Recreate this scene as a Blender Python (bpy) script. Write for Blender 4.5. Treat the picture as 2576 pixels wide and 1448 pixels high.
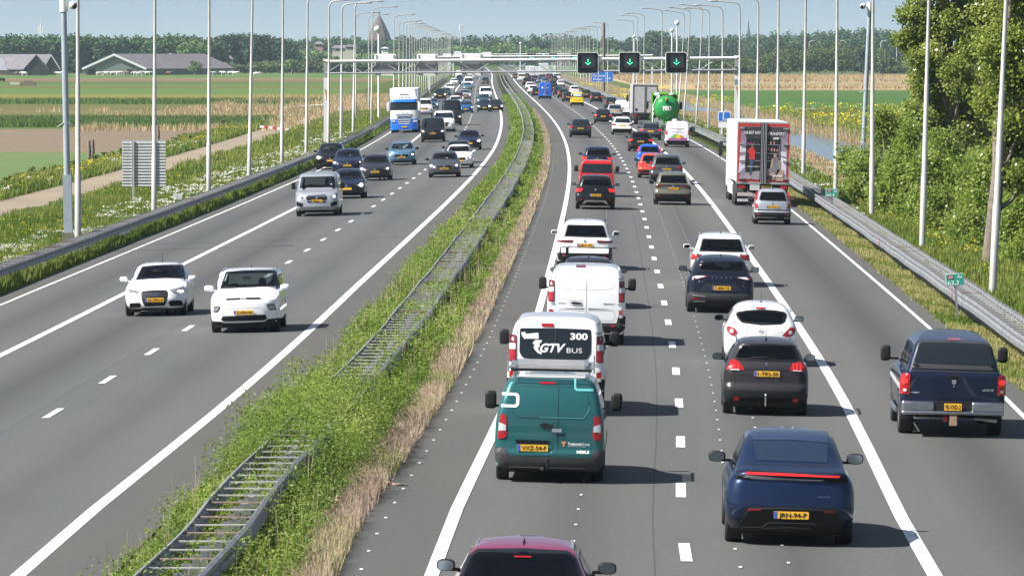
import bpy, bmesh, math, random
import numpy as np
from mathutils import Vector, Matrix
random.seed(7); RNG = np.random.default_rng(11)
for o in list(bpy.data.objects): bpy.data.objects.remove(o)
SC = bpy.context.scene
COL = SC.collection

# ---------------------------------------------------------------- camera
FPX, HC, PITCH = 14550.0, 7.3, math.atan((724 - 127) / 14550.0)
cam = bpy.data.cameras.new("camera"); camo = bpy.data.objects.new("camera", cam); COL.objects.link(camo)
camo.location = (0, 0, HC); camo.rotation_euler = (math.pi / 2 - PITCH, 0, 0)
cam.sensor_width = 36.0; cam.lens = FPX / 2576.0 * 36.0
cam.clip_start = 1.0; cam.clip_end = 20000
SC.camera = camo
# ---------------------------------------------------------------- world, sun, exposure
SUNV = Vector((-0.88, -0.33, 1.0)).normalized()          # towards the sun
SUN_EL = math.asin(SUNV.z); SUN_AZ = math.atan2(SUNV.x, SUNV.y)
w = bpy.data.worlds.new("World"); SC.world = w; w.use_nodes = True
nt = w.node_tree; nt.nodes.clear()
sky = nt.nodes.new('ShaderNodeTexSky'); sky.sky_type = 'NISHITA'; sky.sun_disc = False
sky.sun_elevation = SUN_EL; sky.sun_rotation = SUN_AZ % (2 * math.pi)
sky.altitude = 0; sky.air_density = 1.0; sky.dust_density = 0.9; sky.ozone_density = 0.35
bg = nt.nodes.new('ShaderNodeBackground'); bg.inputs['Strength'].default_value = 0.063
wo = nt.nodes.new('ShaderNodeOutputWorld')
tc = nt.nodes.new('ShaderNodeTexCoord'); sx = nt.nodes.new('ShaderNodeSeparateXYZ'); cx = nt.nodes.new('ShaderNodeCombineXYZ')
mr = nt.nodes.new('ShaderNodeMapRange'); mr.interpolation_type = 'SMOOTHSTEP'       # clean blue air close above the horizon
for i_, v_ in enumerate((0, .02, .10, .26)): mr.inputs[i_+1].default_value = v_
ad = nt.nodes.new('ShaderNodeMath'); nt.links.new(tc.outputs['Generated'], sx.inputs[0]); nt.links.new(sx.outputs[2], mr.inputs[0]); nt.links.new(sx.outputs[2], ad.inputs[0]); nt.links.new(mr.outputs[0], ad.inputs[1])
nt.links.new(sx.outputs[0], cx.inputs[0]); nt.links.new(sx.outputs[1], cx.inputs[1]); nt.links.new(ad.outputs[0], cx.inputs[2]); nt.links.new(cx.outputs[0], sky.inputs[0])
hs = nt.nodes.new('ShaderNodeHueSaturation'); hs.inputs['Saturation'].default_value = .78; nt.links.new(sky.outputs[0], hs.inputs['Color']); nt.links.new(hs.outputs[0], bg.inputs[0]); nt.links.new(bg.outputs[0], wo.inputs[0])
sl = bpy.data.lights.new("sun", 'SUN'); so = bpy.data.objects.new("sun", sl); COL.objects.link(so)
sl.energy = 5.0; sl.angle = math.radians(0.5); sl.color = (1.0, 0.97, 0.92)
so.rotation_euler = (-SUNV).to_track_quat('-Z', 'Y').to_euler(); so.location = (-40, -40, 60)
vs = SC.view_settings; vs.view_transform = 'Standard'; vs.look = 'None'; vs.gamma = 1.0; vs.exposure = 1.0
vs.use_curve_mapping = False

# ---------------------------------------------------------------- pixel <-> place helpers (pixels of the photo at 2576 wide)
FW = Vector((0, math.cos(PITCH), -math.sin(PITCH))); UP = Vector((0, math.sin(PITCH), math.cos(PITCH)))
def ray(px, py): return FW + Vector(((px - 1288) / FPX, 0, 0)) + UP * (-(py - 724) / FPX)
def at(px, py, z=0.0):
    d = ray(px, py); t = (z - HC) / d.z; return Vector((d.x * t, d.y * t, z))
def atY(px, py, Y):
    d = ray(px, py); t = Y / d.y; return Vector((d.x * t, Y, HC + d.z * t))
# inner edge line of the right carriageway, read off the photo
_L = [(1093,1448),(1128,1328),(1231.5,1118.5),(1300,935),(1365.5,749.5),(1372+5,687+22),(1392,637),(1414,552),(1420.5,537),(1424,512),(1430,437),(1426,380),
      (1424,362),(1413,335),(1400.5,315),(1388,295),(1370.5,275),(1361,271),(1350,260.4),(1334,245),(1319.6,230),(1305,214.6),(1291.5,200),(1285,188.5)]
_P = sorted([(at(a, b).y, at(a, b).x) for a, b in _L])
_Y = np.array([p[0] for p in _P]); _X = np.array([p[1] for p in _P])
_lg = np.log(_Y); _co = np.polyfit(_lg, _X, 7)
def cR(Y):
    if Y < 81: return float(np.polyval(_co, math.log(81))) - 0.0265 * (81 - Y)
    if Y > 1700:
        b = float(np.polyval(_co, math.log(1700))); return b - 0.0058 * (Y - 1700) - 1.6e-6 * (Y - 1700) ** 2
    return float(np.polyval(_co, math.log(Y)))
def cL(Y): return cR(Y) + float(np.interp(Y, [81, 129, 179, 270, 430, 863, 1600], [-5.75, -5.82, -5.86, -5.72, -5.45, -5.35, -5.5]))
def hdg(Y): return -math.atan((cR(Y + 5) - cR(Y - 5)) / 10)          # heading angle (about z) of the road
def gz(X, Y):
    u = X - cR(Y); v = X - cL(Y)
    if u >= 0: return float(np.interp(u, [0, 11.2, 12.2, 14, 16.5, 18.4, 19.0, 27.5, 28.3, 34], [0, -.224, -.42, -.5, -.8, -1.1, -1.6, -1.6, -1.05, -.9]))
    if v <= 0: return float(np.interp(-v, [0, 10.9, 11.8, 14, 20, 23.6, 27], [0, -.218, -.42, -.5, -.55, -.55, -.7]))
    return 0.0
def on(px, py):
    """point on the real ground under a pixel"""
    z = 0
    for _ in range(12):
        p = at(px, py, z); z = gz(p.x, p.y)
    return Vector((p.x, p.y, z))
def px2Y(px, U, z=0, side='R'):
    """depth at which a line parallel to the road (offset U) crosses image column px"""
    lo, hi = 60.0, 2600.0; best = None
    for Y in np.arange(60, 2600, 1.0):
        X = (cR(Y) if side == 'R' else cL(Y)) + U
        e = abs(1288 + FPX * X / Y - px)
        if best is None or e < best[0]: best = (e, Y)
    return best[1]

# ---------------------------------------------------------------- object helpers
def tag(o, label=None, cat=None, group=None, kind=None):
    if label: o['label'] = label
    if cat: o['category'] = cat
    if group: o['group'] = group
    if kind: o['kind'] = kind
    return o
def empty(name, loc=(0, 0, 0), rz=0.0):
    o = bpy.data.objects.new(name, None); COL.objects.link(o); o.location = loc; o.rotation_euler = (0, 0, rz)
    o.empty_display_size = 0.2; return o
def link(name, me, parent=None):
    o = bpy.data.objects.new(name, me); COL.objects.link(o)
    if parent: o.parent = parent
    return o
def sharp(me, ang=35):
    me.polygons.foreach_set('use_smooth', [True] * len(me.polygons))
    try: me.set_sharp_from_angle(angle=math.radians(ang))
    except Exception: pass
class MB:
    def __init__(s): s.v = []; s.f = []; s.m = []
    def add(s, vs, fs, mi=0):
        b = len(s.v); s.v += [tuple(q) for q in vs]; s.f += [tuple(b + i for i in f) for f in fs]; s.m += [mi] * len(fs); return s
    def box(s, a, b, mi=0, M=None):
        x0, y0, z0 = a; x1, y1, z1 = b
        vs = [Vector(q) for q in ((x0,y0,z0),(x1,y0,z0),(x1,y1,z0),(x0,y1,z0),(x0,y0,z1),(x1,y0,z1),(x1,y1,z1),(x0,y1,z1))]
        if M: vs = [M @ q for q in vs]
        return s.add(vs, [(0,3,2,1),(4,5,6,7),(0,1,5,4),(1,2,6,5),(2,3,7,6),(3,0,4,7)], mi)
    def cbox(s, c, d, mi=0, M=None):
        return s.box([c[i] - d[i] / 2 for i in range(3)], [c[i] + d[i] / 2 for i in range(3)], mi, M)
    def tube(s, p, q, r0, r1=None, n=8, cap=True, mi=0):
        if r1 is None: r1 = r0
        p = Vector(p); q = Vector(q); d = (q - p)
        if d.length < 1e-9: return s
        d.normalize(); a = d.orthogonal().normalized(); b = d.cross(a)
        vs = []
        for c, r in ((p, r0), (q, r1)):
            for k in range(n):
                t = 2 * math.pi * k / n; vs.append(c + a * (r * math.cos(t)) + b * (r * math.sin(t)))
        fs = [(k, (k + 1) % n, n + (k + 1) % n, n + k) for k in range(n)]
        if cap: fs += [tuple(range(n - 1, -1, -1)), tuple(range(n, 2 * n))]
        return s.add(vs, fs, mi)
    def path(s, pts, rs, n=8, mi=0):
        pts = [Vector(p) for p in pts]
        if not hasattr(rs, '__len__'): rs = [rs] * len(pts)
        vs = []; a = None
        for i, p in enumerate(pts):
            d = (pts[min(i + 1, len(pts) - 1)] - pts[max(i - 1, 0)]).normalized()
            if a is None: a = d.orthogonal().normalized()
            a = (a - d * a.dot(d)).normalized(); b = d.cross(a)
            for k in range(n):
                t = 2 * math.pi * k / n; vs.append(p + a * (rs[i] * math.cos(t)) + b * (rs[i] * math.sin(t)))
        fs = []
        for i in range(len(pts) - 1):
            for k in range(n): fs.append((i*n+k, i*n+(k+1)%n, (i+1)*n+(k+1)%n, (i+1)*n+k))
        fs += [tuple(range(n - 1, -1, -1)), tuple(range((len(pts)-1)*n, len(pts)*n))]
        return s.add(vs, fs, mi)
    def ell(s, c, r, n=12, m=8, e=1.0, M=None, mi=0):
        """(super)ellipsoid; e<1 makes it boxier"""
        def sp(t): return math.copysign(abs(t) ** e, t)
        vs = []; c = Vector(c)
        for j in range(m + 1):
            ph = -math.pi / 2 + math.pi * j / m
            for k in range(n):
                th = 2 * math.pi * k / n
                q = Vector((r[0]*sp(math.cos(ph))*sp(math.cos(th)), r[1]*sp(math.cos(ph))*sp(math.sin(th)), r[2]*sp(math.sin(ph))))
                vs.append(c + (M @ q if M else q))
        fs = [(j*n+k, j*n+(k+1)%n, (j+1)*n+(k+1)%n, (j+1)*n+k) for j in range(m) for k in range(n)]
        return s.add(vs, fs, mi)
    def lathe(s, prof, c=(0,0,0), axis='x', n=20, mi=0):
        """prof: (radius, along) pairs"""
        vs = []
        for (r, t) in prof:
            for k in range(n):
                a = 2 * math.pi * k / n; p, q = r * math.cos(a), r * math.sin(a)
                v = {'x': (t, p, q), 'y': (p, t, q), 'z': (p, q, t)}[axis]; vs.append((v[0]+c[0], v[1]+c[1], v[2]+c[2]))
        fs = [(j*n+k, j*n+(k+1)%n, (j+1)*n+(k+1)%n, (j+1)*n+k) for j in range(len(prof)-1) for k in range(n)]
        return s.add(vs, fs, mi)
    def prism(s, poly, y0, y1, mi=0, f=None):
        """extrude polygon of (x,z) between y0 and y1"""
        f = f or (lambda x, z, y: (x, y, z)); n = len(poly)
        vs = [f(x, z, y0) for x, z in poly] + [f(x, z, y1) for x, z in poly]
        fs = [tuple(range(n)), tuple(range(2*n-1, n-1, -1))] + [(i, i+n, (i+1)%n+n, (i+1)%n) for i in range(n)]
        return s.add(vs, fs, mi)
    def mesh(s, name, mats, ang=35, fixn=True):
        me = bpy.data.meshes.new(name); me.from_pydata(s.v, [], s.f)
        for m in (mats if isinstance(mats, (list, tuple)) else [mats]): me.materials.append(m)
        me.polygons.foreach_set('material_index', s.m)
        if fixn:
            bm = bmesh.new(); bm.from_mesh(me); bmesh.ops.recalc_face_normals(bm, faces=bm.faces); bm.to_mesh(me); bm.free()
        me.update(); sharp(me, ang); return me
    def build(s, name, mats, parent=None, ang=35, fixn=True):
        return link(name, s.mesh(name, mats, ang, fixn), parent)
def copy_tree(o, parent=None):
    c = o.copy(); COL.objects.link(c); c.parent = parent
    for ch in list(o.children): copy_tree(ch, c)
    return c
def bigmesh(name, V, nper, mat, rnd=None, smooth=False):
    """V: (N, nper, 3) array of separate polygons; rnd: (N,) or (N,3) colour attribute"""
    N = V.shape[0]; me = bpy.data.meshes.new(name)
    me.vertices.add(N * nper); me.vertices.foreach_set('co', V.reshape(-1).astype(np.float32))
    me.loops.add(N * nper); me.loops.foreach_set('vertex_index', np.arange(N * nper, dtype=np.int32))
    me.polygons.add(N); me.polygons.foreach_set('loop_start', np.arange(0, N * nper, nper, dtype=np.int32))
    if rnd is None: rnd = RNG.random(N)
    c = np.ones((N, nper, 4), np.float32)
    if rnd.ndim == 1: c[:, :, 0] = rnd[:, None]; c[:, :, 1] = RNG.random(N)[:, None]
    else: c[:, :, :rnd.shape[1]] = rnd[:, None, :]
    at_ = me.color_attributes.new('rnd', 'FLOAT_COLOR', 'POINT'); at_.data.foreach_set('color', c.reshape(-1))
    if mat: me.materials.append(mat)
    me.update(); me.validate(); return me

# ---------------------------------------------------------------- materials
MC = {}
class NT:
    def __init__(s, name):
        s.m = bpy.data.materials.new(name); s.m.use_nodes = True; s.t = s.m.node_tree
        s.b = s.t.nodes['Principled BSDF']; s.o = s.t.nodes['Material Output']
    def n(s, typ, **kw):
        x = s.t.nodes.new('ShaderNode' + typ)
        for k, v in kw.items(): setattr(x, k, v)
        return x
    def l(s, a, b): s.t.links.new(a, b)
    def setin(s, node, k, v):
        if hasattr(v, 'is_linked') or hasattr(v, 'links'): s.l(v, node.inputs[k])
        else: node.inputs[k].default_value = v
    def obj(s): return s.n('TexCoord').outputs['Object']
    def geo(s): return s.n('NewGeometry').outputs['Position']
    def noise(s, vec, scale, det=3, rough=.55, sc=None):
        if sc:
            mp = s.n('Mapping'); s.l(vec, mp.inputs[0]); mp.inputs['Scale'].default_value = sc; vec = mp.outputs[0]
        x = s.n('TexNoise'); s.l(vec, x.inputs['Vector']); x.inputs['Scale'].default_value = scale
        x.inputs['Detail'].default_value = det; x.inputs['Roughness'].default_value = rough; return x.outputs['Fac']
    def ramp(s, fac, stops, interp='LINEAR'):
        r = s.n('ValToRGB'); s.l(fac, r.inputs[0]); cr = r.color_ramp; cr.interpolation = interp
        while len(cr.elements) < len(stops): cr.elements.new(0.5)
        for e, (p, c) in zip(cr.elements, stops):
            e.position = p; c = (c, c, c) if not hasattr(c, '__len__') else c; e.color = (*c, 1)
        return r.outputs[0]
    def mix(s, f, a, b, mode='MIX'):
        x = s.n('Mix', data_type='RGBA', blend_type=mode)
        for k, v in ((0, f), (6, a), (7, b)):
            if hasattr(v, 'links'): s.l(v, x.inputs[k])
            elif k == 0: x.inputs[0].default_value = v
            else: x.inputs[k].default_value = (*v[:3], 1)
        return x.outputs[2]
    def math(s, op, a, b=None, c=None):
        x = s.n('Math', operation=op)
        for i, v in enumerate((a, b, c)):
            if v is None: continue
            if hasattr(v, 'links'): s.l(v, x.inputs[i])
            else: x.inputs[i].default_value = v
        return x.outputs[0]
    def sep(s, v):
        x = s.n('SeparateXYZ'); s.l(v, x.inputs[0]); return x.outputs
    def bump(s, h, st=.3, dist=.02):
        x = s.n('Bump'); s.l(h, x.inputs['Height']); x.inputs['Strength'].default_value = st; x.inputs['Distance'].default_value = dist
        s.l(x.outputs[0], s.b.inputs['Normal'])
    def col(s, v): s.setin(s.b, 'Base Color', v if hasattr(v, 'links') else (*v, 1)); return s
    def rough(s, v): s.setin(s.b, 'Roughness', v); return s
def mat(name, col, rough=.6, metal=0.0, coat=0.0, emis=None, es=0.0, vary=.12, scale=3.0, spec=None):
    key = ('m', name, col)
    if key in MC: return MC[key]
    t = NT(name); t.rough(rough); t.b.inputs['Metallic'].default_value = metal
    if coat: t.b.inputs['Coat Weight'].default_value = coat; t.b.inputs['Coat Roughness'].default_value = .04
    if spec is not None: t.b.inputs['Specular IOR Level'].default_value = spec
    if vary:
        f = t.noise(t.obj(), scale, 4)
        a = tuple(c * (1 - vary) for c in col); b = tuple(min(1, c * (1 + vary)) for c in col)
        t.col(t.ramp(f, [(.3, a), (.7, b)]))
    else: t.col(col)
    if emis:
        t.b.inputs['Emission Color'].default_value = (*emis, 1); t.b.inputs['Emission Strength'].default_value = es
    MC[key] = t.m; return t.m
def paint(col, metal=.0, rough=.32):
    key = ('p', col, metal)
    if key in MC: return MC[key]
    t = NT('car_paint'); ob = t.obj()
    z = t.sep(ob)[2]; n = t.noise(ob, 2.2, 5)
    d = t.math('MULTIPLY', t.ramp(z, [(.25, 1.0), (.75, 0.12)]), t.ramp(n, [(.35, .15), (.75, 1.0)]))   # road dust on the sills
    t.col(t.mix(t.math('MULTIPLY', d, .10), col, (.16, .145, .125)))
    t.b.inputs['Metallic'].default_value = metal; t.rough(rough)
    t.b.inputs['Coat Weight'].default_value = 1.0 if max(col) > .1 else .65; t.b.inputs['Specular IOR Level'].default_value = .2; t.b.inputs['Coat Roughness'].default_value = .03
    MC[key] = t.m; return t.m
def leafmat(name, cols, trans=.35, rough=.5):
    """foliage: colour from the per-leaf random attribute, some light let through"""
    key = ('l', name)
    if key in MC: return MC[key]
    t = NT(name); a = t.n('Attribute', attribute_name='rnd'); r = t.sep(a.outputs['Color'])
    n = len(cols); c = t.ramp(r[0], [(i / max(1, n - 1), k) for i, k in enumerate(cols)])
    t.col(c); t.rough(rough); t.b.inputs['Specular IOR Level'].default_value = .25
    tr = t.n('BsdfTranslucent'); t.l(c, tr.inputs[0]); mx = t.n('MixShader'); mx.inputs[0].default_value = trans
    t.l(t.b.outputs[0], mx.inputs[1]); t.l(tr.outputs[0], mx.inputs[2]); t.l(mx.outputs[0], t.o.inputs[0])
    MC[key] = t.m; return t.m
def glassmat(name='tinted_glass', tint=(.42, .5, .5)):
    if name in MC: return MC[name]
    t = NT(name); t.t.nodes.remove(t.b)
    tr = t.n('BsdfTransparent'); tr.inputs[0].default_value = (*tint, 1)
    gl = t.n('BsdfGlossy'); gl.inputs['Roughness'].default_value = .02; gl.inputs[0].default_value = (1, 1, 1, 1)
    fr = t.n('Fresnel'); fr.inputs[0].default_value = 1.5; mx = t.n('MixShader')
    t.l(fr.outputs[0], mx.inputs[0]); t.l(tr.outputs[0], mx.inputs[1]); t.l(gl.outputs[0], mx.inputs[2]); t.l(mx.outputs[0], t.o.inputs[0])
    MC[name] = t.m; return t.m
M_DGLASS = mat('dark_glass', (.012, .016, .02), .06, vary=0, spec=.6)
M_GLASS = glassmat(tint=(.50, .56, .56))
M_TINT = glassmat('privacy_glass', (.10, .12, .13))
M_TYRE = mat('tyre_rubber', (.022, .022, .024), .8)
M_RIM = mat('alloy', (.45, .46, .47), .3, .9, vary=.05)
M_PLAST = mat('black_plastic', (.017, .0175, .019), .5, spec=.25)
M_FRAME = mat('window_rubber', (.006, .006, .007), .35)
M_GPLAST = mat('grey_plastic', (.050, .050, .053), .5, spec=.3)
M_UNDER = mat('underbody', (.012, .012, .013), .85)
M_INT = mat('cabin_trim', (.02, .021, .024), .7)
M_SEAT = mat('seat_fabric', (.018, .019, .023), .85)
M_CHROME = mat('chrome', (.75, .76, .78), .12, 1.0, vary=.03)
M_SILVER = mat('silver_trim', (.55, .56, .58), .3, .8, vary=.03)
M_RED = mat('red_lens', (.34, .008, .012), .16, coat=.8, vary=.15, scale=30)
M_REDL = mat('lit_red_lens', (.45, .012, .015), .16, coat=.8, emis=(1, .03, .02), es=.35, vary=0)
M_DRED = mat('dark_red_lens', (.12, .008, .012), .14, coat=.8, vary=.1, scale=30)
M_CLEAR = mat('clear_lens', (.55, .57, .6), .12, coat=.8, vary=.1, scale=30)
M_LAMP = mat('headlamp_glass', (.22, .235, .25), .08, .2, coat=1, vary=.3, scale=18)
M_LAMPON = mat('lit_lamp', (.9, .9, .86), .2, emis=(1, .96, .86), es=2.0, vary=0)
M_AMBER = mat('amber_lens', (.8, .3, .03), .2, vary=0)
M_PLATE = mat('yellow_plate', (.84, .46, .03), .45, vary=.03)
M_BLUE = mat('plate_blue', (.03, .10, .5), .45, vary=0)
M_BLACK = mat('black_lettering', (.012, .012, .012), .5, vary=0)
M_WHITE = mat('white_lettering', (.8, .8, .8), .45, vary=0)
M_MIRR = mat('mirror_glass', (.22, .27, .31), .06, 1.0, vary=0)
# ================================================================ vehicle kit
def pchip(tab, z):
    xs = [t[0] for t in tab]; ys = [t[1] for t in tab]
    if z <= xs[0]: return ys[0]
    if z >= xs[-1]: return ys[-1]
    n = len(xs); h = [xs[i+1]-xs[i] for i in range(n-1)]; dl = [(ys[i+1]-ys[i])/h[i] for i in range(n-1)]
    i = 0
    while xs[i+1] < z: i += 1
    def der(k):
        if k == 0: return dl[0]
        if k == n-1: return dl[-1]
        if dl[k-1]*dl[k] <= 0: return 0.0
        w1 = 2*h[k]+h[k-1]; w2 = h[k]+2*h[k-1]; return (w1+w2)/(w1/dl[k-1]+w2/dl[k])
    t = (z-xs[i])/h[i]; a, b = der(i), der(i+1)
    return ((2*t**3-3*t*t+1)*ys[i] + (t**3-2*t*t+t)*h[i]*a + (-2*t**3+3*t*t)*ys[i+1] + (t**3-t*t)*h[i]*b)
class Body:
    """stack of rounded plan outlines; tables give half width, rear inset and front inset by height"""
    def __init__(s, L, H, hw, r, f, z0=.24, rcr=.16, rcf=.3, br=.06, bf=.14, tilt=.065):
        s.L, s.H, s.hwt, s.rt, s.ft, s.z0 = L, H, hw, r, f, z0
        s.rcr, s.rcf, s.br, s.bf, s.tilt = rcr, rcf, br, bf, tilt; s._c = {}
        a, b = s.rt[-1][1], s.ft[-1][1]; lim = L - .55 - br - bf
        if a + b > lim:                      # keep the roof panel from folding over on short cars
            k = (lim - 1.2) / (a + b - 1.2); g = lambda v: v if v < .6 else .6 + (v - .6) * k
            s.rt = [(z, g(v)) for z, v in s.rt]; s.ft = [(z, g(v)) for z, v in s.ft]
    def T(s, k, z):
        key = (k, round(z, 4))
        if key not in s._c: s._c[key] = pchip({'w': s.hwt, 'r': s.rt, 'f': s.ft}[k], z)
        return s._c[key]
    def hw(s, z): return s.T('w', z)
    def end(s, x, z, rear=True):
        hw = s.hw(z); rc = min(s.rcr if rear else s.rcf, hw * .9); bo = s.br if rear else s.bf
        ax = min(abs(x), hw); e = bo * (ax / max(hw, .01)) ** 2
        k = ax - (hw - rc)
        if k > 0: e += rc - math.sqrt(max(rc * rc - k * k, 0))
        return e
    def yr(s, x, z): return -s.L/2 + s.T('r', z) + s.end(x, z, True)
    def yf(s, x, z): return s.L/2 - s.T('f', z) - s.end(x, z, False)
    def R(s, a, b, off=0.0):
        """rear-view point (a right, b apparent height) -> surface point"""
        z = b
        for _ in range(6): z = min(s.H, b - s.tilt * (s.yr(a, z) + s.L/2))
        n = s._nr(a, z, True); p = Vector((a, s.yr(a, z), z)); return p + n * off
    def F(s, a, b, off=0.0):
        z = b
        for _ in range(6): z = min(s.H, b - s.tilt * (s.L/2 - s.yf(-a, z)))
        n = s._nr(-a, z, False); p = Vector((-a, s.yf(-a, z), z)); return p + n * off
    def Fz(s, a, b, off=0.0):
        n = s._nr(-a, b, False); return Vector((-a, s.yf(-a, b), b)) + n * off
    def Rz(s, a, b, off=0.0):
        n = s._nr(a, b, True); return Vector((a, s.yr(a, b), b)) + n * off
    def _nr(s, x, z, rear):
        f = s.yr if rear else s.yf; h = .012
        dx = (f(x+h, z) - f(x-h, z)) / (2*h); z1 = min(z+h, s.H); z2 = max(z-h, s.z0); dz = (f(x, z1) - f(x, z2)) / (z1-z2+1e-9)
        n = Vector((dx, -1, dz)) if rear else Vector((-dx, 1, -dz))
        return n.normalized()
    def S(s, sgn):
        """side surface: (y, z) -> point"""
        def g(a, b, off=0.0):
            hw = s.hw(b); h = .012; d = (s.hw(min(b+h, s.H)) - s.hw(b-h)) / (2*h)
            yR = s.yr(0, b); yF = s.yf(0, b); x = hw
            for rc, dist in ((s.rcr, a - (yR + s.br)), (s.rcf, (yF - s.bf) - a)):
                rc = min(rc, hw*.9)
                if dist < rc: k = rc - max(dist, 0); x = min(x, hw - rc + math.sqrt(max(rc*rc - k*k, 0)))
            n = Vector((sgn, 0, -d * 1.0)).normalized(); return Vector((sgn * x, a, b)) + n * off
        return g
    def mesh(s, name, mats, dz=.035, nx=24, ny=16, inset=0.0, holes=None, zlist=None):
        """holes: list of (rear?, polygon in apparent coords)"""
        zs = set(); z = s.z0
        while z < s.H: zs.add(round(z, 4)); z += dz
        for t in (s.hwt, s.rt, s.ft):
            for q in t:
                if s.z0 <= q[0] <= s.H: zs.add(round(q[0], 4))
        zs = sorted(zs); out = [zs[0]]
        for z in zs[1:]:
            if z - out[-1] > .006: out.append(z)
        zs = out
        if zs[-1] < s.H - 1e-4: zs.append(s.H)
        V = []; rows = []
        for z in zs:
            hw = max(s.hw(z) - inset, .02); pts = []
            sc = hw / s.hw(z); zz = z - inset * (1 if z > s.H * .8 else 0)
            def xs(rc):
                rc = min(rc, hw*.9); k = hw - rc
                c = [-(k + rc*math.sin(a)) for a in np.linspace(math.pi/2, .0, 6)]
                m = list(np.linspace(-k, k, nx + 1))[1:-1]; return c + m + [-q for q in reversed(c)]
            for x in xs(s.rcr): pts.append((x, s.yr(x / sc, z) + inset, zz))
            y0 = pts[-1][1]; fx = xs(s.rcf); y1 = s.yf(fx[0] / sc, z) - inset
            for k in range(1, ny): pts.append((hw, y0 + (y1-y0)*k/ny, zz))
            for x in reversed(fx): pts.append((x, s.yf(x / sc, z) - inset, zz))
            for k in range(1, ny): pts.append((-hw, y1 + (y0-y1)*k/ny, zz))
            rows.append(len(pts)); V += pts
        n = rows[0]; F = []; nr = nx + 11
        for j in range(len(zs)-1):
            for k in range(n):
                a, b = j*n+k, j*n+(k+1)%n; q = (a, b, b+n, a+n)
                if holes:
                    c = sum((Vector(V[i]) for i in q), Vector()) / 4; kill = False
                    for rear, poly, cut in holes:
                        if rear and k < nr and s._in(poly, c.x, c.z + s.tilt*(c.y + s.L/2)): kill = True
                        if (not rear) and nr + ny - 1 <= k < 2*nr + ny - 1 and s._in(poly, -c.x, c.z + s.tilt*(s.L/2 - c.y)): kill = True
                    if kill: continue
                F.append(q)
        F.append(tuple(range(n-1, -1, -1)))
        b = (len(zs)-1)*n; cx = len(V); ctr = sum((Vector(v) for v in V[b:b+n]), Vector()) / n; V.append((ctr.x, ctr.y, ctr.z + .004))
        for k in range(n): F.append((b+k, b+(k+1) % n, cx))
        me = bpy.data.meshes.new(name); me.from_pydata(V, [], F)
        for m in (mats if isinstance(mats, (list, tuple)) else [mats]): me.materials.append(m)
        me.update(); sharp(me, 42); return me
    @staticmethod
    def _in(P, x, y):
        r = False; n = len(P); j = n-1
        for i in range(n):
            if (P[i][1] > y) != (P[j][1] > y) and x < (P[j][0]-P[i][0])*(y-P[i][1])/(P[j][1]-P[i][1]+1e-12)+P[i][0]: r = not r
            j = i
        return r
def rr(x0, z0, x1, z1, r=.02, n=4):
    r = min(r, (x1-x0)/2, (z1-z0)/2); P = []
    for cx, cz, a in ((x1-r, z0+r, -90), (x1-r, z1-r, 0), (x0+r, z1-r, 90), (x0+r, z0+r, 180)):
        for k in range(n+1):
            t = math.radians(a + 90*k/n); P.append((cx + r*math.cos(t), cz + r*math.sin(t)))
    return P
def rnd(poly, r=.03, n=3):
    """round the corners of a polygon"""
    P = []; N = len(poly)
    for i in range(N):
        p = Vector(poly[i]); a = Vector(poly[i-1]); b = Vector(poly[(i+1) % N])
        da, db = (a-p), (b-p); ra = min(r, da.length*.45); rb = min(r, db.length*.45)
        q0 = p + da.normalized()*ra; q1 = p + db.normalized()*rb
        for k in range(n+1):
            t = k/n; v = q0*(1-t)**2 + p*2*t*(1-t) + q1*t*t; P.append((v.x, v.y))
    return P
def mir(poly): return [(-x, z) for x, z in reversed(poly)]
def disc(cx, cz, r, n=14, rz=None): rz = rz or r; return [(cx + r*math.cos(2*math.pi*k/n), cz + rz*math.sin(2*math.pi*k/n)) for k in range(n)]
def inset(poly, d):
    """rough inward offset keeping the vertex count"""
    N = len(poly); area = sum(poly[i-1][0]*poly[i][1]-poly[i][0]*poly[i-1][1] for i in range(N)); sg = 1 if area > 0 else -1; out = []
    for i in range(N):
        p = Vector(poly[i]); a = (p - Vector(poly[i-1])); b = (Vector(poly[(i+1) % N]) - p)
        if a.length < 1e-6: a = b
        if b.length < 1e-6: b = a
        na = Vector((-a.y, a.x)).normalized(); nb = Vector((-b.y, b.x)).normalized(); m = (na+nb)
        m = m.normalized() / max(.5, m.normalized().dot(na)) if m.length > 1e-6 else na
        q = p + m*d*sg; out.append((q.x, q.y))
    return out
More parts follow.
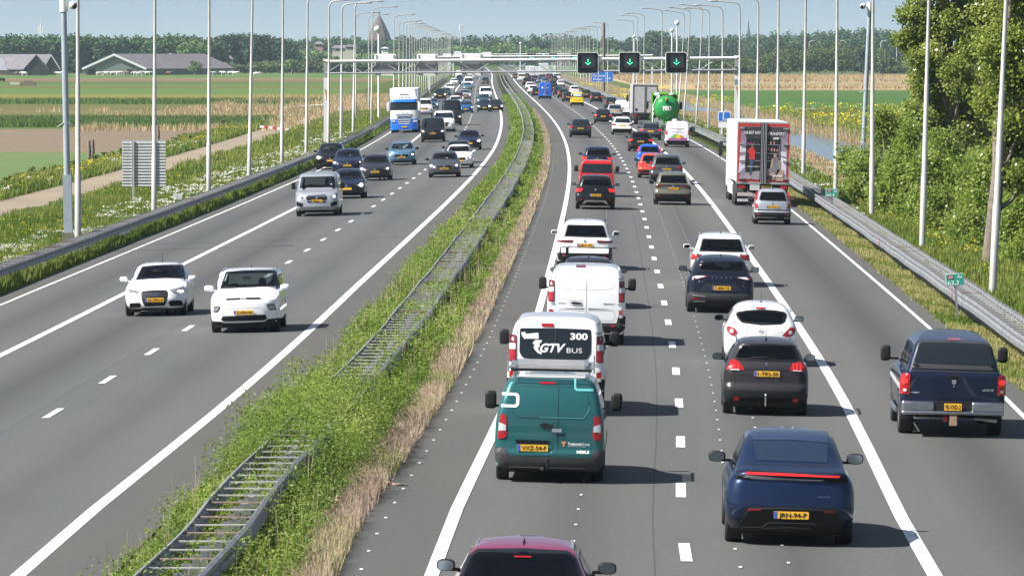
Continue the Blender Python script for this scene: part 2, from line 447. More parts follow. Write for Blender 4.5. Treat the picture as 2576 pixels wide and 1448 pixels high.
def drape(name, polys, mt, surf, off, parent, step=.07, ring=None, thick=0.0):
    bm = bmesh.new()
    if ring is not None:
        for P in polys:
            Q = inset(P, ring); a = [bm.verts.new((x, z, 0)) for x, z in P]; b = [bm.verts.new((x, z, 0)) for x, z in Q]; n = len(P)
            for i in range(n):
                try: bm.faces.new((a[i], a[(i+1) % n], b[(i+1) % n], b[i]))
                except ValueError: pass
    elif isinstance(polys, bmesh.types.BMesh): bm.free(); bm = polys
    else:
        for P in polys:
            try: bm.faces.new([bm.verts.new((x, z, 0)) for x, z in P])
            except ValueError: pass
        bmesh.ops.triangulate(bm, faces=bm.faces[:])
    if not bm.verts: bm.free(); return None
    if step:
        for ax in (0, 1):
            c = [v.co[ax] for v in bm.verts]; lo, hi = min(c), max(c); k = math.ceil((lo + 1e-4)/step)
            no = Vector((1, 0, 0)) if ax == 0 else Vector((0, 1, 0))
            while k*step < hi - 1e-4:
                bmesh.ops.bisect_plane(bm, geom=bm.verts[:]+bm.edges[:]+bm.faces[:], plane_co=no*k*step, plane_no=no, dist=1e-5); k += 1
    for v in bm.verts: v.co = surf(v.co.x, v.co.y, off)
    bmesh.ops.recalc_face_normals(bm, faces=bm.faces[:])
    me = bpy.data.meshes.new(name); bm.to_mesh(me); bm.free(); me.materials.append(mt); sharp(me, 40)
    return link(name, me, parent)
_TX = {}
def textbm(s, h, bold=0.0, sx=1.0, shear=0.0, spacing=1.0):
    """flat bmesh of a line of text, height h (capital), centred on 0,0"""
    cu = bpy.data.curves.new('t', 'FONT'); cu.body = s; cu.size = 1.0; cu.offset = bold; cu.shear = shear; cu.space_character = spacing
    cu.resolution_u = 3
    cu.align_x = 'CENTER'; o = bpy.data.objects.new('t', cu); COL.objects.link(o)
    dg = bpy.context.evaluated_depsgraph_get(); me = bpy.data.meshes.new_from_object(o.evaluated_get(dg))
    bm = bmesh.new(); bm.from_mesh(me); bpy.data.objects.remove(o); bpy.data.curves.remove(cu); bpy.data.meshes.remove(me)
    k = h / .70
    for v in bm.verts: v.co = Vector((v.co.x*k*sx, (v.co.y - .35)*k, 0))
    return bm
def text(name, s, h, cx, cz, mt, surf, off, parent, bold=0.0, sx=1.0, shear=0.0, width=None, step=.12, spacing=1.0, rot=0):
    bm = textbm(s, h, bold, sx, shear, spacing)
    if width:
        xs = [v.co.x for v in bm.verts]; w_ = max(xs)-min(xs); m = (max(xs)+min(xs))/2
        for v in bm.verts: v.co.x = (v.co.x-m)*width/w_
    if rot:
        R_ = Matrix.Rotation(rot, 3, 'Z')
        for v in bm.verts: v.co = R_ @ v.co
    for v in bm.verts: v.co.x += cx; v.co.y += cz
    return drape(name, bm, mt, surf, off, parent, step=step)
def plate(root, surf, cx, cz, txt=None, w_=.52, h=.11, off=.016, blue=True, near=True):
    c = surf(cx, cz, 0); d = 1 if (surf(cx, cz, 1)-c).y > 0 else -1
    y = max(d*surf(cx+i*w_/2, cz+j*h/2, 0).y for i in (-1, 0, 1) for j in (-1, 0, 1))*d
    g = lambda a_, b_, o=0.0: Vector((c.x + (-d)*(a_-cx), y + d*(off+o), c.z+(b_-cz)))
    p = MB().prism(rr(-w_/2, -h/2, w_/2, h/2, .012), 0, .012, f=lambda x, z, q: (c.x+x, y+d*(off-q), c.z+z)).build('number_plate', M_PLATE, root)
    if blue and near: drape('plate_band', [rr(cx-w_/2+.003, cz-h/2+.003, cx-w_/2+.05, cz+h/2-.003, .008)], M_BLUE, g, .003, p, step=None)
    if txt: text('lettering', txt, h*.62, cx+(.022 if blue else 0), cz, M_BLACK, g, .005, p, bold=.02, width=w_*(.80 if blue else .88), step=None)
    return p
_WH = {}
def wheel_mesh(r, wd, far=False):
    k = (round(r, 2), round(wd, 2), far)
    if k in _WH: return _WH[k]
    h = wd/2; n = 16 if far else 32
    ty = MB().lathe([(r*.62, -h*.9), (r*.66, -h), (r*.93, -h), (r*.99, -h*.8), (r, -h*.4), (r, h*.4), (r*.99, h*.8), (r*.93, h), (r*.66, h), (r*.62, h*.9)], n=n).mesh('tyre', M_TYRE)
    rim = MB()
    for sg in (-1, 1):
        rim.lathe([(r*.66, sg*h*.96), (r*.60, sg*h*.92), (r*.58, sg*h*.55)], n=n)
        if not far:
            for q in range(5):
                a = 2*math.pi*q/5; M = Matrix.Rotation(a, 4, 'X')
                rim.box((sg*h*.80-.012, -.035, .03), (sg*h*.80+.012, .035, r*.60), M=M)
            rim.lathe([(.001, sg*h*.88), (r*.16, sg*h*.88), (r*.17, sg*h*.7)], n=12)
    rim.lathe([(.001, h*.4), (r*.6, h*.4)], n=n); rim.lathe([(.001, -h*.4), (r*.6, -h*.4)], n=n)
    _WH[k] = (ty, rim.mesh('rim', M_RIM, fixn=True)); return _WH[k]
def wheels(root, ys, track, r=.32, wd=.21, far=False):
    ty, rim = wheel_mesh(r, wd, far)
    for y in ys:
        for sg in (-1, 1):
            if far:
                o = link('wheel', ty, root); o.location = (sg*(track - wd/2), y, r)
            else:
                o = empty('wheel'); o.parent = root; o.location = (sg*(track - wd/2), y, r)
                link('tyre', ty, o); link('rim', rim, o)
def mirrors(root, x, y, z, mt, big=False, facing=-1, near=True, s=1.0):
    """door mirrors; glass faces the rear (-y)"""
    for sg in (-1, 1):
        if big: c = (sg*(x+.17), y, z); r = (.10, .07, .155); e = .45
        else: c = (sg*(x+.125*s), y, z); r = (.115*s, .075, .075*s); e = .7
        m = MB(); m.ell(c, r, n=14, m=9, e=e)
        m.cbox((sg*(x+.0), y+.02, z-r[2]*.7), (.20, .045, .04))
        o = m.build('mirror', mt, root, 60)
        if near:
            g = MB(); k = 16; pts = []
            for i in range(k):
                t = 2*math.pi*i/k; ct, st = math.cos(t), math.sin(t)
                pts.append((c[0] + .84*r[0]*math.copysign(abs(ct)**e, ct), c[1]-r[1]-.004, c[2] + .82*r[2]*math.copysign(abs(st)**e, st)))
            g.add(pts, [tuple(range(k))]); g.build('mirror_glass', M_MIRR, o, fixn=False)
            if big: MB().ell((c[0], c[1]-.02, c[2]), (r[0]*1.02, r[1]*1.02, r[2]*1.02), n=14, m=9, e=e).build('housing', M_PLAST, o, 60)
def underbody(root, B, z1=.34, w_=.8):
    hw = B.hw(.35)*w_
    MB().box((-hw, -B.L/2+.35, .16), (hw, B.L/2-.35, z1)).build('underbody', M_UNDER, root)
def arches(root, B, ys, r):
    for sg in (-1, 1):
        for y in ys:
            P = [(y + (r+.05)*math.cos(a), max(B.z0+.005, r + (r+.05)*math.sin(a))) for a in np.linspace(-.35, math.pi+.35, 15)]
            drape('wheel_arch', [P], M_UNDER, B.S(sg), .004, root, step=None)
def seats(root, B, zb=.62, ys=(-.05,), rear=True, zh=None, tall=0.0):
    """front seats and rear bench, so silhouettes show through the glass"""
    m = MB()
    for sg in (-1, 1):
        m.ell((sg*.37, ys[0], zb+.05), (.24, .09, .33), n=14, m=10, e=.6); m.ell((sg*.37, ys[0]-.03, zb+.46+tall), (.135, .055, .10), n=12, m=8, e=.6)
        m.cbox((sg*.37, ys[0], zb+.36+tall/2), (.10, .02, .16))
    if rear:
        m.ell((0, ys[0]-.95, zb-.02), (.62, .10, .28), n=18, m=8, e=.45)
        for x in (-.38, 0, .38): m.ell((x, ys[0]-.98, zb+.31), (.13, .05, .075), n=12, m=8, e=.6)
    m.build('seats', M_SEAT, root, 50)
    d = MB(); d.ell((0, ys[0]+.95, zb+.12), (B.hw(.9)-.12, .22, .10), n=20, m=6, e=.6); d.build('dashboard', M_INT, root, 50)
    wv = MB(); k = [Vector((-.37 + .18*math.cos(t), ys[0]+.66-.05*math.sin(t), zb+.22+.17*math.sin(t))) for t in np.linspace(0, 2*math.pi, 17)]
    wv.path(k, .014, n=6); wv.build('steering_wheel', M_PLAST, root, 60)
    MB().ell((0, ys[0]+.75, B.H-.20), (.12, .03, .035), n=12, m=6, e=.6).build('rear_view_mirror', M_PLAST, root)
_PM = {}
def person_mesh(cloth, skin, hair):
    """seated driver, one continuous body grown from a skeleton; hips at the origin, facing +y"""
    k = (cloth, skin, hair)
    if k in _PM: return _PM[k]
    J = [(0,0,0), (0,.02,.22), (0,.0,.42), (0,.02,.56), (0,.045,.64), (0,.055,.74), (0,.045,.83),
         (-.19,.02,.50), (-.27,.12,.28), (-.17,.42,.33), (-.15,.50,.36), (.19,.02,.50), (.27,.12,.28), (.17,.42,.33), (.15,.50,.36),
         (-.10,.10,-.02), (-.12,.50,.03), (-.12,.68,-.34), (-.12,.84,-.38), (.10,.10,-.02), (.12,.50,.03), (.12,.68,-.34), (.12,.84,-.38)]
    E = [(0,1),(1,2),(2,3),(3,4),(4,5),(5,6),(2,7),(7,8),(8,9),(9,10),(2,11),(11,12),(12,13),(13,14),(0,15),(15,16),(16,17),(17,18),(0,19),(19,20),(20,21),(21,22)]
    R = [.15,.14,.15,.065,.065,.10,.075,.07,.05,.034,.032,.07,.05,.034,.032,.10,.075,.05,.045,.10,.075,.05,.045]
    me = bpy.data.meshes.new('person'); me.from_pydata(J, E, []); o = bpy.data.objects.new('person_tmp', me); COL.objects.link(o)
    md = o.modifiers.new('s', 'SKIN'); 
    for i, r in enumerate(R): me.skin_vertices[0].data[i].radius = (r, r*.85 if i < 3 else r)
    me.skin_vertices[0].data[0].use_root = True
    o.modifiers.new('b', 'SUBSURF').levels = 2
    dg = bpy.context.evaluated_depsgraph_get(); m2 = bpy.data.meshes.new_from_object(o.evaluated_get(dg)); bpy.data.objects.remove(o)
    m2.name = 'person'; m2.materials.clear(); m2.materials.append(cloth); m2.materials.append(skin)
    for p in m2.polygons:
        p.use_smooth = True; p.material_index = 1 if (p.center.z > .59 or p.center.y > .40 and p.center.z > .25) else 0
    h = MB(); h.ell((0, .03, .80), (.098, .115, .10), n=16, m=10); hm = h.mesh('hair', hair)
    f = MB(); f.ell((0, .155, .735), (.016, .022, .026), n=8, m=6)
    for sg in (-1, 1):
        f.ell((sg*.035, .135, .765), (.016, .01, .009), n=8, m=5, mi=1); f.ell((sg*.098, .05, .745), (.012, .02, .032), n=8, m=5)
        for q in range(5): f.path([(sg*.15 + (q-2)*.016, .50, .37), (sg*.15 + (q-2)*.017, .545, .375), (sg*.15+(q-2)*.015, .55, .345)], [.0085, .008, .007], n=6)
    f.ell((0, .14, .695), (.026, .01, .008), n=8, m=5, mi=2)
    fm = f.mesh('face', [skin, M_BLACK, mat('lips', (.35, .12, .10), .5, vary=0)])
    _PM[k] = (m2, hm, fm); return _PM[k]
M_SKIN = mat('skin', (.46, .28, .20), .5, vary=.06)
M_HAIR = mat('dark_hair', (.035, .025, .02), .7); M_CLOTH = mat('dark_shirt', (.05, .055, .075), .8); M_REDC = mat('red_shirt', (.45, .05, .05), .8)
def driver(root, label, x=-.37, y=-.02, z=.42, cloth=None):
    a, b, c = person_mesh(cloth or M_CLOTH, M_SKIN, M_HAIR)
    bpy.context.view_layer.update()
    r = empty('person', (0, 0, 0)); r.matrix_world = root.matrix_basis @ Matrix.Translation((x, y, z))
    link('body', a, r); link('hair', b, r); link('face', c, r); tag(r, label, 'person', 'drivers seen through car glass')
    return r
# ---- archetype tables
def spec(kind, L, W, H, tilt=.065):
    h = W/2
    if kind == 'hatch':
        hw = [(.2, h*.93), (.34, h*.985), (.55, h), (.75, h*.99), (.92, h*.955), (H*.655, h*.90), (H*.80, h*.80), (H*.92, h*.71), (H*.965, h*.62), (H*.99, h*.46), (H, h*.25)]
        r = [(.2, .14), (.32, .03), (.48, 0), (.56, .015), (.62, .06), (.80, .08), (H*.65, .13), (H*.80, .32), (H*.915, .50), (H*.955, .58), (H*.985, .85), (H, 1.35)]
        f = [(.2, .12), (.35, .01), (.5, 0), (.64, .05), (.74, .14), (.82, .35), (.90, .72), (H*.655, 1.08), (H*.70, 1.22), (H*.92, 1.95), (H*.965, 2.15), (H*.99, 2.35), (H, 2.6)]
        return Body(L, H, hw, r, f, .24, .20, .38, .10, .22, tilt)
    if kind == 'suv':
        hw = [(.22, h*.93), (.38, h*.985), (.6, h), (.85, h*.99), (1.0, h*.96), (H*.66, h*.90), (H*.80, h*.81), (H*.92, h*.73), (H*.965, h*.64), (H*.99, h*.48), (H, h*.25)]
        r = [(.22, .16), (.38, .03), (.55, 0), (.66, .03), (.74, .07), (.95, .08), (H*.65, .14), (H*.80, .28), (H*.915, .42), (H*.955, .48), (H*.985, .8), (H, 1.5)]
        f = [(.22, .14), (.4, .01), (.6, 0), (.78, .05), (.90, .14), (.98, .4), (1.03, .8), (H*.66, 1.12), (H*.70, 1.25), (H*.92, 1.90), (H*.965, 2.1), (H*.99, 2.3), (H, 2.6)]
        return Body(L, H, hw, r, f, .28, .18, .34, .09, .18, tilt)
    if kind == 'sedan':
        hw = [(.2, h*.93), (.34, h*.985), (.55, h), (.75, h*.99), (.92, h*.95), (H*.70, h*.86), (H*.80, h*.80), (H*.92, h*.70), (H*.965, h*.60), (H*.99, h*.42), (H, h*.22)]
        r = [(.2, .14), (.32, .03), (.5, 0), (.62, .03), (.85, .06), (.95, .10), (1.0, .20), (1.03, .45), (H*.74, .70), (H*.92, 1.25), (H*.955, 1.4), (H*.985, 1.7), (H, 2.1)]
        f = [(.2, .12), (.35, .01), (.5, 0), (.64, .05), (.74, .14), (.82, .40), (.90, .85), (H*.655, 1.2), (H*.70, 1.38), (H*.92, 2.1), (H*.965, 2.3), (H*.99, 2.5), (H, 2.75)]
        return Body(L, H, hw, r, f, .22, .20, .38, .08, .22, tilt)
    if kind == 'van':
        hw = [(.24, h*.93), (.45, h*.985), (.7, h), (1.05, h*.995), (H*.62, h*.97), (H*.80, h*.92), (H*.925, h*.86), (H*.965, h*.80), (H*.99, h*.66), (H, h*.4)]
        r = [(.24, .12), (.36, .02), (.55, 0), (.62, .04), (.9, .05), (H*.62, .07), (H*.80, .12), (H*.93, .17), (H*.965, .20), (H*.99, .36), (H, .8)]
        f = [(.24, .12), (.45, .0), (.7, .01), (.9, .08), (1.04, .22), (1.12, .5), (1.2, .80), (1.27, .98), (H*.91, 1.52), (H*.955, 1.7), (H*.985, 1.95), (H, 2.3)]
        return Body(L, H, hw, r, f, .26, .10, .26, .03, .14, tilt)
def winpoly(B, rear, z0, z1, wm=.93, inx=0.03, top=None):
    """window outline between real heights z0,z1 following the cabin width; apparent coords"""
    f = (lambda x, z: z + B.tilt*(B.yr(x, z)+B.L/2)) if rear else (lambda x, z: z + B.tilt*(B.L/2-B.yf(x, z)))
    zs = np.linspace(z0, z1, 7); P = [((B.hw(z)-B.rcr*.35 if rear else B.hw(z)-.05)*wm, z) for z in zs]
    P = [(x, f(x, z)) for x, z in P]; P = P + [(-x, z) for x, z in reversed(P)]
    bot = [(x, f(x, z0)) for x in np.linspace(-P[0][0], P[0][0], 7)[1:-1]]; topx = P[6][0]
    tp = [(x, f(x, z1)) for x in np.linspace(topx, -topx, 7)[1:-1]]
    return rnd(P[:7] + tp + P[7:] + bot, .03, 1)
def sidewin(root, B, z0, z1, ya0, ya1, yb0, yb1, split=(), mt=None):
    """side windows: bottom edge ya0..ya1, top edge yb0..yb1"""
    for sg in (-1, 1):
        P = rnd([(ya0, z0), (ya1, z0), (yb1, z1), (yb0, z1)], .05, 3)
        o = drape('side_window', [P], mt or M_DGLASS, B.S(sg), .007, root, step=.12)
        for q in split:
            drape('pillar', [[(q-.03, z0), (q+.03, z0), (q+.03, z1), (q-.03, z1)]], M_PLAST, B.S(sg), .012, o, step=.12)
def doorlines(root, B, ys, z0=.35, z1=.9):
    for sg in (-1, 1):
        drape('door_gap', [[(y-.006, z0), (y+.006, z0), (y+.006, z1), (y-.006, z1)] for y in ys], M_UNDER, B.S(sg), .003, root, step=.1)
        drape('door_handle', [rr(y+.08, z1-.14, y+.24, z1-.105, .015) for y in ys[:-1]], M_PLAST, B.S(sg), .02, root, step=None)
def antenna(root, B, y, kind='fin', h=.07):
    z = B.H + .0
    m = MB()
    if kind == 'fin': m.add([(-.022, y-.09, z-.02), (.022, y-.09, z-.02), (.0, y+.09, z-.02), (0, y-.085, z+h)], [(0,1,3),(1,2,3),(2,0,3),(0,2,1)])
    else: m.ell((0, y, z), (.03, .04, .02), n=8, m=5); m.tube((0, y, z), (0, y-.16, z+.26), .006, .004, 5)
    m.build('antenna', M_PLAST, root)
def rails(root, B, y0, y1, mt, x=None, h=.045):
    for sg in (-1, 1):
        zt = B.H*.965; xx = (x or B.hw(zt)); k = np.linspace(0, 1, 9)
        pts = [(sg*xx, y0+(y1-y0)*t, zt + .005 + h*min(1, 6*t, 6*(1-t))) for t in k]
        MB().path(pts, .018, n=6).build('roof_rail', mt, root, 60)
# ================================================================ ground, road, markings
def cRa(Y):
    Y = np.asarray(Y, float); a = np.polyval(_co, np.log(np.clip(Y, 81, 1700)))
    a = np.where(Y < 81, a - .0265*(81-Y), a); return np.where(Y > 1700, a - .0058*(Y-1700) - 1.6e-6*(Y-1700)**2, a)
def cLa(Y): return cRa(Y) + np.interp(Y, [81, 129, 179, 270, 430, 863, 1600], [-5.75, -5.82, -5.86, -5.72, -5.45, -5.35, -5.5])
def gza(X, Y):
    u = X - cRa(Y); v = X - cLa(Y)
    zr = np.interp(u, [0, 11.2, 12.2, 14, 16.5, 18.4, 19.0, 27.5, 28.3, 34], [0, -.224, -.42, -.5, -.8, -1.1, -1.6, -1.6, -1.05, -.9])
    zl = np.interp(-v, [0, 10.9, 11.8, 14, 20, 23.6, 27], [0, -.218, -.42, -.5, -.55, -.55, -.7])
    return np.where(u >= 0, zr, np.where(v <= 0, zl, 0.0))
ROWS = list(np.concatenate([np.arange(-60, 600, 8.0), np.geomspace(600, 2500, 70), np.geomspace(2600, 6600, 14)]))
def strip(name, offs, Y0, Y1, side, dz, mt, rows=None, zf=None):
    """ribbon along the road; offs = list of offsets from the inner edge line of that carriageway"""
    ys = [y for y in (rows or ROWS) if Y0 < y < Y1]; ys = [Y0] + ys + [Y1]; V = []; A = []; n = len(offs)
    for y in ys:
        c = cR(y) if side == 'R' else cL(y)
        for o in offs:
            x = c + o; V.append((x, y, (gz(x, y) if zf is None else zf) + dz)); A.append((o, y, 0))
    F = [(j*n+k, j*n+k+1, (j+1)*n+k+1, (j+1)*n+k) for j in range(len(ys)-1) for k in range(n-1)]
    me = bpy.data.meshes.new(name); me.from_pydata(V, [], F); me.materials.append(mt)
    at_ = me.attributes.new('road', 'FLOAT_VECTOR', 'POINT'); at_.data.foreach_set('vector', np.array(A, np.float32).reshape(-1))
    me.update(); o = link(name, me); return tag(o, kind='structure')
def asphalt(name, base, warm, seams, tracks, lo=.82):
    t = NT(name); a = t.n('Attribute', attribute_name='road'); v = a.outputs['Vector']; s = t.sep(v)
    n1 = t.noise(v, 1.0, 4, .6, (.8, .035, 1)); n2 = t.noise(v, 1.0, 3, .5, (.25, .012, 1)); sp = t.noise(v, 1.0, 2, .7, (26, 26, 1))
    c = t.mix(t.ramp(n1, [(.3, 0.0), (.7, 1.0)]), tuple(b*lo for b in base), base)
    c = t.mix(t.ramp(n2, [(.4, 0.0), (.65, 1.0)]), c, warm)
    for (u0, w_, k) in tracks:      # polished / oil-darkened lane middles
        d = t.math('ABSOLUTE', t.math('SUBTRACT', s[0], u0)); f = t.math('MULTIPLY', t.math('SUBTRACT', 1.0, t.math('SMOOTH_MIN', t.math('DIVIDE', d, w_), 1.0, .3)), k)
        c = t.mix(f, c, tuple(b*.55 for b in base))
    n3 = t.noise(v, 1.0, 5, .7, (3, .5, 1))
    for u0 in seams:
        d = t.math('ABSOLUTE', t.math('SUBTRACT', t.math('ADD', s[0], t.math('MULTIPLY', t.math('SUBTRACT', n3, .5), .07)), u0))
        c = t.mix(t.ramp(d, [(.008, .5), (.020, 0.0)]), c, (.02, .02, .02))
    v2 = t.n('TexVoronoi'); mp = t.n('Mapping'); t.l(v, mp.inputs[0]); mp.inputs['Scale'].default_value = (2.2, 1.4, 1); t.l(mp.outputs[0], v2.inputs['Vector'])
    chip = t.ramp(v2.outputs['Distance'], [(.02, .8), (.035, 0.0)]); c = t.mix(t.math('MULTIPLY', chip, t.ramp(n3, [(.55, 0.0), (.62, 1.0)])), c, (.5, .5, .48))
    c = t.mix(.5, c, t.ramp(sp, [(.25, .25), (.75, .75)]), 'OVERLAY'); sp2 = t.noise(v, 1.0, 3, .75, (9, 4.5, 1)); c = t.mix(.45, c, t.ramp(sp2, [(.3, .34), (.7, .66)]), 'OVERLAY')
    n4 = t.noise(v, 1.0, 4, .6, (.5, .10, 1)); c = t.mix(t.ramp(n4, [(.56, 0.0), (.70, .30)]), c, tuple(b*.6 for b in base)); n5 = t.noise(v, 1.0, 5, .7, (1.2, .7, 1)); c = t.mix(t.ramp(n5, [(.66, 0.0), (.78, .35)]), c, tuple(min(1, b*1.5) for b in base)); t.col(c); t.rough(.82)
    t.bump(sp, .35, .01); return t.m
M_ASR = asphalt('asphalt', (.086, .088, .085), (.093, .089, .083), (3.12, ), [(1.9, 1.0, .7), (5.2, 1.0, .75), (9.1, 1.2, 1.1)])
M_ASL = asphalt('asphalt_left', (.086, .090, .089), (.092, .089, .084), (-3.75,), [(-1.7, .9, .5), (-5.2, 1.2, 1.0), (-8.6, 1.2, .8)])
M_ASS = asphalt('asphalt_shoulder', (.077, .076, .070), (.076, .070, .061), (), [])
def linemat():
    t = NT('road_paint'); n = t.noise(t.obj(), 5, 6, .7); n2 = t.noise(t.obj(), .8, 6, .75); t.col(t.mix(t.ramp(n2, [(.58, 0.0), (.72, .45)]), t.ramp(n, [(.25, .55), (.5, .78)]), (.38, .37, .34))); t.rough(.6); return t.m
M_LINE = linemat()
def grassmat(name, a, b, c, sc=1.0, stretch=(1, .25, 1)):
    t = NT(name); p = t.obj(); n = t.noise(p, .35*sc, 5, .6, stretch); m = t.noise(p, 5*sc, 5, .7)
    k = t.mix(t.ramp(n, [(.35, 0.0), (.65, 1.0)]), a, b); k = t.mix(t.ramp(m, [(.45, 0.0), (.7, .8)]), k, c); t.col(k); t.rough(.95)
    t.b.inputs['Specular IOR Level'].default_value = .1; t.bump(m, .8, .1); return t.m
M_VERGE = grassmat('verge_soil_and_grass', (.045, .085, .015), (.085, .105, .025), (.075, .07, .025))
M_PATH = grassmat('dirt_path', (.30, .245, .18), (.24, .20, .15), (.20, .17, .12), 1.0)
# field colours banded by distance (the fields really are bands), broken up by noise
def fieldmat(name, bands, ymax=2400.0, wob=22.0):
    t = NT(name); p = t.geo(); s = t.sep(p)
    n = t.noise(p, .012, 4, .6, (.5, 1, 1)); n2 = t.noise(p, .12, 4, .6, (.25, 1, 1)); n3 = t.noise(p, 1.3, 4, .7, (.6, 1, 1))
    y = t.math('ADD', s[1], t.math('MULTIPLY', t.math('SUBTRACT', n, .5), wob*4)); y = t.math('ADD', y, t.math('MULTIPLY', t.math('SUBTRACT', n2, .5), wob))
    y = t.math('DIVIDE', y, ymax); st = []
    for q, c in bands: st.append((min(1, q/ymax), c))
    c = t.ramp(y, st[:32]); c = t.mix(t.ramp(n2, [(.35, 0.0), (.75, .35)]), c, (.16, .155, .05)); c = t.mix(.55, c, t.ramp(n3, [(.3, .3), (.7, .7)]), 'OVERLAY')
    t.col(c); t.rough(.95); t.b.inputs['Specular IOR Level'].default_value = .1; return t.m
G1, G2, BR, OL, PL, RD = (.075, .135, .035), (.05, .105, .025), (.125, .095, .04), (.105, .10, .035), (.175, .13, .10), (.36, .27, .17)
M_FL = fieldmat('field_left', [(0, G1), (430, (.10, .155, .06)), (446, (.11, .155, .06)), (450, PL), (592, PL), (600, G2), (665, G2), (680, OL), (775, (.13, .12, .05)), (790, OL), (850, OL), (865, G2), (925, G2), (935, OL), (1010, (.18, .16, .04)),
    (1090, G1), (1200, G1), (1230, OL), (1290, OL), (1310, G1), (1430, G2), (1470, BR), (1600, (.16, .11, .06)), (1650, (.20, .14, .12)), (1680, G1), (2000, G1), (2100, (.05, .09, .03)), (2400, (.05, .09, .03))])
M_FR = fieldmat('field_right', [(0, (.12, .15, .05)), (500, (.11, .15, .05)), (640, (.12, .16, .04)), (760, (.13, .17, .035)), (790, (.035, .10, .02)), (1150, (.04, .105, .022)), (1200, (.10, .13, .05)), (1230, RD), (1330, (.35, .26, .15)), (1400, RD), (1440, (.2, .17, .08)), (1500, RD),
    (1800, (.36, .27, .16)), (1900, (.07, .10, .04)), (2400, (.05, .09, .03))])
# one ground sheet to the horizon
gv = []; gf = []; gm = []
GL = [-6000, -2500, -1200, -600, -300, -150, -80, -45, -27, -23.6, -20, -17, -14, -11.8, -10.9, -8, -4, 0]
GR = [0, 4, 8, 11.2, 12.2, 14, 16.5, 18.4, 19.0, 27.5, 28.3, 34, 60, 110, 200, 400, 800, 1600, 3000, 6000]
nc = len(GL) + len(GR)
for y in ROWS:
    for o in GL: x = cL(y) + o; gv.append((x, y, (gz(x, y) if o > -3000 else -.7) - .03))
    for o in GR: x = cR(y) + o; gv.append((x, y, gz(x, y) - .03))
for j in range(len(ROWS)-1):
    for k in range(nc-1):
        gf.append((j*nc+k, j*nc+k+1, (j+1)*nc+k+1, (j+1)*nc+k))
        gm.append(1 if k < 8 else (0 if k < 17 + 1 + 10 else 2))
me = bpy.data.meshes.new('ground'); me.from_pydata(gv, [], gf)
for m in (M_VERGE, M_FL, M_FR): me.materials.append(m)
me.polygons.foreach_set('material_index', gm); me.update(); tag(link('ground', me), kind='structure')
YE = 2500
strip('road', [-1.45, -.6, 0, 2, 4, 6, 8, 10, 11.15], -40, YE, 'R', 0, M_ASR)
strip('road', [-10.9, -9, -7, -5, -3, -1, 0, .6, 1.25], -40, YE, 'L', 0, M_ASL)
M_SHADED_SOIL = grassmat('soil_painted_shade', (.035, .04, .018), (.05, .045, .025), (.03, .035, .02), 2)  # soil kept extra dark: shade between the barrier rails painted into its colour
strip('median_ground', [-4.25, -4, -3, -2, -1.4], 40, 1700, 'R', .0, M_SHADED_SOIL)
strip('verge_shade_strip', [12.05, 12.4, 12.8], 100, 1500, 'R', .02, M_SHADED_SOIL); strip('verge_shade_strip', [-12.1, -11.7, -11.4], 100, 1500, 'L', .02, M_SHADED_SOIL)  # dark strips painting in the shade beneath the side barriers
strip('road_shoulder', [-1.5, -.8, -.08], -40, YE, 'R', .006, M_ASS)
strip('road_shoulder', [.08, .7, 1.3], -40, YE, 'L', .006, M_ASS)
strip('road_shoulder', [10.72, 11.2], -40, YE, 'R', .006, M_ASS)
strip('road_shoulder', [-10.95, -10.2], -40, YE, 'L', .006, M_ASS)
strip('edge_line', [-.1, .1], -40, YE, 'R', .011, M_LINE)
strip('edge_line', [-.11, .11], -40, YE, 'L', .011, M_LINE)
strip('edge_line', [6.98, 7.20], -40, YE, 'R', .011, M_LINE)
strip('edge_line', [-7.13, -6.92], -40, YE, 'L', .011, M_LINE)
strip('edge_line', [10.60, 10.71], -40, YE, 'R', .012, M_LINE)
strip('edge_line', [-10.18, -10.07], -40, YE, 'L', .012, M_LINE)
def dashes(name, off, side, ph, pitch, ln, wd, Y0, Y1, mt, dz=.012):
    m = MB(); y = ph - math.floor((ph - Y0)/pitch)*pitch
    while y < Y1:
        c0 = (cR(y) if side == 'R' else cL(y)) + off; c1 = (cR(y+ln) if side == 'R' else cL(y+ln)) + off
        q = [(c0-wd/2, y), (c0+wd/2, y), (c1+wd/2, y+ln), (c1-wd/2, y+ln)]
        m.add([(a, b, gz(a, b)+dz) for a, b in q], [(0, 1, 2, 3)]); y += pitch
    return tag(m.build(name, mt, fixn=False), kind='structure')
dashes('lane_marking', 3.58, 'R', at(1705, 1412, -.07).y, 12, 3.05, .17, -30, 1700, M_LINE)
dashes('lane_marking', -3.35, 'L', at(117, 1052, -.07).y, 12, 3.05, .15, -30, 1700, M_LINE)
for off, ph in ((-1.05, at(887, 1434).y), (1.93, at(1539, 1315).y), (4.33, at(1850, 1368).y), (5.05, at(1978, 1400).y)):
    dashes('road_stud', off, 'R', ph, 3.0, .22, .045, 60, 420, M_WHITE, .013)
tag(strip('path', [-24.0, -22, -19.7], 100, 1000, 'L', .02, M_PATH))
# water in the ditch to the right
def watermat():
    t = NT('ditch_water'); t.col((.03, .04, .035)); t.rough(.06); t.b.inputs['Specular IOR Level'].default_value = .8; n = t.noise(t.obj(), 1.6, 4, .6, (1, .4, 1)); t.bump(n, .12, .05)
    return t.m
M_WAT = watermat()
strip('water', [17.5, 20, 24, 28.1], 60, 1250, 'R', 0, M_WAT, zf=-1.22)

